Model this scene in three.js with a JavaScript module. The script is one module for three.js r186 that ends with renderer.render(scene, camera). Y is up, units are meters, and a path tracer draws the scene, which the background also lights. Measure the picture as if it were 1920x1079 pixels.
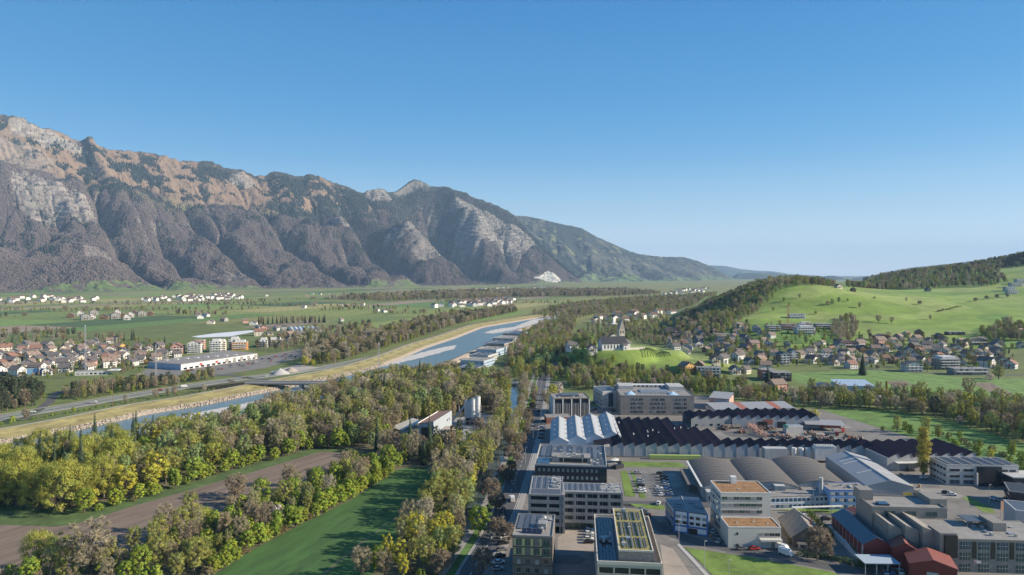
import * as THREE from 'three';
import { mergeGeometries } from 'three/addons/utils/BufferGeometryUtils.js';

// ------------------------------------------------------------------ camera, sky, sun, exposure
const scene = new THREE.Scene();
const EYE = 110, FOCAL = 1279, CX = 960, CY = 539.5, HORIZON = 514;
const PITCH = Math.atan((CY - HORIZON) / FOCAL);
const camera = new THREE.PerspectiveCamera(2 * Math.atan(539.5 / FOCAL) * 180 / Math.PI, 1024 / 575, 1, 120000);
camera.position.set(0, EYE, 0);
camera.rotation.x = -PITCH;

const SUN_AZ = 97 * Math.PI / 180, SUN_EL = 24.5 * Math.PI / 180;      // azimuth measured from straight ahead towards the right
const SUN = new THREE.Vector3(Math.cos(SUN_EL) * Math.sin(SUN_AZ), Math.sin(SUN_EL), -Math.cos(SUN_EL) * Math.cos(SUN_AZ));
{
  const W = 256, H = 128, d = new Float32Array(W * H * 4);
  const stops = [[0, [1.12, 1.2, 1.22]], [1.5, [0.84, 0.98, 1.04]], [5, [0.42, 0.66, 0.86]], [9.5, [0.155, 0.43, 0.76]], [14, [0.08, 0.325, 0.68]], [22, [0.038, 0.23, 0.565]], [35, [0.028, 0.18, 0.48]], [60, [0.022, 0.14, 0.39]], [90, [0.02, 0.13, 0.36]]];
  for (let r = 0; r < H; r++) {
    const el = ((r + 0.5) / H - 0.5) * 180, e = Math.max(0, el);
    let k = 0; while (k < stops.length - 2 && stops[k + 1][0] < e) k++;
    const t = (e - stops[k][0]) / (stops[k + 1][0] - stops[k][0]);
    for (let c = 0; c < W; c++) {
      const a = ((c + 0.5) / W - 0.5) * 2 * Math.PI, u = el * Math.PI / 180;
      const dot = Math.cos(a) * Math.cos(u) * SUN.x + Math.sin(u) * SUN.y + Math.sin(a) * Math.cos(u) * SUN.z;
      const glow = 1 + 0.22 * Math.pow(Math.max(0, dot * 0.5 + 0.5), 3);
      for (let q = 0; q < 3; q++) d[(r * W + c) * 4 + q] = (stops[k][1][q] * (1 - t) + stops[k + 1][1][q] * t) * glow * 0.545 * [1, 0.99, 0.97][q];
      d[(r * W + c) * 4 + 3] = 1;
    }
  }
  const sky = new THREE.DataTexture(d, W, H, THREE.RGBAFormat, THREE.FloatType);
  sky.mapping = THREE.EquirectangularReflectionMapping; sky.magFilter = THREE.LinearFilter; sky.minFilter = THREE.LinearFilter; sky.needsUpdate = true;
  scene.background = sky; scene.environment = sky;
}
const sun = new THREE.DirectionalLight(new THREE.Color().setRGB(1, 0.88, 0.70), 5);
sun.position.copy(SUN).multiplyScalar(3000); sun.target.position.set(0, 0, -700); sun.position.add(sun.target.position);
sun.castShadow = true; sun.shadow.mapSize.set(4096, 4096); sun.shadow.radius = 1;
Object.assign(sun.shadow.camera, { left: -1500, right: 1500, top: 1500, bottom: -1500, near: 10, far: 9000 });
scene.add(sun, sun.target);
scene.fog = new THREE.FogExp2(new THREE.Color().setRGB(0.46, 0.70, 1.0), 0.000033);
const renderer = new THREE.WebGLRenderer();
renderer.toneMapping = THREE.LinearToneMapping; renderer.toneMappingExposure = 1.86;
renderer.shadowMap.enabled = true;

// ------------------------------------------------------------------ helpers
function rng(seed) { let s = seed >>> 0; return () => { s = (s + 0x6D2B79F5) | 0; let t = Math.imul(s ^ (s >>> 15), 1 | s); t = (t + Math.imul(t ^ (t >>> 7), 61 | t)) ^ t; return ((t ^ (t >>> 14)) >>> 0) / 4294967296; }; }
const clamp = (x, a = 0, b = 1) => x < a ? a : x > b ? b : x, lerp = (a, b, t) => a + (b - a) * t, smooth = (a, b, x) => { const t = clamp((x - a) / (b - a)); return t * t * (3 - 2 * t); };
const PERM = new Uint8Array(512); { const r = rng(77), p = [...Array(256).keys()]; for (let i = 255; i > 0; i--) { const j = Math.floor(r() * (i + 1)); [p[i], p[j]] = [p[j], p[i]]; } for (let i = 0; i < 512; i++) PERM[i] = p[i & 255]; }
function noise2(x, y) {
  const xi = Math.floor(x), yi = Math.floor(y), xf = x - xi, yf = y - yi, X = xi & 255, Y = yi & 255;
  const u = xf * xf * xf * (xf * (xf * 6 - 15) + 10), v = yf * yf * yf * (yf * (yf * 6 - 15) + 10);
  const g = (h, a, b) => { switch (h & 7) { case 0: return a + b; case 1: return a - b; case 2: return -a + b; case 3: return -a - b; case 4: return 1.4 * a; case 5: return -1.4 * a; case 6: return 1.4 * b; default: return -1.4 * b; } };
  const A = PERM[X] + Y, B = PERM[X + 1] + Y;
  return lerp(lerp(g(PERM[A], xf, yf), g(PERM[B], xf - 1, yf), u), lerp(g(PERM[A + 1], xf, yf - 1), g(PERM[B + 1], xf - 1, yf - 1), u), v);
}
function fbm(x, y, o = 4) { let s = 0, a = 0.5; for (let i = 0; i < o; i++) { s += a * noise2(x, y); x = x * 2.03 + 17.1; y = y * 2.03 - 9.7; a *= 0.5; } return s; }
// survey of the place: where the sight line through a point of the photograph meets the level plane at height h (metres)
const SP = Math.sin(PITCH), CP = Math.cos(PITCH);
function sight(px, py) { const x = (px - CX) / FOCAL, y = -(py - CY) / FOCAL; return [x, y * CP - SP, -(CP + y * SP)]; }
function G(px, py, h = 0) { const d = sight(px, py), t = (h - EYE) / d[1]; return [d[0] * t, d[2] * t]; }
function across(px, dist) { return [(px - CX) / FOCAL * dist, -dist]; }           // point at a bearing and a depth
const taken = {};
function numbered(n) { const k = taken[n] = (taken[n] ?? -1) + 1; return k ? n + '_' + String(k).padStart(3, '0') : n; }
function mat(r, g, b, o = {}) { return new THREE.MeshStandardMaterial({ color: new THREE.Color().setRGB(r, g, b), roughness: 0.85, ...o }); }
function shade(m) { m.castShadow = m.receiveShadow = true; return m; }
function part(name, geo, m, parent) { const o = shade(new THREE.Mesh(geo, m)); o.name = name; parent.add(o); return o; }
function thing(name, label, category, x = 0, y = 0, z = 0, turn = 0, group) { const o = new THREE.Group(); o.name = numbered(name); o.position.set(x, y, z); o.rotation.y = turn; o.userData = { label, category }; if (group) o.userData.group = group; scene.add(o); return o; }
function single(name, geo, m, label, category, group) { const o = shade(new THREE.Mesh(geo, m)); o.name = numbered(name); o.userData = { label, category }; if (group) o.userData.group = group; scene.add(o); return o; }
function struct(name, geo, m, label) { const o = shade(new THREE.Mesh(geo, m)); o.name = numbered(name); o.userData = { kind: 'structure', label, category: name.replace(/_/g, ' ') }; scene.add(o); return o; }
function box(w, h, d, x = 0, y = 0, z = 0) { const g = new THREE.BoxGeometry(w, h, d); g.translate(x, y + h / 2, z); return g; }
const boxCache = new Map();
function cbox(w, h, d) { const k = [w, h, d].map((v) => v.toFixed(3)).join(); if (!boxCache.has(k)) boxCache.set(k, new THREE.BoxGeometry(w, h, d)); return boxCache.get(k); }
function quadGeo(pts) { const g = new THREE.BufferGeometry(); g.setAttribute('position', new THREE.Float32BufferAttribute(pts.flat(), 3)); const idx = []; for (let i = 0; i + 3 < pts.length; i += 4) idx.push(i, i + 1, i + 2, i, i + 2, i + 3); g.setIndex(idx); const uv = []; for (const p of pts) uv.push(p[0] + p[1], p[2] + p[1]); g.setAttribute('uv', new THREE.Float32BufferAttribute(uv, 2)); g.computeVertexNormals(); return g.toNonIndexed(); }
// tile-able grain: a grey texture round 1 that only varies colour; size in metres
function grain(size, contrast, seed, { stretch = [1, 1], n = 256, octaves = 5, base = 6, stripe = 0 } = {}) {
  const d = new Uint8Array(n * n * 4), r = rng(seed);
  const layers = []; for (let o = 0; o < octaves; o++) { const fx = Math.max(1, Math.round(base * 2 ** o * stretch[0])), fy = Math.max(1, Math.round(base * 2 ** o * stretch[1])), t = new Float32Array(fx * fy); for (let i = 0; i < t.length; i++) t[i] = r() * 2 - 1; layers.push([fx, fy, t, 0.8 ** o]); }
  for (let y = 0; y < n; y++) for (let x = 0; x < n; x++) {
    let s = 0, w = 0;
    for (const [fx, fy, t, a] of layers) { if (fx > n || fy > n) continue; const u = x / n * fx, v = y / n * fy, i = Math.floor(u), j = Math.floor(v), p = u - i, q = v - j, i1 = (i + 1) % fx, j1 = (j + 1) % fy; s += a * lerp(lerp(t[j * fx + i], t[j * fx + i1], p), lerp(t[j1 * fx + i], t[j1 * fx + i1], p), q); w += a * a; }
    s = s / Math.sqrt(w) * 1.3; if (stripe) s += stripe * Math.sign(Math.sin(x / n * Math.PI * 2 * 12));
    const c = clamp(0.62 * (1 + contrast * s)) * 255, k = (y * n + x) * 4; d[k] = d[k + 1] = d[k + 2] = c; d[k + 3] = 255;
  }
  const t = new THREE.DataTexture(d, n, n); t.wrapS = t.wrapT = THREE.RepeatWrapping; t.magFilter = THREE.LinearFilter; t.minFilter = THREE.LinearMipmapLinearFilter; t.generateMipmaps = true; t.repeat.set(1 / size, 1 / size); t.needsUpdate = true; return t;
}
const GM = 1 / 0.62;                                                               // brings the grain's mean back to 1
// ------------------------------------------------------------------ terrain: valley floor, church knoll, meadow hill
const HILL = [[900, 640, 0], [1000, 700, 0], [1000, 1000, 0], [1000, 1500, 0], [1150, 950, 0], [1200, 1150, 0], [1240, 1600, 0], [1270, 2300, 0], [1280, 3200, 0], [1290, 4200, 0], [1500, 4200, 0], [1800, 4300, 0], [2300, 4300, 0],
  [1250, 760, 0], [1400, 760, 0], [1550, 740, 0], [1700, 720, 0], [1900, 700, 0], [2200, 650, 0], [1300, 600, 0], [1600, 600, 0], [1900, 560, 0], [1300, 930, 2], [1270, 1050, 2],
  [1350, 1050, 7], [1450, 920, 5], [1450, 1050, 17], [1600, 900, 3], [1600, 1050, 14], [1750, 900, 3], [1750, 1050, 14], [1900, 900, 5], [1900, 1050, 17], [2150, 1050, 24],
  [1330, 1250, 22], [1400, 1200, 34], [1500, 1200, 34], [1600, 1200, 33], [1700, 1200, 33], [1800, 1200, 34], [1920, 1200, 37], [2150, 1200, 50],
  [1340, 1400, 30], [1390, 1400, 62], [1450, 1400, 82], [1500, 1400, 90], [1560, 1450, 84], [1620, 1500, 72], [1700, 1500, 70], [1800, 1500, 68], [1900, 1500, 72], [2150, 1500, 100],
  [1340, 1700, 32], [1420, 1700, 84], [1500, 1700, 92], [1600, 1800, 66], [1680, 1900, 82], [1750, 2000, 115], [1800, 2000, 124], [1850, 2000, 124], [1920, 2100, 160], [2100, 2100, 215],
  [1340, 2600, 25], [1420, 2600, 45], [1520, 2600, 60], [1650, 2600, 70], [1800, 2700, 110], [1920, 2900, 150], [2150, 3000, 190], [1400, 3400, 15], [1600, 3500, 30], [1900, 3600, 70]]
  .map(([px, d, h]) => [...across(px, d), h]);
const TPS = (() => {
  const S = 500, n = HILL.length, N = n + 3, A = Array.from({ length: N }, () => new Float64Array(N + 1)), U = (r2) => r2 > 0 ? r2 * Math.log(r2) * 0.5 : 0;
  for (let i = 0; i < n; i++) { for (let j = 0; j < n; j++) A[i][j] = U(((HILL[i][0] - HILL[j][0]) ** 2 + (HILL[i][1] - HILL[j][1]) ** 2) / S / S); A[i][i] += 0.002; A[i][n] = A[n][i] = 1; A[i][n + 1] = A[n + 1][i] = HILL[i][0] / S; A[i][n + 2] = A[n + 2][i] = HILL[i][1] / S; A[i][N] = HILL[i][2]; }
  for (let c = 0; c < N; c++) { let p = c; for (let r = c; r < N; r++) if (Math.abs(A[r][c]) > Math.abs(A[p][c])) p = r; [A[c], A[p]] = [A[p], A[c]]; for (let r = 0; r < N; r++) if (r !== c) { const f = A[r][c] / A[c][c]; if (f) for (let k = c; k <= N; k++) A[r][k] -= f * A[c][k]; } }
  const w = A.map((row, i) => row[N] / row[i]);
  return (x, z) => { let s = w[n] + w[n + 1] * x / S + w[n + 2] * z / S; for (let i = 0; i < n; i++) s += w[i] * U(((HILL[i][0] - x) ** 2 + (HILL[i][1] - z) ** 2) / S / S); return s; };
})();
const KNOLL = [[across(1150, 800), 24, 42], [across(1205, 812), 19, 40], [across(1085, 830), 12, 45], [across(1250, 800), 11, 52]];
function hillMask(x, z) { const d = -z, px = CX + x / d * FOCAL; if (d < 500 || d > 4600) return 0; return smooth(560, 760, d) * (1 - smooth(3600, 4500, d)) * smooth(1225, 1300, px + (d < 1000 ? (1000 - d) * 0.3 : 0)); }
function ground(x, z) {
  let h = 0; const m = hillMask(x, z);
  if (m > 0) { const t = TPS(x, z) - 1.5; h = m * (t > 6 ? t : t < -2 ? 0 : (t + 2) * (t + 2) / 16 * 1.5); }
  for (const [c, a, r] of KNOLL) { const q = ((x - c[0]) ** 2 + ((z - c[1]) * 1.25) ** 2) / (r * r); if (q < 9) h = Math.max(h, a * smooth(0.012, 0.4, Math.exp(-q * 0.75)) ); }
  return h;
}
// where a sight line meets the terrain
function onGround(px, py) { const d = sight(px, py); let t = 200, pt = t; for (; t < 9000; pt = t, t *= 1.004) if (EYE + d[1] * t < ground(d[0] * t, d[2] * t)) break; for (let i = 0; i < 12; i++) { const m = (t + pt) / 2; if (EYE + d[1] * m < ground(d[0] * m, d[2] * m)) t = m; else pt = m; } const x = d[0] * t, z = d[2] * t; return [x, ground(x, z), z]; }

const grassGrain = grain(60, 0.30, 5, { base: 8, octaves: 5, n: 512 }), soilGrain = grain(40, 0.16, 6, { stretch: [0.3, 3], n: 512 }), gravelGrain = grain(12, 0.2, 7), meadowGrain = grain(220, 0.20, 8, { base: 7, octaves: 6, n: 512, stretch: [1, 1.6] });
const groundMat = new THREE.MeshStandardMaterial({ vertexColors: true, roughness: 1, map: meadowGrain, color: new THREE.Color(GM, GM, GM) });
{
  const NA = 620, rows = [60]; for (let d = 60; d < 700;) { d *= 1.018; rows.push(d); } for (let d = rows.at(-1); d < 4600;) { d *= 1.0075; rows.push(d); } for (let d = rows.at(-1); d < 36000;) { d *= 1.06; rows.push(d); }
  const pos = [], col = [], uv = [], idx = [];
  for (const d of rows) for (let i = 0; i <= NA; i++) {
    const a = (i / NA - 0.5) * 2.1, x = d * a, z = -d, y = ground(x, z);
    pos.push(x, y, z); uv.push(x, z);
    const big = fbm(x / 260, z / 260, 3), fine = fbm(x / 45 + 9, z / 45, 3);
    let c = [0.115, 0.145, 0.034];
    if (y > 6) {                                                                  // sunny hill meadow: several mown parcels
      c = [0.165, 0.245, 0.034];
      const p = noise2(x / 190 + 3.3, z / 130), q = noise2(x / 340 - 7, z / 300);
      if (p > 0.18) c = [0.215, 0.275, 0.062]; else if (p < -0.28) c = [0.11, 0.205, 0.03];
      const lane = Math.abs(noise2(x / 420 + 8, z / 240 - 3)) < 0.012; if (lane) c = [0.2, 0.2, 0.07]; if (q > 0.25) c = c.map((v, k) => v * 0.8 + [0.24, 0.28, 0.1][k] * 0.2);
    } else if (d > 1500) c = [0.175, 0.18, 0.05];
    const f = 1 + 0.16 * big + 0.14 * fine; col.push(...c.map((v) => v * f));
  }
  for (let r = 0; r < rows.length - 1; r++) for (let i = 0; i < NA; i++) { const a = r * (NA + 1) + i, b = a + 1, c = a + NA + 1, e = c + 1; idx.push(a, b, c, b, e, c); }
  const g = new THREE.BufferGeometry(); g.setAttribute('position', new THREE.Float32BufferAttribute(pos, 3)); g.setAttribute('color', new THREE.Float32BufferAttribute(col, 3)); g.setAttribute('uv', new THREE.Float32BufferAttribute(uv, 2)); g.setIndex(idx); g.computeVertexNormals();
  struct('ground', g, groundMat, 'valley floor and green meadow hill');
}

// ------------------------------------------------------------------ mountains
function sample(tab, px) { let k = 0; while (k < tab.length - 2 && tab[k + 1][0] < px) k++; const a = tab[k], b = tab[k + 1], t = clamp((px - a[0]) / (b[0] - a[0])); return a.map((v, i) => lerp(v, b[i], t)); }
// sky: [bearing, crest row, depth of the crest]; foot: [bearing, shift of the foot, depth of the foot]
function massif({ name, label, sky, foot, from, to, NU, NV, FU, FV, seed, profile, bumps = [], gorges = [], paint, erode = 24, K = 0.00012, rough = 1, back = 900, ledge }) {
  const crest = [], base = [];
  for (let i = 0; i < NU; i++) { const px = lerp(from, to, i / (NU - 1)), s = sample(sky, px), f = sample(foot, px); const [x, z] = across(px, s[2]); crest.push([x, Math.max(2, EYE + (HORIZON - s[1]) / FOCAL * s[2]), z]); base.push([...across(px + f[1], f[2])]); }
  const h = new Float32Array(NU * NV), h0 = new Float32Array(NU * NV), id = (i, j) => j * NU + i;
  const at = (i, j) => { const v = j / (NV - 1), c = crest[i], b = base[i]; return [lerp(b[0], c[0], v), lerp(b[1], c[2], v)]; };
  for (let j = 0; j < NV; j++) for (let i = 0; i < NU; i++) {
    const v = j / (NV - 1), [x, z] = at(i, j), px = lerp(from, to, i / (NU - 1)), c = crest[i][1];
    let y = c * profile(v, px) + (fbm(x / 700 + seed, z / 700, 5) * 290 + fbm(x / 190, z / 190 + seed, 4) * 85) * Math.sin(Math.PI * Math.pow(v, 0.8)) * clamp(c / 900);
    for (const [bx, bv, rx, rv, a] of bumps) { const q = ((px - bx) / rx) ** 2 + ((v - bv) / rv) ** 2; if (q < 6) y += a * Math.exp(-q); }
    for (const [x0, v0, x1, v1, wd, a] of gorges) { const t = clamp(((px - x0) * (x1 - x0) + (v - v0) * 300 * (v1 - v0) * 300) / ((x1 - x0) ** 2 + ((v1 - v0) * 300) ** 2)), q = Math.hypot(px - lerp(x0, x1, t), (v - lerp(v0, v1, t)) * 300) / wd; if (q < 3) y -= a * Math.exp(-q * q) * Math.sin(Math.PI * clamp(0.08 + 0.84 * t)) ; }
    if (j === 0) y = 0; if (j === NV - 1) y = c;
    h[id(i, j)] = Math.max(y, 0.5 * j / NV);
  }
  const dx = Math.hypot(at(NU - 1, NV >> 1)[0] - at(0, NV >> 1)[0], at(NU - 1, NV >> 1)[1] - at(0, NV >> 1)[1]) / (NU - 1), order = new Uint32Array(NU * NV), recv = new Int32Array(NU * NV), area = new Float32Array(NU * NV), dst = new Float32Array(NU * NV);
  for (let it = 0; it < erode; it++) {
    for (let k = 0; k < order.length; k++) order[k] = k;
    order.sort((a, b) => h[a] - h[b]);
    for (let j = 0; j < NV; j++) for (let i = 0; i < NU; i++) { const k = id(i, j); let best = 0; recv[k] = k; dst[k] = dx; if (j) for (let a = -1; a <= 1; a++) for (let b = -1; b <= 1; b++) { const i2 = i + a, j2 = j + b; if ((!a && !b) || i2 < 0 || i2 >= NU || j2 < 0 || j2 >= NV) continue; const L = (a && b) ? dx * 1.414 : dx, s = (h[k] - h[id(i2, j2)]) / L; if (s > best) { best = s; recv[k] = id(i2, j2); dst[k] = L; } } area[k] = dx * dx; }
    for (let n = order.length - 1; n >= 0; n--) { const k = order[n]; if (recv[k] !== k) area[recv[k]] += area[k]; }
    for (let n = 0; n < order.length; n++) { const k = order[n]; if (recv[k] === k || k >= NU * (NV - 1)) continue; const F = K * Math.sqrt(area[k]) / dst[k]; h[k] = (h[k] + F * h[recv[k]]) / (1 + F); }
    h0.set(h);
    for (let j = 1; j < NV - 1; j++) for (let i = 1; i < NU - 1; i++) { const k = id(i, j); h[k] += 0.035 * (h0[k - 1] + h0[k + 1] + h0[k - NU] + h0[k + NU] - 4 * h0[k]); }
  }
  const H = (u, v) => { const a = clamp(u) * (NU - 1), b = clamp(v) * (NV - 1), i = Math.min(NU - 2, Math.floor(a)), j = Math.min(NV - 2, Math.floor(b)), p = a - i, q = b - j; return lerp(lerp(h[id(i, j)], h[id(i + 1, j)], p), lerp(h[id(i, j + 1)], h[id(i + 1, j + 1)], p), q); };
  const C = (u, v) => { const a = clamp(u) * (NU - 1), i = Math.min(NU - 2, Math.floor(a)), p = a - i; return [lerp(lerp(base[i][0], base[i + 1][0], p), lerp(crest[i][0], crest[i + 1][0], p), v), lerp(lerp(base[i][1], base[i + 1][1], p), lerp(crest[i][2], crest[i + 1][2], p), v)]; };
  const BACK = 8, pos = [], col = [], idx = [], rowsN = FV + BACK;
  const Y = new Float32Array(FU * rowsN), XZ = [];
  for (let j = 0; j < rowsN; j++) for (let i = 0; i < FU; i++) {
    const u = i / (FU - 1), v = Math.min(1, j / (FV - 1)), over = Math.max(0, j - FV + 1) / BACK; let [x, z] = C(u, v), y = H(u, v);
    if (over) { const n = Math.hypot(x, z); x += x / n * over * back; z += z / n * over * back; y = Math.max(-5, y * (1 - over * 0.8)); }
    const k = j * FU + i, e = smooth(0, 0.06, v); XZ.push([x, z]);
    Y[k] = y + e * rough * (fbm(x / 75 + seed, z / 75, 4) * 26 + noise2(x / 17, z / 17) * 3.2 + noise2(x / 9 + 5, z / 9) * 1.6) * (v > 0.985 ? 0.6 : 1) + (v > 0.9 && name === 'mountain' && rough === 1 ? 11 * noise2(x / 46, z / 46) * smooth(0.9, 1, v) : 0) - (j === 0 ? 6 : 0);
    if (ledge) { const m = ledge(lerp(from, to, u), v); if (m > 0) { const st = 46, q = (Y[k] + 26 * noise2(x / 210, z / 210)) / st, f = q - Math.floor(q); Y[k] += m * st * 0.62 * (smooth(0.3, 0.62, f) - f) + m * 4 * noise2(x / 30, z / 30); } }
  }
  for (let j = 0; j < rowsN; j++) for (let i = 0; i < FU; i++) {
    const k = j * FU + i, [x, z] = XZ[k], iu = Math.min(FU - 2, Math.max(1, i)), jv = Math.min(rowsN - 2, Math.max(1, j));
    const gx = (Y[jv * FU + iu + 1] - Y[jv * FU + iu - 1]) / Math.hypot(XZ[jv * FU + iu + 1][0] - XZ[jv * FU + iu - 1][0], XZ[jv * FU + iu + 1][1] - XZ[jv * FU + iu - 1][1]);
    const gz = (Y[(jv + 1) * FU + iu] - Y[(jv - 1) * FU + iu]) / Math.hypot(XZ[(jv + 1) * FU + iu][0] - XZ[(jv - 1) * FU + iu][0], XZ[(jv + 1) * FU + iu][1] - XZ[(jv - 1) * FU + iu][1]);
    pos.push(x, Y[k], z); col.push(...paint({ x, z, y: Y[k], slope: Math.hypot(gx, gz), v: Math.min(1, j / (FV - 1)), px: lerp(from, to, i / (FU - 1)) }));
  }
  for (let j = 0; j < rowsN - 1; j++) for (let i = 0; i < FU - 1; i++) { const a = j * FU + i, b = a + 1, c = a + FU, e = c + 1; idx.push(a, b, c, b, e, c); }
  const g = new THREE.BufferGeometry(); g.setAttribute('position', new THREE.Float32BufferAttribute(pos, 3)); g.setAttribute('color', new THREE.Float32BufferAttribute(col, 3)); g.setIndex(idx); g.computeVertexNormals();
  struct(name, g, new THREE.MeshStandardMaterial({ vertexColors: true, roughness: 1 }), label);
  return { FU, FV, spot: (i, j) => { const k = j * FU + i; return { x: XZ[k][0], y: Y[k], z: XZ[k][1], v: j / (FV - 1), px: lerp(from, to, i / (FU - 1)) }; } };
}
const mixc = (a, b, t) => [lerp(a[0], b[0], t), lerp(a[1], b[1], t), lerp(a[2], b[2], t)];
const BEECH = [0.078, 0.062, 0.058], SPRUCE = [0.014, 0.022, 0.018], ALP = [0.185, 0.125, 0.078], ROCK = [0.33, 0.30, 0.255], LAWN = [0.10, 0.17, 0.045];
// places of bare rock: [bearing, height fraction, half width, half height, share]
const CLIFFS = [[60, 0.955, 50, 0.05, 1], [120, 0.95, 40, 0.035, 1], [20, 0.60, 55, 0.10, 0.85], [75, 0.55, 40, 0.07, 0.9], [15, 0.80, 70, 0.09, 0.5], [445, 0.93, 25, 0.05, 0.9], [600, 0.62, 35, 0.08, 0.7], [705, 0.95, 25, 0.06, 0.9], [860, 0.62, 60, 0.13, 0.95], [930, 0.60, 50, 0.14, 0.95], [885, 0.80, 60, 0.09, 0.8], [960, 0.74, 30, 0.12, 0.9], [690, 0.55, 40, 0.06, 0.7], [720, 0.42, 45, 0.09, 0.55], [300, 0.2, 25, 0.05, 0.35], [60, 0.24, 30, 0.06, 0.5]];
const QUARRY = [[958, 0.13, 46, 0.10, 1]];
function paintMain({ x, y, z, slope, v, px }) {
  const n1 = fbm(x / 420, z / 420, 4), n2 = fbm(x / 120 + 40, z / 120, 4), n3 = noise2(x / 26, z / 26), n4 = noise2(x / 11 + 3, z / 11);
  let c = mixc(BEECH, [0.092, 0.070, 0.066], clamp(0.5 + n2 * 1.2));
  const upper = smooth(0.66, 0.80, v + n1 * 0.16 + (px < 560 ? 0.03 : px > 700 ? -0.30 : -0.08));
  let con = n1 * 0.9 + n2 * 0.9 + (v - 0.45) * 0.9 - 0.32; if (px > 480) con += 0.12; if (px > 700) con += 0.12;
  c = mixc(c, ALP, upper * (px > 700 ? 0.35 : 1)); c = mixc(c, [0.125, 0.125, 0.05], smooth(0.55, 0.62, v + n2 * 0.05) * (1 - smooth(0.68, 0.74, v + n2 * 0.05)) * smooth(-0.05, 0.15, n1 + 0.06) * (px > 180 && px < 520 ? 0.9 : 0.2));
  const cw = smooth(0.0, 0.05, con + n3 * 0.22 - upper * (px < 460 ? 0.2 : 0.10)); c = mixc(c, SPRUCE, cw * 0.92);
  let rock = smooth(1.7, 2.5, slope + n2 * 0.9) * 0.7;
  for (const [a, b, ra, rb, s] of CLIFFS) { const q = ((px - a) / ra) ** 2 + ((v - b) / rb) ** 2 + n2 * 1.3 + n3 * 0.25; if (q < 1.1) rock = Math.max(rock, s * smooth(1.1, 0.75, q) * smooth(-0.75, 0.1, n3 + 0.6 - cw * 0.3)); }
  c = mixc(c, mixc(ROCK, [0.125, 0.11, 0.105], clamp(0.5 + noise2(x / 70, y / 11) * 0.9)), rock * (0.75 + 0.25 * n4));
  for (const [a, b, ra, rb] of QUARRY) { const q = ((px - a) / ra) ** 2 + ((v - b) / rb) ** 2 + n2 * 0.9 + n3 * 0.2; if (q < 1) c = mixc(c, n3 > 0.05 ? [0.2, 0.22, 0.2] : [0.50, 0.47, 0.42], smooth(1, 0.8, q)); }
  const low = smooth(0.10, 0.045, v + n1 * 0.09 + n2 * 0.03 + (px < 130 ? -0.035 : 0.02)); c = mixc(c, mixc([0.075, 0.125, 0.035], [0.12, 0.145, 0.05], clamp(0.5 + n3)), low * (n2 > 0.12 ? 0.1 : 1));
  const f = 1 + 0.2 * n4 + 0.12 * n3; return c.map((q) => Math.max(0.01, q * f));
}
const mainRange = massif({
  name: 'mountain', label: 'high rocky mountain range with bare forest slopes across the valley', seed: 3.7, from: -420, to: 1085, NU: 520, NV: 170, FU: 1150, FV: 380,
  sky: [[-420, 190, 5200], [-150, 200, 5900], [-60, 205, 6150], [0, 216, 6300], [25, 219, 6350], [48, 223, 6400], [75, 240, 6450], [100, 243, 6550], [130, 257, 6650], [150, 267, 6700], [162, 262, 6700], [166, 257, 6700], [177, 258, 6720], [183, 272, 6720], [200, 280, 6750], [240, 284, 6900], [300, 290, 7100], [340, 302, 7200], [400, 305, 7400], [430, 317, 7500], [455, 318, 7600], [480, 331, 7650], [500, 330, 7700], [515, 321, 7750], [540, 327, 7800], [560, 333, 7900], [580, 328, 7950], [600, 331, 8000], [620, 341, 8050], [650, 350, 8150], [680, 363, 8300], [700, 355, 8400], [718, 353, 8500], [726, 361, 8550], [745, 359, 8700], [760, 347, 8850], [775, 337, 8950], [790, 340, 9000], [800, 347, 9050], [815, 351, 9100], [830, 350, 9150], [845, 357, 9200], [875, 362, 9300], [885, 370, 9300], [905, 376, 9350], [930, 385, 9400], [950, 395, 9450], [968, 406, 9500], [1000, 442, 9400], [1030, 474, 9250], [1060, 500, 9100], [1085, 520, 9000]],
  foot: [[-420, 120, 3500], [0, 190, 4150], [300, 200, 4900], [500, 195, 5500], [785, 160, 6800], [900, 110, 7600], [968, 80, 8200], [1085, 10, 8800]],
  profile: (v, px) => { const t = v; return 0.62 * t + 0.38 * Math.pow(t, 2.4) - 0.10 * Math.sin(Math.PI * t) * (1 - t) + 0.06 * Math.exp(-(((t - 0.62) / 0.1) ** 2)) * (px < 520 ? 1 : 0.3); },
  bumps: [[690, 0.50, 38, 0.12, 190], [860, 0.62, 30, 0.25, 170], [840, 0.82, 16, 0.14, 120], [75, 0.5, 70, 0.2, 120], [960, 0.62, 26, 0.2, 130], [590, 0.6, 18, 0.18, 70]],
  gorges: [[766, 0.92, 800, 0.12, 32, 560], [618, 0.86, 640, 0.1, 22, 330], [120, 0.66, 128, 0.06, 15, 190], [210, 0.55, 238, 0.08, 9, 120], [296, 0.66, 350, 0.06, 12, 190], [440, 0.70, 492, 0.05, 15, 220], [556, 0.5, 566, 0.1, 9, 120], [905, 0.75, 890, 0.2, 14, 110]],
  K: 0.0095, erode: 28, paint: paintMain, rough: 1, ledge: (px, v) => { let m = 0.12 * smooth(0.5, 0.8, v); for (const [a, b, ra, rb, s] of CLIFFS) { const q = ((px - a) / ra) ** 2 + ((v - b) / rb) ** 2; if (q < 1.6) m = Math.max(m, s * smooth(1.6, 0.6, q)); } return m; },
});
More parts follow.
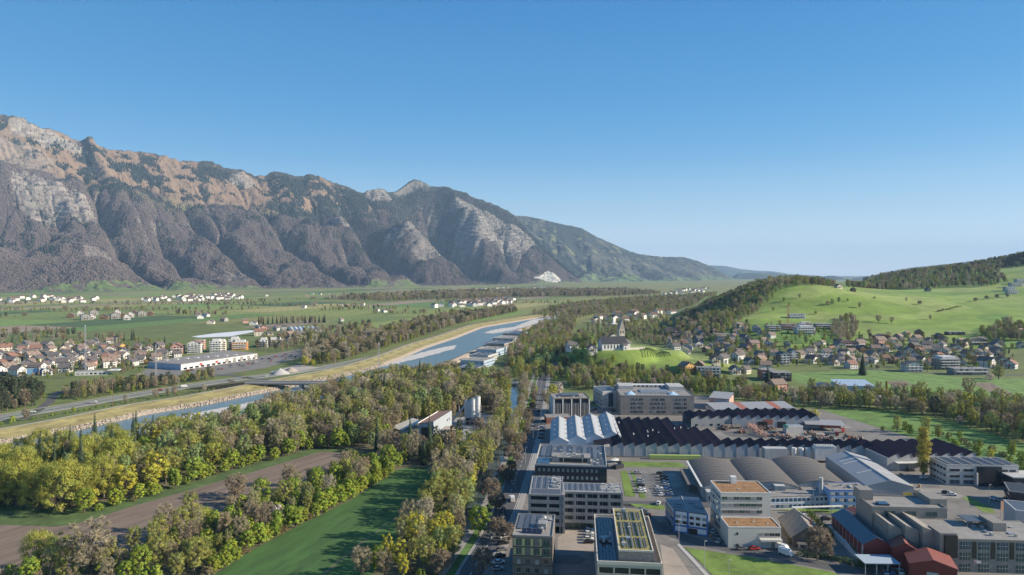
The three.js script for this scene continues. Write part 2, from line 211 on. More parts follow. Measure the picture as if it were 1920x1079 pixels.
// woods on the mountain side: leafless crowns below, dark spruces above and in the gullies
{
  const r = rng(606), low = [], high = [];
  for (let n = 0; n < 420000 && (low.length < 190000 || high.length < 22000); n++) {
    const i = 90 + Math.floor(r() * (mainRange.FU - 100)), j = Math.floor(Math.pow(r(), 0.9) * mainRange.FV * 0.97), p = mainRange.spot(i, j), n1 = fbm(p.x / 420, p.z / 420, 4), n2 = fbm(p.x / 120 + 40, p.z / 120, 4);
    let con = n1 * 0.9 + n2 * 0.9 + (p.v - 0.45) * 0.9 - 0.32; if (p.px > 480) con += 0.12; if (p.px > 700) con += 0.12;
    let rock = false; for (const [a, b, ra, rb, s] of CLIFFS) if (((p.px - a) / ra) ** 2 + ((p.v - b) / rb) ** 2 < 0.9) rock = true; if (rock && r() < 0.93) continue; if (((p.px - 958) / 46) ** 2 + ((p.v - 0.13) / 0.1) ** 2 < 0.9) continue;
    const upper = smooth(0.66, 0.80, p.v + n1 * 0.16 + (p.px < 560 ? 0.03 : p.px > 700 ? -0.30 : -0.08));
    if (con > (p.px < 460 ? 0.14 * upper : 0) + 0.16 * (r() - 0.5) && high.length < 22000) high.push(p); else if (p.v > 0.07 + n1 * 0.05 && r() > upper * (p.px > 700 ? 0.4 : 1) * 1.4 && low.length < 190000) low.push(p);
  }
  const put = (list, geo, tone, name, label, s0) => { const im = new THREE.InstancedMesh(geo, new THREE.MeshStandardMaterial({ color: new THREE.Color(1, 1, 1), roughness: 1 }), list.length), m4 = new THREE.Matrix4(), q = new THREE.Quaternion(), up = new THREE.Vector3(0, 1, 0), c = new THREE.Color(); list.forEach((p, k) => { const s = s0 * (0.7 + 0.6 * r()), v = 0.82 + 0.36 * r(); im.setMatrixAt(k, m4.compose(new THREE.Vector3(p.x, p.y, p.z), q.setFromAxisAngle(up, r() * 6), new THREE.Vector3(s, s * (0.8 + 0.4 * r()), s))); im.setColorAt(k, c.setRGB(tone[0] * v * (0.92 + 0.16 * r()), tone[1] * v, tone[2] * v)); }); im.name = name; im.userData = { kind: 'stuff', label, category: 'forest' }; shade(im); scene.add(im); };
  put(low, new THREE.IcosahedronGeometry(1, 0).scale(1, 1.1, 1).translate(0, 0.5, 0), BEECH.map((v) => v * 1.32), 'mountain_forest', 'leafless purple brown forest on the lower mountain slopes', 5.0); put(high, new THREE.ConeGeometry(0.42, 2, 6).translate(0, 0.85, 0), SPRUCE.map((v) => v * 1.1), 'mountain_forest_001', 'dark spruce woods on the upper mountain slopes', 13);
}
const FARBEECH = [0.075, 0.075, 0.06];
massif({
  name: 'mountain', label: 'lower wooded mountain ridge sloping down to the valley mouth', seed: 11.3, from: 860, to: 1400, NU: 260, NV: 90, FU: 460, FV: 170,
  sky: [[860, 420, 11000], [930, 402, 11200], [975, 405, 11400], [1000, 408, 11500], [1050, 420, 11700], [1090, 428, 11900], [1120, 445, 12100], [1150, 458, 12200], [1180, 471, 12400], [1200, 477, 12500], [1240, 482, 12800], [1280, 482, 13100], [1310, 490, 13400], [1340, 503, 13700], [1360, 514, 14000], [1380, 524, 14200], [1400, 528, 14400]],
  foot: [[860, 20, 8900], [1000, 60, 9100], [1150, 60, 9900], [1300, 40, 11500], [1400, 5, 13600]],
  profile: (v) => 0.55 * v + 0.45 * v * v - 0.12 * Math.sin(Math.PI * v) * (1 - v),
  gorges: [[1060, 0.8, 1100, 0.1, 22, 110], [1160, 0.8, 1180, 0.1, 20, 80]],
  K: 0.005, erode: 18, rough: 0.9,
  paint: ({ x, z, y, v, slope }) => { const n1 = fbm(x / 600, z / 600, 4), n2 = fbm(x / 150, z / 150, 4), n3 = noise2(x / 30, z / 30); let c = mixc(FARBEECH, SPRUCE, smooth(-0.12, 0.12, n1 + n2 * 0.6 + (v - 0.5) * 0.35)); c = mixc(c, [0.13, 0.19, 0.06], smooth(0.34, 0.16, v + n1 * 0.3) * (n2 > 0.05 ? 0.15 : 1)); c = mixc(c, [0.17, 0.17, 0.075], smooth(0.2, 0.3, n2) * smooth(0.3, 0.5, v) * 0.8); const f = 1 + 0.3 * n3; return c.map((q) => q * f); },
});
function farHill(label, pts, depth, thick, color) {
  massif({ name: 'hill', label, seed: depth / 999, from: pts[0][0], to: pts.at(-1)[0], NU: 90, NV: 24, FU: 180, FV: 50, sky: pts.map(([a, b]) => [a, b, depth]), foot: [[pts[0][0], 0, depth - thick], [pts.at(-1)[0], 0, depth - thick]], profile: (v) => Math.pow(v, 1.2), K: 0.004, erode: 8, rough: 0.8, back: 2000, paint: ({ x, z }) => { const n = fbm(x / 500, z / 500, 4); return color.map((q, k) => q * (1 + 0.5 * n) + (n > 0.12 ? [0.03, 0.05, 0.01][k] : 0)); } });
}
farHill('pale blue hills at the far end of the valley', [[1250, 512], [1300, 500], [1335, 498], [1360, 499], [1390, 505], [1420, 508], [1450, 509], [1480, 514], [1530, 517], [1600, 521]], 24000, 4000, [0.05, 0.07, 0.05]);
farHill('dark wooded hill in the valley mouth', [[1365, 524], [1385, 513], [1420, 512], [1450, 513], [1480, 517], [1510, 521], [1530, 524]], 15500, 1500, [0.035, 0.05, 0.03]);
farHill('small lone hill on the hazy plain', [[1530, 524], [1545, 520], [1555, 517], [1568, 518], [1585, 523], [1600, 525]], 13500, 700, [0.035, 0.05, 0.03]);
farHill('hazy blue ridge behind the wooded hill', [[1600, 522], [1640, 516], [1680, 507], [1710, 502], [1740, 499], [1790, 494], [1850, 486], [1920, 478], [2080, 470]], 14000, 3000, [0.04, 0.055, 0.035]);
farHill('faint far ridge on the horizon', [[1640, 521], [1700, 506], [1725, 501], [1760, 499], [1840, 497], [2000, 494]], 26000, 4000, [0.05, 0.06, 0.05]);
// ------------------------------------------------------------------ flat covers of the valley floor: fields, river, roads
function flat(name, label, pts, y, m, world = false) {
  const w = world ? pts : pts.map(([a, b]) => G(a, b, 0)), s = new THREE.Shape(w.map(([x, z]) => new THREE.Vector2(x, -z)));
  const g = new THREE.ShapeGeometry(s); g.rotateX(-Math.PI / 2); g.translate(0, y, 0);
  const p = g.attributes.position, uv = []; for (let i = 0; i < p.count; i++) uv.push(p.getX(i), p.getZ(i)); g.setAttribute('uv', new THREE.Float32BufferAttribute(uv, 2));
  return struct(name, g, m, label);
}
function dense(pts, step = 12) { const o = []; for (let i = 0; i < pts.length - 1; i++) { const a = pts[i], b = pts[i + 1], n = Math.max(1, Math.round(Math.hypot(b[0] - a[0], b[1] - a[1]) / step)); for (let k = 0; k < n; k++) o.push([lerp(a[0], b[0], k / n), lerp(a[1], b[1], k / n)]); } o.push(pts.at(-1)); for (let r = 0; r < 4; r++) for (let i = 1; i < o.length - 1; i++) o[i] = [(o[i - 1][0] + 2 * o[i][0] + o[i + 1][0]) / 4, (o[i - 1][1] + 2 * o[i][1] + o[i + 1][1]) / 4]; return o; }
// a ribbon along a line; section = [[offset to the right, height] ...]
function ribbonGeo(pts, section, wob = 0) {
  const pos = [], uv = [], idx = [], n = section.length; let run = 0;
  pts.forEach((p, i) => { const a = pts[Math.max(0, i - 1)], b = pts[Math.min(pts.length - 1, i + 1)], L = Math.hypot(b[0] - a[0], b[1] - a[1]) || 1, dx = (b[0] - a[0]) / L, dz = (b[1] - a[1]) / L; if (i) run += Math.hypot(p[0] - pts[i - 1][0], p[1] - pts[i - 1][1]);
    for (const [o, h] of section) { const q = o + (wob ? wob * noise2(run / 9 + o, o * 3) : 0); pos.push(p[0] - dz * q, h, p[1] + dx * q); uv.push(q, run); } });
  for (let i = 0; i < pts.length - 1; i++) for (let k = 0; k < n - 1; k++) { const a = i * n + k, b = a + 1, c = a + n, e = c + 1; idx.push(a, b, c, b, e, c); }
  const g = new THREE.BufferGeometry(); g.setAttribute('position', new THREE.Float32BufferAttribute(pos, 3)); g.setAttribute('uv', new THREE.Float32BufferAttribute(uv, 2)); g.setIndex(idx); g.computeVertexNormals(); return g;
}
function strip(name, label, pts, width, y, m, o = {}) { const w = dense(o.world ? pts : pts.map(([a, b]) => G(a, b, 0)), o.step ?? 10); return struct(name, ribbonGeo(w, [[-width / 2, y], [width / 2, y]], o.wob), m, label); }

const rowsAlong = (a, b, size, contrast, seed, o) => { const A = G(...a), B = G(...b), t = grain(size, contrast, seed, o); t.rotation = Math.atan2(-(B[0] - A[0]), B[1] - A[1]); return t; };
const M = {
  green: mat(0.045 * GM, 0.112 * GM, 0.022 * GM, { map: rowsAlong([480, 1028], [740, 884], 60, 0.26, 21, { base: 6, octaves: 6, n: 512, stretch: [3, 0.5] }), roughness: 1 }),
  lawn: mat(0.13 * GM, 0.20 * GM, 0.035 * GM, { map: grassGrain, roughness: 1 }),
  verge: mat(0.075 * GM, 0.145 * GM, 0.032 * GM, { map: grassGrain, roughness: 1 }),
  soil: mat(0.175 * GM, 0.130 * GM, 0.098 * GM, { map: rowsAlong([246, 951], [600, 848], 70, 0.2, 6, { base: 6, octaves: 6, n: 512, stretch: [4, 0.4] }), roughness: 1 }),
  litter: mat(0.115 * GM, 0.105 * GM, 0.055 * GM, { map: grassGrain, roughness: 1 }),
  straw: mat(0.30 * GM, 0.25 * GM, 0.10 * GM, { map: grain(80, 0.34, 29, { base: 9, octaves: 6, n: 512, stretch: [2, 0.7] }), roughness: 1 }),
  stones: mat(0.33 * GM, 0.27 * GM, 0.21 * GM, { map: grain(5, 0.5, 23, { base: 8 }), roughness: 1 }),
  gravel: mat(0.50 * GM, 0.47 * GM, 0.43 * GM, { map: gravelGrain, roughness: 1 }),
  asphalt: mat(0.085 * GM, 0.085 * GM, 0.088 * GM, { map: grain(30, 0.12, 24), roughness: 0.95 }),
  yard: mat(0.185 * GM, 0.170 * GM, 0.152 * GM, { map: grain(35, 0.13, 25, { base: 5, octaves: 6 }), roughness: 0.95 }),
  paving: mat(0.31 * GM, 0.265 * GM, 0.22 * GM, { map: grain(25, 0.1, 26), roughness: 0.95 }),
  white: mat(0.78, 0.78, 0.76), concrete: mat(0.40, 0.385, 0.36), steel: mat(0.45, 0.46, 0.48, { metalness: 0.6, roughness: 0.45 }),
};
// river: the main water, its gravel bars, the bank stones and the dyke
const rippleTex = grain(30, 0.5, 31, { stretch: [2, 1], base: 10, octaves: 4 });
const waterMat = mat(0.135, 0.195, 0.205, { roughness: 0.28, bumpMap: rippleTex, bumpScale: 0.05 });
const riverLeft = [[-260, 890], [0, 835], [105, 815], [168, 803], [281, 776], [365, 764], [480, 740], [570, 722], [650, 705], [690, 696], [750, 675], [800, 653], [855, 635], [905, 615], [960, 605.5], [1010, 597], [1080, 586.5]];
const riverRight = [[1092, 587.5], [1030, 602], [980, 616], [960, 623], [905, 650], [855, 672], [815, 690], [760, 707], [640, 738], [480, 782], [300, 820], [0, 884], [-200, 930]];
flat('river', 'blue grey river flowing along the dyke', [...riverLeft, ...riverRight], 0.12, waterMat);
const bar = (label, pts) => { const w = []; for (let i = 0; i < pts.length; i++) { const a = G(...pts[i]), b = G(...pts[(i + 1) % pts.length]); for (let k = 0; k < 24; k++) { const t = k / 24, x = lerp(a[0], b[0], t), z = lerp(a[1], b[1], t); w.push([x + 3.5 * noise2(x / 9, z / 9) + 1.5 * noise2(x / 3, z / 3), z + 3.5 * noise2(x / 9 + 50, z / 9)]); } } flat('gravel_bank', label, w, 0.3, M.gravel, true); };
bar('long pale gravel bank in the river beyond the bridge', [[716, 689], [735, 681], [765, 669], [800, 659], [835, 651], [856, 648], [850, 655], [820, 664], [790, 672], [760, 679], [735, 686]]);
bar('far pale gravel bank at the river bend', [[905, 625], [930, 618], [965, 613.5], [998, 600], [1040, 594.5], [1052, 596], [1005, 607], [985, 614], [950, 622], [925, 626]]);
bar('gravel bank below the wood on the near shore', [[-160, 905], [0, 852], [90, 832], [172, 815], [168, 824], [60, 850], [0, 868], [-150, 915]]);
bar('gravel bank beside the river upstream of the bridge', [[285, 790], [370, 775], [480, 753], [560, 738], [600, 733], [600, 747], [480, 776], [330, 806], [290, 806]]);
{
  const L = dense(riverLeft.map(([a, b]) => G(a, b, 0)), 9);
  struct('river_bank', ribbonGeo(L, [[0.8, 0.05], [-1.5, 1.0], [-4.5, 2.4]], 0.7), M.stones, 'rough stone foot of the river dyke');
  struct('dyke', ribbonGeo(L, [[-4.4, 2.3], [-10, 2.9], [-20, 4.2], [-25, 5.0], [-29, 5.02], [-36, 3.4], [-47, 0.6], [-52, -0.2]], 0.8), M.straw, 'dyke of dry yellow grass beside the river');
  struct('dyke_track', ribbonGeo(L, [[-25.6, 5.12], [-28.4, 5.12]], 0), mat(0.42, 0.38, 0.31), 'pale gravel track along the dyke crest');
  const R = dense(riverRight.map(([a, b]) => G(a, b, 0)).reverse(), 9).filter(([x, z]) => -z > 780);
  struct('river_bank', ribbonGeo(R, [[-0.8, 0.05], [3, 2.4], [7, 3.5], [10, 3.5], [16, 0.2]], 0.6), M.stones, 'stone bank on the built-up side of the river');
}
// boulders of the dyke foot that can be told apart on the near reach
{
  const rs = rng(404), L = dense(riverLeft.map(([a, b]) => G(a, b, 0)), 1.4), geo = new THREE.IcosahedronGeometry(1, 0), o = new THREE.InstancedMesh(geo, mat(0.34, 0.29, 0.235), 2600), m4 = new THREE.Matrix4(), q = new THREE.Quaternion(), e = new THREE.Euler();
  let n = 0; for (const [x, z] of L) { if (-z > 820) break; for (let k = 0; k < 4 && n < 2600; k++) { const t = rs(), s = 0.35 + rs() * 0.6; q.setFromEuler(e.set(rs() * 6, rs() * 6, rs() * 6)); m4.compose(new THREE.Vector3(x - t * 4.2 + rs(), 0.2 + t * 2.3, z - t * 1.6), q, new THREE.Vector3(s * 1.3, s * 0.8, s)); o.setMatrixAt(n, m4); o.setColorAt(n, new THREE.Color().setScalar(0.7 + rs() * 0.6)); n++; } }
  o.count = n; o.name = 'bank_stones'; o.userData = { kind: 'stuff', label: 'jumbled pale stones along the river edge', category: 'stones' }; shade(o); scene.add(o);
}
// canal between the field and the main road
const canalLine = [[862, 1079], [874, 1010], [890, 955], [912, 912], [934, 868], [948, 822], [954, 790], [960, 755], [965, 728], [966, 712]];
strip('canal', 'narrow canal beside the main road', canalLine, 11, 0.10, mat(0.06, 0.085, 0.09, { roughness: 0.12 }));
// near fields
flat('field', 'ploughed brown field between the wood and the hedge', [[-150, 1000], [0, 985], [105, 989], [151, 981], [246, 951], [351, 921], [480, 884], [600, 848], [655, 850], [640, 874], [533, 926], [480, 944], [360, 990], [225, 1040], [100, 1072], [-150, 1110]], 0.10, M.soil);
flat('grass_verge', 'green verge along the ploughed field below the wood', [[-150, 955], [0, 948], [100, 958], [200, 942], [351, 905], [480, 868], [600, 838], [660, 842], [655, 850], [600, 848], [480, 884], [351, 921], [246, 951], [151, 981], [105, 989], [0, 985], [-150, 1000]], 0.07, mat(0.07 * GM, 0.115 * GM, 0.03 * GM, { map: grassGrain, roughness: 1 }));
flat('field', 'dark green crop field between hedge and tree row', [[390, 1085], [480, 1028], [560, 986], [655, 940], [740, 884], [760, 878], [848, 876], [832, 900], [798, 948], [755, 1012], [728, 1040], [692, 1085]], 0.10, M.green);
flat('woodland_floor', 'leaf littered floor of the riverside wood', [[-300, 1000], [-300, 905], [0, 868], [290, 806], [480, 776], [640, 740], [760, 712], [860, 712], [955, 720], [945, 800], [930, 860], [890, 950], [850, 1085], [690, 1088], [728, 1040], [755, 1012], [798, 948], [832, 900], [848, 876], [760, 878], [660, 842], [600, 838], [480, 868], [351, 905], [200, 942], [100, 958], [0, 948]], 0.05, M.litter);
flat('woodland_floor', 'brushy floor of the hedge beside the crop field', [[-150, 1110], [100, 1072], [225, 1040], [360, 990], [480, 944], [533, 926], [640, 874], [655, 850], [760, 878], [740, 884], [655, 940], [560, 986], [480, 1028], [390, 1085]], 0.08, M.litter);
{ // wheel tracks in the crop field
  const tr = mat(0.14, 0.125, 0.075); for (const o of [-1, 1]) strip('wheel_track', 'tractor wheel track through the crop field', [[598 + o * 2, 1085], [650 + o * 2, 1040], [700 + o * 1.6, 1000], [760 + o * 1.3, 962], [806 + o * 1.2, 930]], 0.45, 0.13, tr, { wob: 0.2 });
}
flat('gravel_yard', 'grey yard of the concrete works', [[735, 835], [760, 805], [830, 790], [905, 775], [925, 780], [918, 800], [880, 838], [820, 845], [770, 842]], 0.11, mat(0.30 * GM, 0.28 * GM, 0.26 * GM, { map: gravelGrain }));
// built-up ground on the right
flat('yard_paving', 'grey paved ground of the industrial estate', [[905, 1090], [952, 945], [985, 868], [1003, 812], [1018, 745], [1320, 742], [1400, 760], [1545, 770], [1640, 800], [1760, 836], [1850, 862], [1960, 905], [2150, 1000], [2150, 1090]], 0.06, M.yard);
const roadLine = [[872, 1100], [887, 1068], [919, 1016], [952, 940], [978, 868], [996, 812], [1009, 753], [1014, 725], [1020, 700]];
strip('road', 'main road running north beside the canal', roadLine, 10.5, 0.14, M.asphalt);
{ // painted lines
  const W = dense(roadLine.map(([a, b]) => G(a, b, 0)), 3), dash = []; for (let i = 0; i + 1 < W.length; i += 3) dash.push(ribbonGeo([W[i], W[i + 1]], [[-0.1, 0.16], [0.1, 0.16]]));
  struct('road_marking', mergeGeometries(dash), M.white, 'white dashes down the middle of the main road');
  for (const s of [-1, 1]) struct('road_marking', ribbonGeo(W, [[s * 4.7 - 0.08, 0.16], [s * 4.7 + 0.08, 0.16]]), M.white, s < 0 ? 'white edge line on the canal side of the main road' : 'white edge line on the building side of the main road');
  for (const s of [-1, 1]) struct('kerb', ribbonGeo(W, s < 0 ? [[-5.5, 0.05], [-5.5, 0.26], [-5.25, 0.26], [-5.25, 0.05]] : [[5.25, 0.05], [5.25, 0.26], [5.5, 0.26], [5.5, 0.05]]), M.concrete, s < 0 ? 'kerb between main road and canal verge' : 'kerb between main road and building plots');
  struct('pavement', ribbonGeo(W, [[5.5, 0.24], [8.2, 0.24], [8.2, 0.0]]), mat(0.26, 0.25, 0.235), 'pavement along the building side of the main road');
  struct('path', ribbonGeo(W, [[-11.5, 0.12], [-8.8, 0.12]]), mat(0.27, 0.255, 0.24), 'cycle path between the canal and the main road');
  struct('grass_verge', ribbonGeo(W, [[-8.8, 0.11], [-5.5, 0.11]]), M.verge, 'grass verge between cycle path and main road');
}
const side = (label, pts, w) => strip('road', label, pts, w, 0.10, M.asphalt);
side('access road in front of the blue and white halls', [[1120, 945], [1170, 944], [1240, 946], [1330, 947], [1450, 952], [1560, 962], [1640, 975]], 8);
side('curved road past the blue house to the lawn', [[1180, 946], [1205, 965], [1235, 1000], [1275, 1015], [1300, 1020], [1420, 1040], [1560, 1062], [1640, 1079]], 7);
side('road at the foot of the church hill', [[480, 712], [700, 713], [960, 718], [1020, 718], [1130, 716], [1240, 709], [1300, 702], [1420, 690], [1500, 688]], 8);
side('lane through the lower village', [[1500, 688], [1600, 692], [1700, 697], [1820, 703], [1960, 705]], 6.5);
flat('lawn', 'bright green lawn by the curved road', [[1283, 1027], [1300, 1030], [1420, 1048], [1560, 1074], [1600, 1090], [1345, 1090], [1318, 1060]], 0.16, M.lawn);
flat('lawn', 'grass island beside the car park', [[1163, 884], [1176, 884], [1192, 932], [1172, 932]], 0.12, M.lawn);
flat('lawn', 'narrow grass strip along the car park', [[1182, 884], [1186, 884], [1213, 935], [1200, 936]], 0.12, M.lawn);
flat('lawn', 'grass strip in front of the striped hall', [[1165, 866], [1275, 868], [1290, 878], [1170, 876]], 0.12, M.lawn);
flat('lawn', 'grass strip between car park and access road', [[1180, 945], [1246, 949], [1246, 957], [1195, 953]], 0.12, M.lawn);
flat('lawn', 'grass strip in front of the pale blue office', [[1455, 951], [1560, 956], [1640, 962], [1640, 968], [1455, 957]], 0.12, M.lawn);
flat('lawn', 'grass plot between the office buildings', [[1104, 744], [1128, 743], [1126, 762], [1105, 763]], 0.12, M.lawn);
flat('lawn', 'curved grass bank beside the right hand car park', [[1805, 934], [1816, 932], [1862, 955], [1868, 964], [1845, 962]], 0.12, M.lawn);
flat('paving', 'pale forecourt between the office blocks', [[1062, 996], [1118, 997], [1118, 1034], [1045, 1034], [1045, 1010]], 0.12, M.paving);
flat('paving', 'pale forecourt beside the roof garden block', [[1238, 1022], [1262, 1030], [1300, 1085], [1246, 1085]], 0.12, M.paving);
flat('meadow', 'green meadow behind the sawtooth halls', [[1545, 770], [1640, 768], [1760, 785], [1850, 810], [1960, 850], [1960, 905], [1850, 862], [1760, 836], [1640, 800]], 0.08, mat(0.10 * GM, 0.19 * GM, 0.035 * GM, { map: grassGrain, roughness: 1 }));
flat('meadow', 'broad green meadow below the village', [[1480, 700], [1640, 694], [1800, 708], [1960, 712], [1960, 800], [1800, 762], [1660, 742], [1560, 728], [1490, 716]], 0.07, mat(0.125 * GM, 0.215 * GM, 0.045 * GM, { map: grassGrain, roughness: 1 }));
flat('field', 'small ploughed plot in the meadow', [[1825, 719], [1858, 718], [1905, 742], [1872, 744]], 0.12, M.soil);
flat('field', 'brown bed beside the barns', [[1660, 716], [1695, 714], [1712, 722], [1680, 726]], 0.12, M.soil);
// left bank: motorway, slip roads
const mw = [[-300, 850], [0, 784], [120, 765], [250, 742], [400, 718], [520, 703], [600, 691], [700, 671], [790, 645], [850, 625]];
strip('motorway', 'two carriageway motorway on the far river bank', mw, 22, 0.10, mat(0.24 * GM, 0.23 * GM, 0.215 * GM, { map: grain(30, 0.1, 27) }));
strip('median', 'grass strip between the motorway carriageways', mw, 2.6, 0.14, M.verge);
side('motorway slip road curving past the spruces', [[45, 786], [85, 760], [100, 748], [98, 738], [130, 729], [220, 722]], 7);
side('town road in front of the retail store', [[130, 729], [260, 706], [330, 704], [430, 703], [480, 712]], 8);
flat('yard_paving', 'car park in front of the retail store', [[275, 692], [470, 672], [560, 655], [590, 662], [500, 690], [400, 706], [250, 708]], 0.09, M.yard);
flat('gravel_yard', 'gravel depot between motorway and dyke', [[505, 698], [560, 684], [600, 690], [540, 704]], 0.12, mat(0.38, 0.34, 0.3));
// patchwork of far fields, laid along the river's direction
{
  const r = rng(911), dir = [0.33, -0.944], per = [-0.944, -0.33], O = G(480, 740), tones = [[0.15, 0.195, 0.045], [0.19, 0.225, 0.05], [0.12, 0.17, 0.04], [0.19, 0.23, 0.055], [0.10, 0.18, 0.04], [0.30, 0.27, 0.10], [0.22, 0.17, 0.115], [0.15, 0.23, 0.05], [0.05, 0.10, 0.03], [0.26, 0.2, 0.14]].map((c) => mat(c[0] * GM, c[1] * GM, c[2] * GM, { map: grassGrain, roughness: 1 }));
  let t = 170;
  while (t < 3700) {
    const w = 70 + r() * 150; let s = -200;
    while (s < 5200) {
      const L = 180 + r() * 420, c = [[s, t], [s + L - 8, t], [s + L - 8, t + w - 6], [s, t + w - 6]].map(([a, b]) => [O[0] + dir[0] * a + per[0] * b, O[1] + dir[1] * a + per[1] * b]);
      const ok = c.every(([x, z]) => { const d = -z, px = CX + x / d * FOCAL; return d > 1060 && d < 4300 + (px > 500 ? (px - 500) * 5 : 0) && px > -500 && px < 1150 && !(px < 560 && d < 1120); });
      if (ok && r() < 0.9) flat('field', 'one of the far strip fields on the valley floor', c, 0.10 + r() * 0.05, tones[Math.floor(r() * tones.length)], true);
      s += L;
    }
    t += w;
  }
}
flat('field', 'pale fleece covered crop beds', [[358, 632], [400, 626], [470, 620], [482, 622], [430, 632], [372, 634]], 0.4, mat(0.62, 0.64, 0.66));
// ------------------------------------------------------------------ trees
class Tri { constructor() { this.p = []; this.n = []; this.c = []; }
  tri(a, b, c, n, col) { this.p.push(...a, ...b, ...c); for (let i = 0; i < 3; i++) { this.n.push(...n); this.c.push(...col); } }
  geo() { const g = new THREE.BufferGeometry(); g.setAttribute('position', new THREE.Float32BufferAttribute(this.p, 3)); g.setAttribute('normal', new THREE.Float32BufferAttribute(this.n, 3)); g.setAttribute('color', new THREE.Float32BufferAttribute(this.c, 3)); return g; } }
const vadd = (a, b, s = 1) => [a[0] + b[0] * s, a[1] + b[1] * s, a[2] + b[2] * s], vnorm = (a) => { const l = Math.hypot(...a) || 1; return [a[0] / l, a[1] / l, a[2] / l]; }, vcross = (a, b) => [a[1] * b[2] - a[2] * b[1], a[2] * b[0] - a[0] * b[2], a[0] * b[1] - a[1] * b[0]];
function rdir(r) { const z = r() * 2 - 1, a = r() * Math.PI * 2, s = Math.sqrt(1 - z * z); return [s * Math.cos(a), z, s * Math.sin(a)]; }
function limb(T, a, b, ra, rb, col, sides = 5) {
  const d = vnorm(vadd(b, a, -1)), u = vnorm(vcross(d, Math.abs(d[1]) > 0.9 ? [1, 0, 0] : [0, 1, 0])), w = vcross(d, u);
  for (let k = 0; k < sides; k++) { const t0 = k / sides * 2 * Math.PI, t1 = (k + 1) / sides * 2 * Math.PI, e = (t) => vadd(vadd([0, 0, 0], u, Math.cos(t)), w, Math.sin(t)), n0 = e(t0), n1 = e(t1), nm = vnorm(vadd(n0, n1)); const A = vadd(a, n0, ra), B = vadd(a, n1, ra), C = vadd(b, n1, rb), D = vadd(b, n0, rb); T.tri(A, B, C, nm, col); T.tri(A, C, D, nm, col); }
}
function leafAt(T, p, nrm, s, col, r, asp = 1.25) {
  const u = vnorm(vcross(nrm, rdir(r))), w = vcross(nrm, u), a = vadd(p, u, s * asp), b = vadd(p, w, s * 0.7), c = vadd(p, u, -s * asp), d = vadd(p, w, -s * 0.7); T.tri(a, b, c, nrm, col); T.tri(a, c, d, nrm, col);
}
const BARK = [0.13, 0.105, 0.082], PALEBARK = [0.30, 0.27, 0.23];
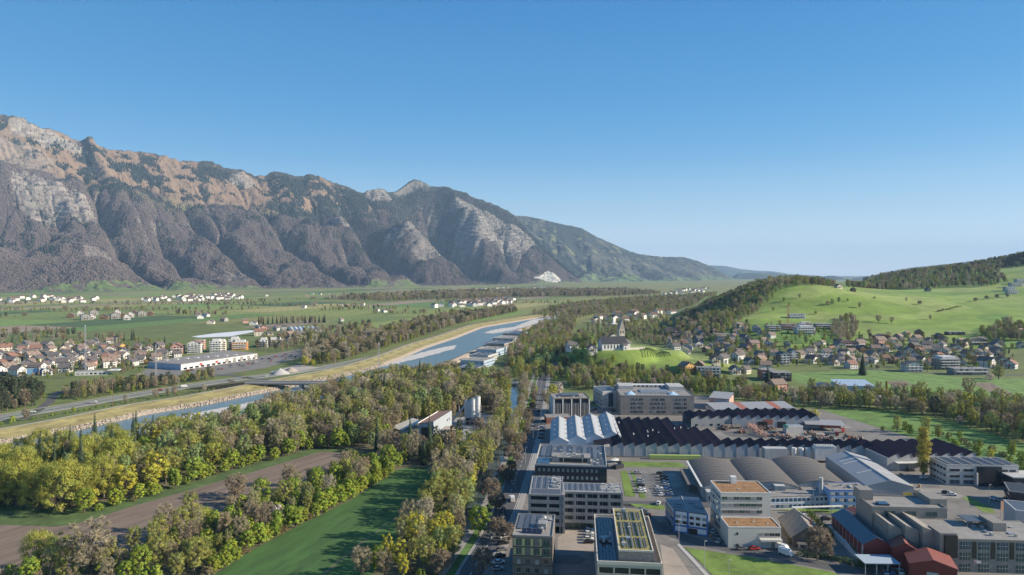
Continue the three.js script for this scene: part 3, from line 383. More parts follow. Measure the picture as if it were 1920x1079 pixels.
function makeTree(seed, o) {
  const r = rng(seed), { H, R, y0 = 0.28, form = 'round', clumps = 30, leaves = 46, leaf = 0.34, tone, spread = 0.25, bare = 0, bark = BARK } = o, trunk = new Tri(), crown = new Tri();
  const tr = H * 0.017 + 0.06, lean = [(r() - 0.5) * 0.12 * H, H * 0.55, (r() - 0.5) * 0.12 * H], mid = [lean[0] * 0.35, H * 0.26, lean[2] * 0.35];
  limb(trunk, [0, -0.6, 0], mid, tr * 1.25, tr * 0.9, bark, 7); limb(trunk, mid, lean, tr * 0.9, tr * 0.5, bark, 6); limb(trunk, lean, [lean[0] * 1.1, H * 0.9, lean[2] * 1.1], tr * 0.5, 0.03, bark, 5);
  const C = [], many = Math.round(clumps * 1.3);
  for (let k = 0; k < many; k++) {
    let t = (k + r()) / many, a = k * 2.399 + r() * 0.9, y, rad;
    if (form === 'column') { y = y0 + (1 - y0) * t; rad = R * (0.35 + 0.65 * Math.sin(Math.PI * clamp(0.12 + t * 0.85))) * Math.sqrt(r()); }
    else if (form === 'spread') { y = y0 + (0.93 - y0) * Math.pow(t, 0.8); rad = R * Math.sqrt(Math.max(0.05, 1 - Math.pow((y - 0.42) / 0.6, 2))) * (0.35 + 0.65 * Math.sqrt(r())); }
    else if (form === 'vase') { y = y0 + (0.94 - y0) * t; rad = R * (0.3 + 0.7 * Math.sin(Math.PI * clamp(0.1 + t * 0.72))) * (0.25 + 0.75 * Math.sqrt(r())); }
    else { y = y0 + (0.95 - y0) * t; rad = R * Math.sqrt(Math.max(0.04, 1 - Math.pow((t - 0.45) / 0.58, 2))) * (0.3 + 0.7 * Math.sqrt(r())); }
    C.push([Math.cos(a) * rad + lean[0] * y, y * H, Math.sin(a) * rad + lean[2] * y]);
  }
  for (const c of C) {
    const rc = (form === 'column' ? 0.55 : 0.27) * R * (0.6 + 0.75 * r()), ct = 1 + (r() - 0.5) * 2 * spread, warm = (r() - 0.5) * spread;
    const from = [lean[0] * 0.6, Math.max(H * y0 * 0.7, c[1] - Math.hypot(c[0], c[2]) * 0.9 - H * 0.06), lean[2] * 0.6]; limb(trunk, from, c, tr * (bare ? 0.3 : 0.26), bare ? 0.035 : 0.03, bark, 3);
    const full = 1 - bare;
    for (let i = 0; i < leaves * 2.5 * full; i++) { const d = rdir(r), q = rc * Math.pow(r(), 0.4), p = vadd(c, [d[0], d[1] * 0.72, d[2]], q), v = ct * (0.82 + r() * 0.36), col = [tone[0] * v * (1 + warm), tone[1] * v, tone[2] * v * (1 - warm)]; leafAt(crown, p, vnorm(vadd(vadd(vadd(d, [0, 0.3, 0]), vnorm([c[0], 0.2 * R, c[2]]), 0.7), rdir(r), 0.4)), leaf * 0.58 * (0.7 + r() * 0.6), col, r); }
    for (let i = 0; i < leaves * bare * 1.25; i++) { const d = vnorm(vadd(rdir(r), [0, 0.55, 0])), a = vadd(c, rdir(r), rc * 0.55 * r()), L = rc * (0.6 + 0.7 * r()), b = vadd(a, d, L), s = vnorm(vcross(d, rdir(r))), v = ct * (0.8 + 0.4 * r()), col = tone.map((q) => q * v), w = 0.05 + 0.05 * r(); crown.tri(vadd(a, s, w), vadd(a, s, -w), b, vnorm(vadd(d, vcross(d, s), 1.2)), col); const f = vnorm(vadd(d, rdir(r), 0.8)), m = vadd(a, d, L * 0.4); crown.tri(vadd(m, s, w * 0.8), vadd(m, s, -w * 0.8), vadd(m, f, L * 0.6), vnorm(vadd(vcross(d, s), [0, 0.4, 0])), col); }
  }
  return { trunk: trunk.geo(), crown: crown.geo(), H, R };
}
function makeSpruce(seed, H, R, tone) {
  const r = rng(seed), trunk = new Tri(), crown = new Tri(); limb(trunk, [0, -0.6, 0], [0, H * 0.95, 0], H * 0.016 + 0.05, 0.03, BARK, 6);
  const levels = Math.round(H * 1.7);
  for (let l = 0; l < levels; l++) { const t = l / (levels - 1), y = H * (0.08 + 0.9 * t), rad = R * Math.pow(1 - t, 0.85) + 0.18, n = Math.max(5, Math.round(13 * (1 - t) + 4));
    for (let k = 0; k < n; k++) { const a = (k + r()) / n * Math.PI * 2, L = rad * (0.65 + 0.5 * r()), d = [Math.cos(a), -0.28 - 0.2 * r(), Math.sin(a)], s = [-Math.sin(a), 0, Math.cos(a)], w = 0.22 + L * 0.17, v = 0.75 + 0.5 * r(), col = tone.map((q) => q * v), A = [0, y, 0], m1 = vadd(vadd(A, d, L * 0.55), s, w), m2 = vadd(vadd(A, d, L * 0.55), s, -w), tip = vadd(A, d, L), nn = vnorm([Math.cos(a) * 0.6, 0.7, Math.sin(a) * 0.6]); crown.tri(A, m1, tip, nn, col); crown.tri(A, tip, m2, nn, col); const h1 = vadd(m1, [0, -0.35 - 0.2 * r(), 0]), h2 = vadd(m2, [0, -0.35, 0]); crown.tri(m1, h1, tip, vnorm(vadd(d, s)), col); crown.tri(m2, tip, h2, vnorm(vadd(d, s, -1)), col); } }
  return { trunk: trunk.geo(), crown: crown.geo(), H, R };
}
const GREEN = [0.215, 0.285, 0.042], LIME = [0.28, 0.335, 0.045], OLIVE = [0.29, 0.295, 0.08], YELLOW = [0.42, 0.40, 0.055], TWIG = [0.365, 0.315, 0.21], GREYTWIG = [0.44, 0.395, 0.30], REDTWIG = [0.32, 0.26, 0.175], SPR = [0.04, 0.066, 0.034], SAGE = [0.25, 0.32, 0.12];
const TREES = {
  green: [0, 1, 2].map((k) => makeTree(100 + k, { H: 12, R: 4, tone: GREEN, y0: 0.22, clumps: 34, leaves: 42, leaf: 0.36 })),
  lime: [0, 1].map((k) => makeTree(110 + k, { H: 9, R: 3.2, tone: LIME, y0: 0.16, clumps: 28, leaves: 42, leaf: 0.30 })),
  olive: [0, 1, 2].map((k) => makeTree(120 + k, { H: 17, R: 4.4, tone: OLIVE, y0: 0.25, form: 'vase', clumps: 40, leaves: 40, leaf: 0.30, bare: 0.35, spread: 0.3 })),
  sage: [0, 1].map((k) => makeTree(130 + k, { H: 16, R: 4.8, tone: SAGE, y0: 0.2, form: 'round', clumps: 40, leaves: 38, leaf: 0.34, bare: 0.15 })),
  willow: [0, 1, 2].map((k) => makeTree(140 + k, { H: 18, R: 7, tone: [0.295, 0.305, 0.06], y0: 0.16, form: 'spread', clumps: 58, leaves: 40, leaf: 0.34, bare: 0.12, spread: 0.22 })),
  yellow: [0, 1].map((k) => makeTree(150 + k, { H: 14, R: 4, tone: YELLOW, y0: 0.25, form: 'vase', clumps: 30, leaves: 40, leaf: 0.32, bare: 0.1 })),
  bare: [0, 1, 2, 3].map((k) => makeTree(160 + k, { H: 17, R: 4.6, tone: [TWIG, GREYTWIG, REDTWIG, TWIG][k], y0: 0.24, form: 'vase', clumps: 40, leaves: 48, bare: 1, bark: k === 1 ? PALEBARK : BARK })),
  birch: [0, 1].map((k) => makeTree(170 + k, { H: 18, R: 3.6, tone: [0.36, 0.345, 0.15], y0: 0.3, form: 'vase', clumps: 34, leaves: 42, leaf: 0.24, bare: 0.6, bark: PALEBARK })),
  round: [0, 1].map((k) => makeTree(180 + k, { H: 9, R: 4, tone: [0.265, 0.215, 0.16], y0: 0.25, form: 'spread', clumps: 36, leaves: 56, bare: 1 })),
  spruce: [0, 1, 2].map((k) => makeSpruce(190 + k, 18 + k * 2, 3.2 - k * 0.2, SPR)),
  pine: [0, 1].map((k) => makeTree(200 + k, { H: 17, R: 3.8, tone: [0.048, 0.062, 0.03], y0: 0.3, form: 'vase', clumps: 34, leaves: 52, leaf: 0.36, spread: 0.3 })),
  blossom: [0, 1].map((k) => makeTree(210 + k, { H: 10, R: 3.8, tone: [0.56, 0.47, 0.42], y0: 0.2, form: 'round', clumps: 30, leaves: 40, leaf: 0.26, bare: 0.3 })),
  poplar: [makeTree(220, { H: 21, R: 2.1, tone: [0.36, 0.30, 0.055], y0: 0.1, form: 'column', clumps: 60, leaves: 44, leaf: 0.28, bare: 0.15, spread: 0.2 })],
  shrub: [0, 1].map((k) => makeTree(230 + k, { H: 4, R: 2.4, tone: [GREEN, [0.19, 0.165, 0.075]][k], y0: 0.1, form: 'round', clumps: 18, leaves: 30, leaf: 0.26, bare: k * 0.5 })),
};
const WORDS = { green: 'leafy green', lime: 'small bright lime green', olive: 'tall olive green budding', sage: 'grey green', willow: 'broad yellow olive willow', yellow: 'bright yellow budding', bare: 'leafless brown', birch: 'pale trunked slender', round: 'round crowned leafless', spruce: 'dark spruce', pine: 'dark pine', blossom: 'white blossoming', poplar: 'tall columnar yellow poplar', shrub: 'low shrubby' };
const crownMat = new THREE.MeshPhysicalMaterial({ vertexColors: true, roughness: 1, transmission: 0.2, thickness: 0, side: THREE.DoubleSide, specularIntensity: 0.2 });
const barkMat = new THREE.MeshStandardMaterial({ vertexColors: true, roughness: 1 });
const needleMat = new THREE.MeshStandardMaterial({ vertexColors: true, roughness: 1, side: THREE.DoubleSide });
const planted = [];                                                               // every tree of the woods: decided later which stand alone
const CELL = 3, grid = new Map();
function freeSpot(x, z, gap) { const n = Math.ceil(gap / CELL), i = Math.floor(x / CELL), j = Math.floor(z / CELL); for (let a = -n; a <= n; a++) for (let b = -n; b <= n; b++) for (const q of grid.get((i + a) * 100003 + j + b) ?? []) if ((q[0] - x) ** 2 + (q[1] - z) ** 2 < gap * gap) return false; return true; }
function claim(x, z) { const k = Math.floor(x / CELL) * 100003 + Math.floor(z / CELL); if (!grid.has(k)) grid.set(k, []); grid.get(k).push([x, z]); }
const keepOut = [];                                                               // world rectangles [x, z, half width, half depth, turn] kept free of trees
function blocked(x, z) { for (const [cx, cz, a, b, t] of keepOut) { const dx = x - cx, dz = z - cz, c = Math.cos(t), s = Math.sin(t); if (Math.abs(dx * c - dz * s) < a && Math.abs(dx * s + dz * c) < b) return true; } return false; }
function inside(p, x, z) { let r = false; for (let i = 0, j = p.length - 1; i < p.length; j = i++) if ((p[i][1] > z) !== (p[j][1] > z) && x < (p[j][0] - p[i][0]) * (z - p[i][1]) / (p[j][1] - p[i][1]) + p[i][0]) r = !r; return r; }
function pick(r, mix) { let t = 0; for (const k in mix) t += mix[k]; t *= r(); for (const k in mix) if ((t -= mix[k]) <= 0) return k; return Object.keys(mix)[0]; }
function plant(x, z, kind, s, where, r, squash = 1) { planted.push({ x, z, y: ground(x, z), kind, k: Math.floor(r() * TREES[kind].length), s, sx: s * squash, turn: r() * 6.28, where }); claim(x, z); }
function wood(where, outline, gap, mix, [s0, s1], seed, hill = false) {
  const r = rng(seed), p = outline.map(([a, b]) => hill ? (([x, , z]) => [x, z])(onGround(a, b)) : G(a, b, 0)), xs = p.map((q) => q[0]), zs = p.map((q) => q[1]), x0 = Math.min(...xs), x1 = Math.max(...xs), z0 = Math.min(...zs), z1 = Math.max(...zs), tries = Math.min(26000, (x1 - x0) * (z1 - z0) / gap / gap * 3);
  for (let i = 0; i < tries; i++) { const x = lerp(x0, x1, r()), z = lerp(z0, z1, r()); if (!inside(p, x, z)) continue; if (blocked(x, z) || !freeSpot(x, z, gap)) continue; const m = typeof mix === 'function' ? mix(CX + x / -z * FOCAL, -z, r) : mix; plant(x, z, pick(r, m), lerp(s0, s1, r()) * (r() < 0.18 ? 1.25 : r() < 0.3 ? 0.72 : 1), where, r, 0.72 + 0.32 * r()); }
}
function row(where, line, gap, mix, [s0, s1], jit, seed, hill = false) { const r = rng(seed), w = dense(line.map(([a, b]) => hill ? (([x, , z]) => [x, z])(onGround(a, b)) : G(a, b, 0)), gap); for (const [x, z] of w) { const a = x + (r() - 0.5) * jit * 2, b = z + (r() - 0.5) * jit * 2; if (!blocked(a, b)) plant(a, b, pick(r, mix), lerp(s0, s1, r()), where, r, 0.85 + 0.3 * r()); } }
function one(px, py, kind, height, where, seed, width = 1) { const [x, y, z] = onGround(px, py), r = rng(seed), t = TREES[kind][0]; planted.push({ x, z, y, kind, k: Math.floor(r() * TREES[kind].length), s: height / t.H, sx: height / t.H * width, turn: r() * 6, where, alone: true }); claim(x, z); }

function woodAt(where, outline, gap, mix, [s0, s1], seed) { const r = rng(seed), p = outline.map(([a, d]) => across(a, d)), xs = p.map((q) => q[0]), zs = p.map((q) => q[1]), x0 = Math.min(...xs), x1 = Math.max(...xs), z0 = Math.min(...zs), z1 = Math.max(...zs), tries = Math.min(40000, (x1 - x0) * (z1 - z0) / gap / gap * 3); for (let i = 0; i < tries; i++) { const x = lerp(x0, x1, r()), z = lerp(z0, z1, r()); if (!inside(p, x, z) || blocked(x, z) || !freeSpot(x, z, gap)) continue; plant(x, z, pick(r, mix), lerp(s0, s1, r()), where, r, 0.8 + 0.3 * r()); } }
// ------------------------------------------------------------------ kit for buildings
const corr = grain(4, 0.10, 61, { stretch: [6, 0.2], base: 8 }), corrV = grain(4, 0.12, 62, { stretch: [6, 0.15], base: 8 });
const dull = (r, g, b, map) => new THREE.MeshPhysicalMaterial({ color: new THREE.Color().setRGB(r, g, b), map, roughness: 0.9, specularIntensity: 0.15 });
const stain = grain(14, 0.11, 77, { stretch: [1.6, 0.6], octaves: 6 }), worn = (r, g, b) => mat(r * GM, g * GM, b * GM, { map: stain });
const W = {
  glass: mat(0.018, 0.024, 0.032, { roughness: 0.06 }), blind: mat(0.27, 0.275, 0.275), curtain: mat(0.12, 0.125, 0.13, { roughness: 0.3 }), bluegl: mat(0.03, 0.06, 0.10, { roughness: 0.08 }), greengl: mat(0.045, 0.08, 0.075, { roughness: 0.1 }),
  white: worn(0.60, 0.59, 0.565), cream: worn(0.62, 0.56, 0.46), pale: worn(0.42, 0.415, 0.40), grey: worn(0.26, 0.258, 0.25), mid: worn(0.235, 0.225, 0.21), taupe: worn(0.255, 0.225, 0.195), brown: worn(0.15, 0.125, 0.105), dark: mat(0.028, 0.030, 0.036, { roughness: 0.6 }), black: mat(0.012, 0.012, 0.014, { roughness: 0.5 }),
  sheet: mat(0.36 * GM, 0.37 * GM, 0.38 * GM, { map: corrV, roughness: 0.55 }), sheetBlue: mat(0.33 * GM, 0.42 * GM, 0.52 * GM, { map: corrV, roughness: 0.55 }), sheetGrey: mat(0.30 * GM, 0.30 * GM, 0.30 * GM, { map: corrV, roughness: 0.55 }),
  saw: dull(0.024 * GM, 0.021 * GM, 0.032 * GM, corr), sawRed: dull(0.055 * GM, 0.034 * GM, 0.046 * GM, corr), pvc: mat(0.25 * GM, 0.237 * GM, 0.217 * GM, { map: grain(18, 0.14, 63), roughness: 0.9 }), gravelRoof: mat(0.24 * GM, 0.22 * GM, 0.20 * GM, { map: gravelGrain }), sedum: mat(0.25 * GM, 0.135 * GM, 0.06 * GM, { map: grain(9, 0.3, 64, { octaves: 6 }), roughness: 1 }), moss: mat(0.23 * GM, 0.20 * GM, 0.07 * GM, { map: grain(9, 0.35, 65, { octaves: 6 }), roughness: 1 }),
  pv: mat(0.014, 0.02, 0.042, { roughness: 0.12 }), pvGrey: mat(0.085, 0.09, 0.105, { roughness: 0.4 }), red: mat(0.165 * GM, 0.022 * GM, 0.020 * GM, { map: corr, roughness: 0.6 }), redRoof: mat(0.20 * GM, 0.058 * GM, 0.045 * GM, { map: corr, roughness: 0.7 }), rust: mat(0.33 * GM, 0.115 * GM, 0.075 * GM, { map: corr, roughness: 0.7 }), blue: mat(0.045, 0.13, 0.33), skyblue: mat(0.20, 0.37, 0.60), vault: mat(0.118 * GM, 0.108 * GM, 0.10 * GM, { map: grain(7, 0.28, 66, { stretch: [0.25, 4] }), roughness: 0.95 }),
  tileRed: mat(0.23 * GM, 0.125 * GM, 0.09 * GM, { map: grain(6, 0.25, 67) }), tileBrown: mat(0.20 * GM, 0.15 * GM, 0.12 * GM, { map: grain(6, 0.25, 68) }), tileDark: mat(0.11 * GM, 0.10 * GM, 0.098 * GM, { map: grain(6, 0.25, 69) }), timber: mat(0.20 * GM, 0.13 * GM, 0.075 * GM, { map: grain(3, 0.2, 70, { stretch: [4, 0.4] }) }), ochre: worn(0.50, 0.30, 0.10), pink: worn(0.52, 0.30, 0.24), orange: worn(0.62, 0.27, 0.07),
};
// a building whose front roof edge runs between two surveyed points at height h and which reaches D metres back from there
function site(name, label, category, l, r, h, o = {}) {
  const y = o.y ?? 0, A = G(l[0], l[1], h + y), B = G(r[0], r[1], h + y), w = Math.hypot(B[0] - A[0], B[1] - A[1]), turn = o.turn ?? Math.atan2(-(B[1] - A[1]), B[0] - A[0]), D = o.D ?? 10, cx = (A[0] + B[0]) / 2, cz = (A[1] + B[1]) / 2;
  const t = thing(name, label, category, cx, y, cz, turn, o.group); t.w = w; t.h = h; t.D = D;
  const dx = -Math.sin(turn) * D / 2, dz = -Math.cos(turn) * D / 2; keepOut.push([cx + dx, cz + dz, w / 2 + 3, D / 2 + 3, turn]);
  return t;
}
function vol(t, name, x0, x1, y0, y1, z0, z1, m) { return part(name, planar(box(x1 - x0, y1 - y0, z1 - z0, (x0 + x1) / 2, y0, (z0 + z1) / 2)), m, t); }
function flatRoof(t, x0, x1, y, z0, z1, m, rim = W.pale, rh = 0.7) {           // roof sheet with its parapet
  const r = vol(t, 'roof', x0 + 0.3, x1 - 0.3, y - 0.15, y + 0.05, z0 + 0.3, z1 - 0.3, m); 
  part('parapet', mergeGeometries([box(x1 - x0 + 0.1, rh, 0.35, (x0 + x1) / 2, y - 0.2, z1 - 0.12), box(x1 - x0 + 0.1, rh, 0.35, (x0 + x1) / 2, y - 0.2, z0 + 0.12), box(0.35, rh - 0.004, z1 - z0 - 0.6, x0 + 0.12, y - 0.2, (z0 + z1) / 2), box(0.35, rh - 0.004, z1 - z0 - 0.6, x1 - 0.12, y - 0.2, (z0 + z1) / 2)]), rim, t);
  return r;
}
function planar(g) { const p = g.attributes.position, n = g.attributes.normal, uv = []; for (let i = 0; i < p.count; i++) { const ax = Math.abs(n.getX(i)), ay = Math.abs(n.getY(i)); ay > 0.5 ? uv.push(p.getX(i), p.getZ(i)) : ax > 0.5 ? uv.push(p.getZ(i), p.getY(i)) : uv.push(p.getX(i), p.getY(i)); } g.setAttribute('uv', new THREE.Float32BufferAttribute(uv, 2)); return g; }
// windows on a face: 'f' front (z = at), 'l' left side (x = at), 'r' right side; centre positions us along the face, rows ys of sill heights
const blindDice = rng(4321);
function windows(t, face, at, us, ys, w, h, m = W.glass, frame) {
  for (const y of ys) for (const u of us) {
    const g = face === 'f' ? cbox(w, h, 0.12) : cbox(0.12, h, w), dice = blindDice(), o = part('window', g, us.length * ys.length > 3 && w < 3 ? (dice < 0.16 ? W.blind : dice < 0.34 ? W.curtain : m) : m, t); face === 'f' ? o.position.set(u, y + h / 2, at + 0.03) : o.position.set(at + (face === 'l' ? -0.03 : 0.03), y + h / 2, u);
    if (frame) { const f = part('sill', face === 'f' ? cbox(w + 0.2, 0.12, 0.3) : cbox(0.3, 0.12, w + 0.2), frame, o); f.position.y = -h / 2 - 0.07; const k = part('mullion', face === 'f' ? cbox(0.1, h, 0.2) : cbox(0.2, h, 0.1), frame, o); k.position.x = 0; }
  }
}
const spread = (a, b, n) => Array.from({ length: n }, (_, i) => a + (b - a) * (n === 1 ? 0.5 : i / (n - 1)));
function panels(t, x0, x1, z0, z1, y, n, alongX, m = W.pvGrey, tilt = 0.14, gap = 0.35) {  // rows of solar panels
  for (let i = 0; i < n; i++) { const p = (i + 0.5) / n; const L = alongX ? x1 - x0 : z1 - z0, wd = (alongX ? z1 - z0 : x1 - x0) / n - gap, g = []; const cells = Math.max(1, Math.round(L / 1.7)), cl = L / cells; for (let c = 0; c < cells; c++) { const b = alongX ? new THREE.BoxGeometry(cl - 0.08, 0.06, wd) : new THREE.BoxGeometry(wd, 0.06, cl - 0.08); if (alongX) { b.rotateX(tilt); b.translate(x0 + (c + 0.5) * cl, 0, 0); } else { b.rotateZ(i % 2 ? tilt : -tilt); b.translate(0, 0, z0 + (c + 0.5) * cl); } g.push(b); } const o = part('solar_panel_row', mergeGeometries(g), m, t); alongX ? o.position.set(0, y + 0.3, lerp(z0, z1, p)) : o.position.set(lerp(x0, x1, p), y + 0.3, 0); }
}
function gableGeo(x0, x1, z0, z1, eave, ridge, ov = 0.5, th = 0.22, xr = (x0 + x1) / 2) {   // two roof slabs over a depth-running ridge
  const k = (ridge - eave) / ((x1 - x0) / 2), L = [], f = (a, ya, b, yb) => [[a, ya, z1 + ov], [b, yb, z1 + ov], [b, yb, z0 - ov], [a, ya, z0 - ov]];
  const slab = (a, ya, b, yb) => { const t = f(a, ya + th, b, yb + th), u = f(a, ya, b, yb); L.push(...(a < b ? t : [t[1], t[0], t[3], t[2]])); L.push(...(a < b ? [u[3], u[2], u[1], u[0]] : [u[2], u[3], u[0], u[1]])); L.push(u[0], u[1], t[1], t[0], t[3], t[2], u[2], u[3], t[0], t[3], u[3], u[0]); };
  const out = []; L.length = 0; slab(x0 - ov, eave - k * ov, xr, ridge); out.push(quadGeo(L.slice())); L.length = 0; slab(x1 + ov, eave - k * ov, xr, ridge); out.push(quadGeo(L.slice())); return out;
}
function prismX(poly, z0, z1) { const s = new THREE.Shape(poly.map(([x, y]) => new THREE.Vector2(x, y))), g = new THREE.ExtrudeGeometry(s, { depth: z1 - z0, bevelEnabled: false }); g.translate(0, 0, z0); return g; }
function gable(t, x0, x1, z0, z1, eave, ridge, wall, roofL, roofR = roofL, o = {}) {
  part('wall', prismX([[x0, 0], [x1, 0], [x1, eave], [(x0 + x1) / 2, ridge], [x0, eave]], z0, z1), wall, t); const [a, b] = gableGeo(x0, x1, z0, z1, eave + 0.02, ridge + 0.02, o.ov ?? 0.5); part('roof', a, roofL, t); part('roof', b, roofR, t);
}
// sawtooth hall: teeth side by side along x, each rising gently to the right and dropping steeply
function sawtooth(t, xs, z0, z1, low, high, wall, roof, steep = 0.16) {
  for (let i = 0; i < xs.length - 1; i++) { const a = xs[i], b = xs[i + 1], c = lerp(a, b, 1 - steep), zb = Array.isArray(z0) ? z0[i] : z0, m = Array.isArray(roof) ? roof[i] : roof;
    part('wall_panel', prismX([[a + 0.03, 0], [b - 0.03, 0], [b - 0.03, low - 0.1], [c, high - 0.1], [a + 0.03, low - 0.1]], z1 - 0.3, z1), wall, t);
    part('rear_wall', prismX([[a + 0.03, 0], [b - 0.03, 0], [b - 0.03, low - 0.1], [c, high - 0.1], [a + 0.03, low - 0.1]], zb, zb + 0.3), wall, t);
    part('roof_slope', quadGeo([[a, low, z1 + 0.25], [c, high, z1 + 0.25], [c, high, zb - 0.25], [a, low, zb - 0.25], [a, low - 0.12, z1 + 0.25], [a, low, z1 + 0.25], [a, low, zb - 0.25], [a, low - 0.12, zb - 0.25], [a, low - 0.12, z1 + 0.25], [c, high - 0.12, z1 + 0.25], [c, high, z1 + 0.25], [a, low, z1 + 0.25]]), m, t);
    part('skylight', quadGeo([[c, high, z1 + 0.25], [b, low, z1 + 0.25], [b, low, zb - 0.25], [c, high, zb - 0.25]]), W.pale, t); }
}
// walls as floor bands in front of a glass core
function banded(t, x0, x1, z0, z1, floors, fh, band, glassM, wallM, o = {}) {
  const g = o.ground ?? 0; vol(t, 'glazing', x0 + 0.3, x1 - 0.3, g, g + floors * fh, z0 + 0.3, z1 - 0.3, glassM);
  for (let i = 0; i <= floors; i++) { const y0 = i === 0 ? g - (o.plinth ?? 0) : g + i * fh - band * 0.55, y1 = i === floors ? g + floors * fh + 0.3 : g + i * fh + band * 0.45; vol(t, 'floor_band', x0, x1, y0, y1, z0, z1, wallM); }
  const n = o.piers ?? 0; if (n) for (const u of spread(x0 + 0.4, x1 - 0.4, n)) for (let i = 0; i < floors; i++) vol(t, 'pier', u - (o.pw ?? 0.35), u + (o.pw ?? 0.35), g + i * fh + (i ? band * 0.45 : band * 0.45), g + (i + 1) * fh - band * 0.55, z1 - 0.32, z1 - 0.004, wallM);
  const s = o.sidePiers ?? 0; if (s) for (const v of spread(z0 + 0.4, z1 - 0.4, s)) for (let i = 0; i < floors; i++) for (const q of [0, 1]) vol(t, 'pier', q ? x1 - 0.32 : x0 + 0.004, q ? x1 - 0.004 : x0 + 0.32, g + i * fh + band * 0.45, g + (i + 1) * fh - band * 0.55, v - 0.5, v + 0.5, wallM);
}
function unit(t, x, y, z, w, h, d, m = W.pale) { const o = part('roof_unit', cbox(w, h, d), m, t); o.position.set(x, y + h / 2, z); return o; }
function clutter(t, seed, n, x0, x1, z0, z1, y) { const r = rng(seed); for (let i = 0; i < n; i++) { const s = 0.5 + r() * 1.3; unit(t, lerp(x0, x1, r()), y, lerp(z0, z1, r()), s, 0.4 + r() * 0.9, 0.5 + r() * 1.3, r() < 0.5 ? W.pale : r() < 0.5 ? W.grey : M.steel); } }
const t2 = (w, h) => Math.hypot(w + 1.1, h);
// ------------------------------------------------------------------ office blocks along the main road
{ // dark office with solar roof
  const t = site('office_building', 'dark office block with rows of windows and solar roof beside main road', 'building', [1003, 873], [1138, 877], 14.6, { D: 40 }), a = -t.w / 2, b = t.w / 2, D = -t.D;
  banded(t, a, b, D, 0, 4, 3.6, 2.0, W.greengl, W.dark, { sidePiers: 9 }); for (let f = 0; f < 4; f++) for (const u of spread(a + 2.2, b - 5, 13)) vol(t, 'pier', u - 0.55, u + 0.55, f * 3.6 + 0.905, f * 3.6 + 2.495, -0.2, -0.02, f % 2 ? W.grey : W.pale);
  flatRoof(t, a, b, 14.75, D, 0, W.pvc, W.pale, 0.9);
  panels(t, a + 1.5, b - 1.5, D + 1.5, -15, 14.85, 12, false, W.pvGrey, 0.16, 0.5); panels(t, b - 5.5, b - 1, -14, -2, 14.85, 2, false, W.pvGrey);
  vol(t, 'penthouse', a + 8, b - 8, 14.8, 17.6, -14, -5.5, W.pvc); vol(t, 'penthouse_window', a + 12, b - 9.5, 15.2, 17.0, -5.6, -5.45, W.black); for (const u of [a + 14, b - 12]) vol(t, 'penthouse_pillar', u - 0.2, u + 0.2, 15, 17.4, -5.44, -5.3, W.pale);
  vol(t, 'terrace_glass', a + 0.8, a + 7.2, 14.82, 15.5, -12, -1.2, W.bluegl); vol(t, 'terrace_screen', a + 7.4, a + 11.6, 14.82, 16.4, -6, -5.6, W.greengl); clutter(t, 7, 16, a + 9, b - 2, -17, -6, 17.6); clutter(t, 8, 12, b - 8, b - 2, -12, -2, 14.8);
}
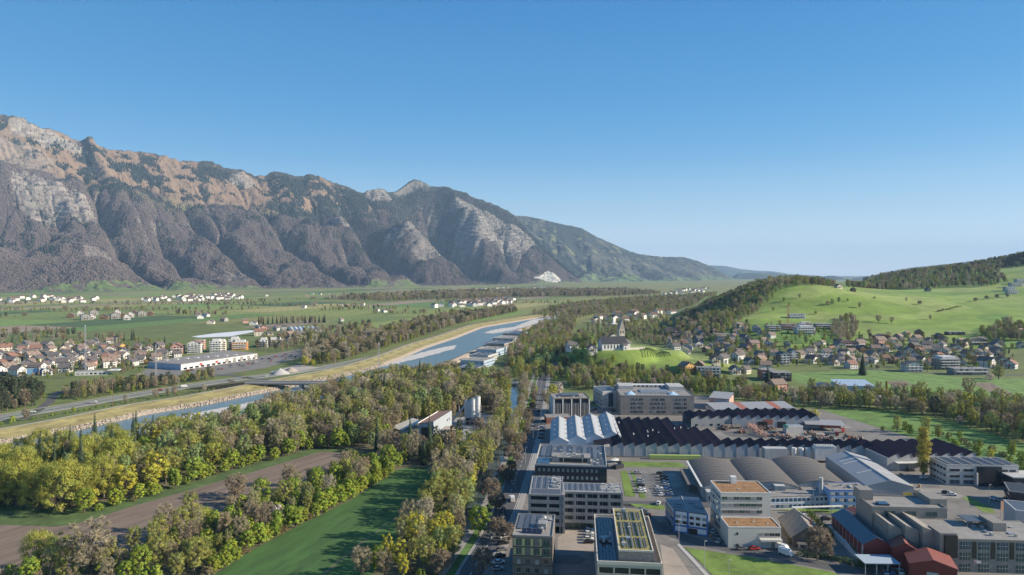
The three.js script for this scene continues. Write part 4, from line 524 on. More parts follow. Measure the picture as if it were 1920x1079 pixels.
{ // L-shaped grey office
  const t = site('office_building', 'grey concrete office block of two wings with long window bands', 'building', [1055, 925], [1168, 928], 16, { D: 13 }), a = -t.w / 2, b = t.w / 2;
  vol(t, 'wall', a, b, 3.4, 16.2, -13, -0.35, W.glass);
  for (let f = 0; f <= 4; f++) vol(t, 'floor_band', a, b, 3.2 + f * 3.15, 3.2 + f * 3.15 + (f === 4 ? 0.75 : 1.35), -13.05, 0, W.grey);
  for (let f = 0; f < 4; f++) for (const u of [a + 0.6, a + 5.2, a + 10.1, a + 15.3, a + 20, b - 0.5]) vol(t, 'pier', u - 0.5, u + 0.5, 3.2 + f * 3.15 + 1.35, 3.2 + (f + 1) * 3.15, -0.36, -0.03, W.grey);
  for (let f = 0; f < 4; f++) for (const u of spread(a + 2, b - 2, 11)) vol(t, 'window_bar', u - 0.06, u + 0.06, 3.2 + f * 3.15 + 1.35, 3.2 + (f + 1) * 3.15, -0.36, -0.22, W.grey);
  vol(t, 'ground_floor_glazing', a + 1.2, b - 0.5, 0, 3.2, -12, -1.8, W.greengl); for (const u of spread(a + 1.6, b - 0.8, 9)) vol(t, 'mullion', u - 0.1, u + 0.1, 0, 3.2, -1.82, -1.7, W.grey);
  flatRoof(t, a, b, 16.2, -13, 0, W.gravelRoof, W.grey); panels(t, a + 0.8, b - 9, -12, -2.2, 16.3, 13, false, W.pvGrey, 0.12, 0.25); clutter(t, 11, 14, b - 9, b - 1, -12, -2, 16.2);
  const L = a - 14.2; vol(t, 'wing_wall', L, a - 0.02, 3.0, 16.1, -22, 4.0, W.glass); for (let f = 0; f <= 4; f++) vol(t, 'floor_band', L - 0.3, a - 0.06, 3 + f * 3.2, 3 + f * 3.2 + (f === 4 ? 0.6 : 1.5), -22.3, 4.35, W.grey); for (let f = 0; f < 4; f++) for (const u of [L + 0.2, a - 0.9, L + 8]) vol(t, 'pier', u - 0.45, u + 0.55, 4.5 + f * 3.2, 6.2 + f * 3.2, 3.9, 4.3, W.grey);
  vol(t, 'wing_end', a - 0.05, a + 1.0, 0, 16.6, -13, 4.4, W.grey); vol(t, 'wing_base', L + 3, a - 3, 0, 3.0, -20, 0, W.brown); for (const u of [L + 0.5, a - 1]) vol(t, 'column', u - 0.3, u + 0.3, 0, 3, 3.4, 4, W.grey);
  flatRoof(t, L, a - 0.1, 16.1, -22, 4.2, W.gravelRoof, W.grey); panels(t, L + 0.8, L + 8, -21, -4, 16.2, 5, false, W.pvGrey, 0.12, 0.4); panels(t, L + 0.8, a - 1, -3, 3.4, 16.2, 2, true, W.pvGrey, 0.1, 0.4); vol(t, 'light_well', L + 8.6, a - 4, 16.15, 16.6, -19, -6, W.bluegl); clutter(t, 12, 22, a - 5, a - 0.6, -21, -4, 16.2);
}
{ // brown apartment block
  const t = site('apartment_block', 'brown block with yellow panels and solar roof at the bottom edge', 'building', [961, 1006], [1036, 1009], 17, { D: 22 }), a = -t.w / 2, b = t.w / 2;
  vol(t, 'wall', a, b, 0, 17, -22, 0, W.brown); flatRoof(t, a, b, 17.1, -22, 0, W.gravelRoof, W.mid, 0.6);
  const yel = mat(0.44, 0.38, 0.19), cols = spread(a + 2.2, b - 2.2, 4);
  for (let f = 0; f < 5; f++) { const y = 1 + f * 3.2; windows(t, 'f', 0, cols, [y], f > 2 ? 1.9 : 1.2, f > 2 ? 2.3 : 1.5, f > 2 ? W.greengl : W.glass, W.mid); if (f > 2) for (const u of spread(a + 0.9, b - 4.4, 4)) vol(t, 'facade_panel', u - 0.55, u + 0.55, y - 0.1, y + 2.4, 0.0, 0.07, yel); vol(t, 'floor_line', a - 0.03, b + 0.03, y - 0.55, y - 0.3, -22.03, 0.05, W.dark); windows(t, 'l', a, [-18, -14, -10, -6, -3], [y], 1.4, 1.6, W.glass); }
  for (const f of [3, 4]) { const o = vol(t, 'balcony', b - 3.6, b - 0.6, f * 3.2 + 0.7, f * 3.2 + 0.9, 0, 1.3, W.grey); part('railing', box(3, 1, 0.06, b - 2.1, f * 3.2 + 0.9, 1.25), W.greengl, o); }
  panels(t, a + 0.8, b - 4.5, -21.2, -6.5, 17.2, 4, false, W.pvGrey, 0.1, 0.3); panels(t, a + 3, b - 4, -4.6, -1.6, 17.2, 1, true, W.pv, 0.5, 0.2); vol(t, 'stair_head', b - 5.6, b - 2.6, 17.1, 19.2, -11, -7, W.grey); clutter(t, 13, 10, b - 5, b - 1, -18, -4, 17.2); const d = part('satellite_dish', new THREE.SphereGeometry(0.75, 12, 6, 0, 6.283, 0, 1.0), W.white, t); d.rotation.x = 1.1; d.position.set(b - 3.6, 18.6, -15);
}
{ // roof garden block
  const t = site('office_building', 'block with green roof and slanted solar rows at the bottom edge', 'building', [1120, 1059], [1242, 1064], 14, { D: 44 }), a = -t.w / 2, b = t.w / 2;
  banded(t, a, b, -44, 0, 4, 3.5, 1.5, W.glass, mat(0.43, 0.40, 0.33), { piers: 5, sidePiers: 10, pw: 0.25 }); flatRoof(t, a, b, 14.3, -44, 0, W.gravelRoof, W.cream, 1.1);
  panels(t, a + 0.9, a + 6.6, -42.5, -1.6, 14.35, 5, false, W.pv, 0.03, 0.14);
  vol(t, 'upper_storey', a + 7.2, b - 2.6, 14.2, 17.9, -42.5, -2.2, W.taupe); const top = { part: 0 }; flatRoof(t, a + 7.2, b - 2.6, 18.0, -42.5, -2.2, W.moss, W.cream, 0.55);
  for (const [z0, z1] of [[-39.5, -30.5], [-28.5, -15], [-13.5, -4.5]]) panels(t, a + 8.4, b - 4, z0, z1, 18.05, 6, false, W.pvGrey, 0.22, 0.85); clutter(t, 14, 6, a + 9, b - 5, -41, -4, 18.05); clutter(t, 15, 12, a + 1.5, a + 6.6, -22, -17, 14.9);
  const vent = part('vent_pipe', new THREE.CylinderGeometry(0.25, 0.25, 3, 10), W.pale, t); vent.position.set(a + 5.2, 15.9, -20); vol(t, 'terrace', b - 2.4, b - 0.4, 14.35, 14.5, -40, -2.5, M.paving); vol(t, 'handrail', b - 0.36, b - 0.30, 15.2, 15.9, -40, -1, W.grey);
  for (let i = 0; i < 6; i++) vol(t, 'sign_plate', b - 9.6 + i * 1.05, b - 9.0 + i * 1.05, 15.6 + (i % 2) * 0.3, 17.2 - (i % 3) * 0.3, -2.2, -2.08, W.mid);
}
{ // striped office
  const t = site('office_building', 'white pillared office with tall dark glazing next to main road', 'building', [1038, 749], [1106, 748], 14, { D: 24 }), a = -t.w / 2, b = t.w / 2;
  vol(t, 'glazing', a + 0.3, b - 0.3, 0, 13.4, -23.7, -0.4, W.glass); for (const u of spread(a + 0.4, b - 0.4, 5)) vol(t, 'pilaster', u - 0.45, u + 0.45, 0, 14, -24, 0.1, W.white); for (let k = 0; k < 4; k++) for (const u of spread(a + k * (t.w / 4) + 1.8, a + (k + 1) * (t.w / 4) - 1.8, 4)) vol(t, 'fin', u - 0.16, u + 0.16, 0.5, 10.6, -0.41, -0.1, W.pale);
  vol(t, 'plinth', a + 0.1, b - 0.1, 0, 0.6, -23.9, -0.05, W.grey); flatRoof(t, a, b, 14.1, -24, 0, W.gravelRoof, W.brown, 0.6); vol(t, 'roof_panel', a + 7, b - 7, 14.4, 15.6, -18, -8, W.pvGrey); clutter(t, 16, 8, a + 2, b - 2, -22, -3, 14.2);
}
{ // white tower office
  const t = site('office_building', 'narrow white office with tall blue window on its end', 'building', [1130, 735], [1161, 734], 13.6, { D: 26 }), a = -t.w / 2, b = t.w / 2;
  vol(t, 'wall', a, b, 0, 13.6, -26, 0, W.pale); vol(t, 'tall_window', a + 5, a + 9, 1, 12, 0, 0.12, W.bluegl); flatRoof(t, a, b, 13.7, -26, 0, W.pvGrey, W.white, 0.5); panels(t, a + 0.6, a + 3.4, -22, -4, 13.8, 1, false, W.pv, 0.05); windows(t, 'l', a, spread(-24, -2, 8), [1.5, 5, 8.5], 1.8, 1.6, W.glass); for (const y of [3.4, 6.8, 10.2]) vol(t, 'floor_line', a - 0.05, b + 0.05, y, y + 0.25, -26.05, 0.06, W.grey); unit(t, a + 10, 13.7, -4, 1.5, 2.2, 1.5); 
}
{ // large brown office
  const t = site('office_building', 'large brown office with small window grids and glass roof pyramids', 'building', [1164, 743], [1302, 744], 15, { D: 48 }), a = -t.w / 2, b = t.w / 2;
  vol(t, 'wall', a, b, 0, 15, -48, 0, W.taupe); flatRoof(t, a, b, 15.1, -48, 0, W.gravelRoof, W.mid, 0.7);
  for (const [u0, u1, n] of [[a + 8.5, a + 17, 8], [a + 23.5, a + 34.5, 10], [a + 42, a + 50.5, 8]]) windows(t, 'f', 0, spread(u0, u1, n), [2, 5.2, 8.4, 11.6], 0.62, 1.7, W.black); windows(t, 'r', b, spread(-44, -4, 12), [2, 5.2, 8.4, 11.6], 1.2, 1.7, W.glass); windows(t, 'l', a, spread(-44, -4, 12), [2, 5.2, 8.4, 11.6], 1.2, 1.7, W.glass);
  for (const u of [a + 9, a + 42]) { const p = part('roof_pyramid', new THREE.ConeGeometry(5.2, 2.6, 4), mat(0.35, 0.5, 0.62, { roughness: 0.15 }), t); p.rotation.y = Math.PI / 4; p.position.set(u, 16.4, -8); }
  vol(t, 'rear_wing', a + 2, a + 14, 15.1, 18, -46, -30, W.pale); vol(t, 'rear_wing', b - 14, b - 2, 15.1, 18, -46, -28, W.pale); vol(t, 'rear_link', a + 14, b - 14, 15.1, 17.4, -46, -40, W.white); windows(t, 'f', -40, spread(a + 16, b - 16, 8), [15.6], 2, 1.2, W.glass); for (let i = 0; i < 12; i++) { const o = part('roof_shell', new THREE.CylinderGeometry(1.0, 1.0, 16, 8, 1, false, 0, Math.PI), W.white, t); o.rotation.set(Math.PI / 2, 0, Math.PI / 2 * 0); o.rotation.z = Math.PI; o.rotation.x = -Math.PI / 2; o.position.set(a + 18.5 + i * 1.9, 15.3, -18); } clutter(t, 17, 16, a + 3, b - 3, -28, -2, 15.1);
}
{ const t = site('brick_shed', 'low red brick shed beside the main road', 'shed', [1025, 784], [1072, 783], 4.5, { D: 12 }), a = -t.w / 2, b = t.w / 2; vol(t, 'wall', a, b, 0, 4.5, -12, 0, W.rust); flatRoof(t, a, b, 4.6, -12, 0, W.gravelRoof, W.mid, 0.4); windows(t, 'f', 0, spread(a + 2, b - 2, 5), [1.6], 1.6, 1.2, W.glass); }
// ------------------------------------------------------------------ halls
{ // four gabled white halls
  const P = [[1031, 1066], [1066, 1099], [1099, 1133], [1133, 1165]];
  P.forEach(([l, r], i) => { const y = 828.5 - i * 3.2 + (i === 3 ? -1 : 0), t = site('gabled_hall', ['white ribbed gabled hall nearest the main road', 'second white gabled hall from the main road', 'third white gabled hall from the main road', 'white gabled hall touching the dark sawtooth roofs'][i], 'hall', [l, y], [r, y - 0.6], 8, { D: 62, turn: -0.07, group: 'white gabled halls' }), a = -t.w / 2 + 0.05, b = t.w / 2 - 0.05;
    gable(t, a, b, -62, 0, 7.6, 10.4, W.sheetBlue, W.sheet, W.sheet, { ov: 0.02 }); const cap = part('ridge_cap', cbox(0.5, 0.2, 62), W.pale, t); cap.position.set(0, 10.75, -31); for (const z of [-52, -38, -24, -10]) { const v = part('roof_vent', new THREE.CylinderGeometry(0.35, 0.35, 0.9, 8), W.white, t); v.position.set(a + 2.6, 9.5, z); } for (const z of spread(-56, -6, 5)) vol(t, 'light_strip', b - 3.4, b - 0.8, 8.5, 8.9, z - 1.2, z + 1.2, W.pale).visible = true; });
}
{ // long sawtooth hall
  const t = site('sawtooth_hall', 'long white walled hall with dark sawtooth roof', 'hall', [1141, 836], [1641, 842], 7, { D: 16 }), a = -t.w / 2, n = 23, xs = spread(a + 2.5, t.w / 2, n + 1), zb = xs.slice(0, -1).map((_, i) => i < 7 ? -74 : i < 10 ? -52 + (i - 7) * 6 : -15);
  sawtooth(t, xs, zb, 0, 6.8, 9.3, W.sheet, xs.slice(0, -1).map((_, i) => i >= 6 && i < 10 ? W.sawRed : W.saw)); keepOut.push([t.position.x - 50, t.position.z - 40, 40, 40, 0]);
  vol(t, 'lean_to', a - 8, a + 2.45, 0, 6.2, -14, -0.1, W.sheet); part('lean_to_roof', quadGeo([[a - 8.2, 6.6, 0.2], [a + 2.45, 8.4, 0.2], [a + 2.45, 8.4, -14.2], [a - 8.2, 6.6, -14.2]]), W.saw, t);
  for (const u of xs.slice(1, -1)) vol(t, 'downpipe', u - 0.09, u + 0.09, 0, 6.7, 0.03, 0.16, W.pale);
  windows(t, 'f', 0, [a + 36.5, a + 38, a + 39.6, a + 41], [1.2, 2.8], 0.7, 0.5, W.glass); const r = rng(88); for (let i = 0; i < 9; i++) { const v = part('roof_vent', new THREE.CylinderGeometry(0.3, 0.3, 1.2, 8), W.white, t); v.position.set(lerp(a + 6, a + 60, r()), 9.0, -8 - r() * 50); }
  vol(t, 'base_strip', a - 8, t.w / 2, 0, 0.9, 0.02, 0.22, W.mid); vol(t, 'pale_pipe_rack', a + 24, a + 54, 0.4, 2.6, 2.0, 4.2, mat(0.33, 0.42, 0.12));
  for (const u of [a + 108, a + 112, a + 116]) { const q = part('dust_filter', new THREE.CylinderGeometry(1.4, 1.4, 7, 12), W.white, t); q.position.set(u, 4.5, 4); } vol(t, 'filter_house', a + 119, a + 131, 1.5, 9.4, 2.5, 7, W.white); for (const u of spread(a + 120, a + 130, 8)) vol(t, 'filter_rib', u - 0.25, u + 0.25, 9.4, 10, 2.3, 7.2, W.white); vol(t, 'cooler_house', a + 90, a + 103, 0, 8.2, 2.4, 7.5, W.pale);
}
{ // right hand sawtooth hall
  const t = site('sawtooth_hall', 'shorter sawtooth hall with purple brown roof at the right', 'hall', [1665, 859], [1832, 856], 7.2, { D: 32 }), a = -t.w / 2, xs = spread(a, t.w / 2, 8);
  sawtooth(t, xs, -32, 0, 7.2, 9.8, W.sheet, W.sawRed, 0.2); vol(t, 'side_wall', a - 0.3, a + 0.02, 0, 7.3, -32, 0, W.sheet); const c = vol(t, 'canopy', a + 4, a + 24, 4.6, 4.9, 0, 3, W.white); for (const u of spread(0, 20, 4)) part('post', box(0.2, 4.5, 0.2, a + 4 + u, 0, 2.8), W.grey, c); vol(t, 'gate', a + 2, a + 7, 0, 4, 0.01, 0.12, W.pale); windows(t, 'f', 0, spread(a + 12, a + 40, 7), [1.2], 2.6, 1.4, W.glass);
}
{ // rear sawtooth hall
  const t = site('sawtooth_hall', 'rear sawtooth hall behind the scrap yard', 'hall', [1373, 785], [1537, 786], 6.8, { D: 26 }), a = -t.w / 2, xs = spread(a, t.w / 2, 10);
  sawtooth(t, xs, -26, 0, 6.8, 9.6, W.sheet, [W.saw, W.sawRed, W.sawRed, W.saw, W.sawRed, W.saw, W.sawRed, W.saw, W.saw], 0.28); vol(t, 'side_wall', t.w / 2 - 0.02, t.w / 2 + 0.3, 0, 6.9, -26, 0, W.sheet); for (const [u, w] of [[a + 18, 4], [a + 32, 6], [a + 22, 3]]) vol(t, 'gate', u, u + w, 0, 4.6, 0.01, 0.15, W.black); vol(t, 'brick_infill', a + 22, a + 29, 2.6, 6.2, 0.01, 0.1, W.rust); windows(t, 'f', 0, spread(a + 48, a + 60, 6), [2], 1.6, 1.6, W.bluegl);
}
{ const t = site('sawtooth_hall', 'small sawtooth shed left of the scrap yard', 'hall', [1296, 786], [1372, 785], 6.6, { D: 20 }), a = -t.w / 2; sawtooth(t, spread(a, t.w / 2, 5), -20, 0, 6.6, 9.2, W.sheetGrey, W.sawRed, 0.25); windows(t, 'f', 0, spread(a + 4, -a - 4, 5), [1.5], 2, 1.4, W.glass); }
{ const t = site('warehouse', 'low white warehouse with grey ribbed roof behind the sawtooth halls', 'hall', [1340, 769], [1492, 766], 5.5, { D: 18 }), a = -t.w / 2, b = t.w / 2; vol(t, 'wall', a, b, 0, 5.5, -18, 0, W.sheet); for (const [k, u] of spread(a, b, 13).slice(0, -1).entries()) part('roof_panel', quadGeo([[u + 0.05, 5.6, 0.4], [u + t.w / 12 - 0.05, 5.6, 0.4], [u + t.w / 12 - 0.05, 7.8, -18], [u + 0.05, 7.8, -18]]), k % 5 === 4 ? W.rust : W.sheetGrey, t); windows(t, 'f', 0, spread(a + 4, b - 4, 8), [2], 2, 1.2, W.glass); vol(t, 'gate', a + 8, a + 12, 0, 4, 0.01, 0.1, W.bluegl); }
{ const t = site('office_building', 'small red building with grey sloping roof', 'building', [1330, 746], [1368, 749], 9, { D: 22 }), a = -t.w / 2, b = t.w / 2; vol(t, 'wall', a, b, 0, 9, -22, 0, W.pink); vol(t, 'front_wall', a + 4, b + 0.1, 0, 8, 0.01, 1.2, W.pale); part('roof', quadGeo([[a - 0.3, 9.1, 0.4], [b + 0.3, 9.1, 0.4], [b + 0.3, 11, -22], [a - 0.3, 11, -22]]), W.sheetGrey, t); windows(t, 'f', 1.2, spread(a + 6, b - 2, 4), [2, 5], 1.6, 1.4, W.glass); windows(t, 'l', a, spread(-20, -3, 6), [2, 5.4], 1.5, 1.4, W.glass); }
{ // three barrel vaults
  const F = [[1319, 1408, 915], [1408, 1498, 913.5], [1498, 1590, 911]];
  F.forEach(([l, r, y], i) => { const t = site('vaulted_hall', ['grey barrel vaulted hall next to the car park', 'middle one of the three grey barrel vaulted halls', 'grey barrel vaulted hall next to the gabled shed'][i], 'hall', [l, y], [r, y - 0.5], 6, { D: 46, turn: -0.10, group: 'barrel vaulted halls' }), a = -t.w / 2 + 0.1, b = t.w / 2 - 0.1, N = 14, arc = spread(a, b, N + 1).map((x) => [x, 6 + 2.4 * (1 - (2 * x / t.w) ** 2)]);
    part('wall', prismX([[a + 0.2, 0], [b - 0.2, 0], ...arc.slice().reverse().map(([x, q]) => [clamp(x, a + 0.2, b - 0.2), q - 0.15])], -46, 0), W.pale, t);
    for (let k = 0; k < N; k++) { const [x0, y0] = arc[k], [x1, y1] = arc[k + 1], e = 0.10; for (let s = 0; s < 10; s++) { const z0 = -46.3 + s * 4.66, z1 = z0 + 4.6, u = 0.5; part('roof_panel', quadGeo([[x0, y0 + e, z1], [x1, y1 + e, z1], [x1, y1 + e * 0.4, z0], [x0, y0 + e * 0.4, z0], [x0, y0 - 0.1, z1], [x1, y1 - 0.1, z1], [x1, y1 + e, z1], [x0, y0 + e, z1]]), W.vault, t); } }
    if (!i) { vol(t, 'side_eave', a - 1.1, a + 0.2, 5.6, 6.1, -46, 0, W.white); for (const z of spread(-44, -2, 15)) vol(t, 'eave_bracket', a - 1.0, a, 5.1, 5.6, z - 0.2, z + 0.2, W.pale); vol(t, 'canopy', a - 6, a - 1.2, 4.2, 4.5, -36, -8, W.brown); for (const z of spread(-35, -9, 6)) vol(t, 'canopy_post', a - 5.8, a - 5.5, 0, 4.2, z - 0.15, z + 0.15, W.grey); }
    vol(t, 'front_annex', a + 1, b - 1, 0, 5.0, 0.02, 5, i ? W.mid : W.pale); windows(t, 'f', 5, spread(a + 3, b - 3, 6), [1.4], 2, 1.6, W.glass); if (i) vol(t, 'stair_box', -2 + i, 3 + i, 5, 7.6, 0.5, 4, W.pale); });
}
{ // grey gabled shed
  const t = site('gabled_hall', 'long grey metal shed with white roof light strips', 'hall', [1630, 913], [1710, 911], 7.5, { D: 54, turn: -0.085 }), a = -t.w / 2, b = t.w / 2; gable(t, a, b, -54, 0, 7.3, 10.2, W.sheetGrey, W.sheetGrey, W.sheetGrey, { ov: 0.3 }); for (const z of [-40, -35, -18]) { for (const s of [-1, 1]) { const o = part('roof_light', cbox(t.w * 0.36, 0.25, 1.1), W.white, t); o.position.set(s * t.w * 0.23, 9.15, z); o.rotation.z = -s * Math.atan2(2.9, t.w / 2); } } vol(t, 'gate', b - 5, b - 1, 0, 4.5, 0.01, 0.12, mat(0.6, 0.42, 0.05)); const cap = part('ridge_cap', cbox(0.6, 0.15, 54), W.pale, t); cap.position.set(0, 10.55, -27);
}
{ // pale blue offices
  const t = site('office_building', 'three storey sky blue office in front of the vaulted halls', 'building', [1556, 921], [1638, 921], 9, { D: 12 }), a = -t.w / 2, b = t.w / 2; vol(t, 'wall', a, b, 0, 9, -12, 0, W.skyblue); for (let f = 0; f < 3; f++) { const us = spread(a + 2, b - 2, 5); windows(t, 'f', 0, us, [0.9 + f * 3], 3.2, 1.5, f === 1 ? W.glass : W.bluegl); for (const u of us) vol(t, 'blind_panel', u - 1.55, u + 0.6, 1.0 + f * 3, 2.35 + f * 3, 0.1, 0.16, W.pale); vol(t, 'floor_line', a - 0.04, b + 0.04, 2.9 + f * 3, 3.05 + f * 3, -12.04, 0.05, W.blue); windows(t, 'r', b, [-9, -6, -3], [0.9 + f * 3], 1.8, 1.5, W.glass); } flatRoof(t, a, b, 9.1, -12, 0, W.gravelRoof, W.blue, 0.5); clutter(t, 21, 10, a + 2, b - 2, -10, -2, 9.1);
  const c = part('chimney', new THREE.CylinderGeometry(0.9, 0.9, 14, 14), W.pale, t); c.position.set(a - 2.2, 7, -4);
  const s = site('office_building', 'long two storey white and blue striped office', 'building', [1444, 933], [1555, 930], 6, { D: 8 }), p = -s.w / 2, q = s.w / 2; vol(s, 'wall', p, q, 0, 6, -8, 0, W.white); for (let f = 0; f < 2; f++) { const us = spread(p + 1.6, q - 1.6, 13); windows(s, 'f', 0, us, [0.9 + f * 2.9], 1.25, 1.5, W.bluegl); for (const u of us.slice(0, -1)) vol(s, 'blue_panel', u + 0.75, u + 1.05, 0.8 + f * 2.9, 2.5 + f * 2.9, 0.01, 0.08, W.skyblue); } vol(s, 'floor_line', p - 0.04, q + 0.04, 2.85, 3.1, -8.04, 0.06, W.skyblue); flatRoof(s, p, q, 6.1, -8, 0, W.gravelRoof, W.mid, 0.4);
  const cp = thing('walkway_canopy', 'white walkway canopy in front of the striped office', 'canopy', s.position.x + 6, 0, s.position.z + 5, s.rotation.y); vol(cp, 'roof', -12, 12, 2.8, 3.0, -0.8, 0.8, W.white); for (const u of spread(-11, 11, 6)) vol(cp, 'post', u - 0.08, u + 0.08, 0, 2.8, -0.08, 0.08, W.grey);
}
// ------------------------------------------------------------------ white block with rust coloured planted roofs
{
  const t = site('office_building', 'cream block with rust coloured planted roofs on two levels', 'building', [1366, 990], [1465, 991], 8.1, { D: 28 }), a = -t.w / 2, b = t.w / 2, cr = mat(0.55, 0.52, 0.46);
  vol(t, 'lower_wall', a, b, 0, 8.1, -11, 0, cr); flatRoof(t, a, b, 8.2, -11, 0, W.sedum, W.white, 0.5); vol(t, 'upper_wall', a - 0.05, b - 0.3, 0, 18.4, -27.5, -11.02, cr); flatRoof(t, a - 0.05, b - 0.3, 18.5, -27.5, -11.02, W.sedum, W.white, 0.5);
  for (const y of [10.2, 13, 15.8]) { windows(t, 'f', -11.02, spread(a + 1.6, b - 5, 7), [y], 2.25, 1.15, W.greengl, W.grey); windows(t, 'l', a - 0.05, spread(-25, -13, 5), [y], 1.9, 1.2, W.glass); } windows(t, 'l', a - 0.05, spread(-25, -13, 5), [3, 6], 1.9, 1.2, W.glass);
  windows(t, 'f', 0, [a + 3.6], [5.2], 0.8, 1, W.glass); windows(t, 'f', 0, [a + 3.6], [0.1], 0.9, 1.5, W.dark); windows(t, 'f', 0, spread(b - 7.8, b - 1.4, 4), [4.9], 1.9, 1.1, W.glass, W.grey); vol(t, 'canopy', b - 8.8, b - 0.2, 3.4, 4.1, 0, 2.4, cr); vol(t, 'gate', b - 8.4, b - 4.6, 0, 2.7, 0.01, 0.1, W.pale); vol(t, 'door', b - 4, b - 2, 0, 2.8, 0.01, 0.1, W.mid); vol(t, 'roof_box', a + 8, a + 10.4, 18.5, 21.4, -26.5, -24, W.white); for (const [u, z, y] of [[a + 9, -16, 18.5], [a + 5, -5, 8.2], [a + 12, -6, 8.2], [a + 17, -4, 8.2]]) unit(t, u, y, z, 0.9, 0.3, 0.9);
}
{ // blue and white house with a broken plan
  const P = [[1248, 935.5], [1278, 933], [1310, 935], [1327, 967], [1290, 962], [1265, 958.5]].map(([x, y]) => G(x, y, 9)), c = [P.reduce((s, p) => s + p[0], 0) / 6, P.reduce((s, p) => s + p[1], 0) / 6], L = P.map(([x, z]) => [x - c[0], z - c[1]]), t = thing('office_building', 'blue trimmed white house with dark panel roof by the curved road', 'building', c[0], 0, c[1]); keepOut.push([c[0], c[1], 13, 13, 0]);
  const ex = (pts, y0, y1, k = 1) => { const s = new THREE.Shape(pts.map(([x, z]) => new THREE.Vector2(x * k, -z * k))), g = new THREE.ExtrudeGeometry(s, { depth: y1 - y0, bevelEnabled: false }); g.rotateX(-Math.PI / 2); g.translate(0, y0, 0); return g; };
  part('wall', ex(L, 0, 9), mat(0.66, 0.68, 0.70), t); part('roof', ex(L, 9, 9.4, 1.01), mat(0.03, 0.045, 0.075, { roughness: 0.35 }), t); part('blue_band', ex(L, 2.7, 3.4, 1.012), W.blue, t); part('plinth', ex(L, 0, 0.6, 1.008), W.blue, t);
  const edge = (i, j, f) => { const A = L[i], B = L[j], w = Math.hypot(B[0] - A[0], B[1] - A[1]), g = new THREE.Group(); g.name = 'facade'; g.position.set((A[0] + B[0]) / 2, 0, (A[1] + B[1]) / 2); g.rotation.y = Math.atan2(-(B[1] - A[1]), B[0] - A[0]); t.add(g); f(g, w); };
  edge(5, 4, (g, w) => { windows(g, 'f', 0.1, spread(-w * 0.25, w * 0.3, 2), [4, 6.4], 2.2, 1.2, W.glass); }); edge(4, 3, (g, w) => { windows(g, 'f', 0.1, spread(-w * 0.3, w * 0.34, 3), [4, 6.4], 1.7, 1.2, W.glass); windows(g, 'f', 0.1, [-w * 0.25], [0.2], 4, 2.3, W.black); }); edge(0, 5, (g, w) => windows(g, 'f', 0.1, spread(-w * 0.38, w * 0.38, 6), [0.8, 4, 6.3], 2.2, 1.4, W.bluegl));
  for (const i of [5, 4, 3]) { const o = part('corner_post', new THREE.CylinderGeometry(0.4, 0.4, 9.3, 10), W.blue, t); o.position.set(L[i][0], 4.65, L[i][1]); } const A = L[1], B = L[4], o = part('roof_ridge', cbox(0.35, 0.25, Math.hypot(A[0] - B[0], A[1] - B[1])), W.pale, t); o.position.set((A[0] + B[0]) / 2, 9.5, (A[1] + B[1]) / 2); o.rotation.y = Math.atan2(A[0] - B[0], A[1] - B[1]); for (const [x, z] of [[3, -2], [4.2, 1.5], [5.5, 4], [-3, -1], [-4, 2.5]]) { const q = part('solar_panel', cbox(2.6, 0.1, 2), W.pvGrey, t); q.position.set(x, 9.5, z); }
}
{ // barn roofed house
  const t = site('barn', 'old barn with broad grey brown roof beside the cream block', 'barn', [1487, 1005], [1546, 1008], 4.6, { D: 20 }), a = -t.w / 2, b = t.w / 2; gable(t, a, b, -20, 0, 4.6, 8.8, W.brown, mat(0.21 * GM, 0.185 * GM, 0.155 * GM, { map: grain(5, 0.2, 71) }), undefined, { ov: 1.0 }); vol(t, 'porch', a + 1, b - 1, 2.4, 2.6, 0, 4, W.tileDark); vol(t, 'lower_wall', a + 2, b - 4, 0, 2.4, 0.05, 2.4, W.pale); windows(t, 'f', 2.4, [-3, 0], [0.8], 1.2, 1.1, W.glass); vol(t, 'chimney', 2, 2.7, 6, 9.6, -6, -5.3, W.rust);
}
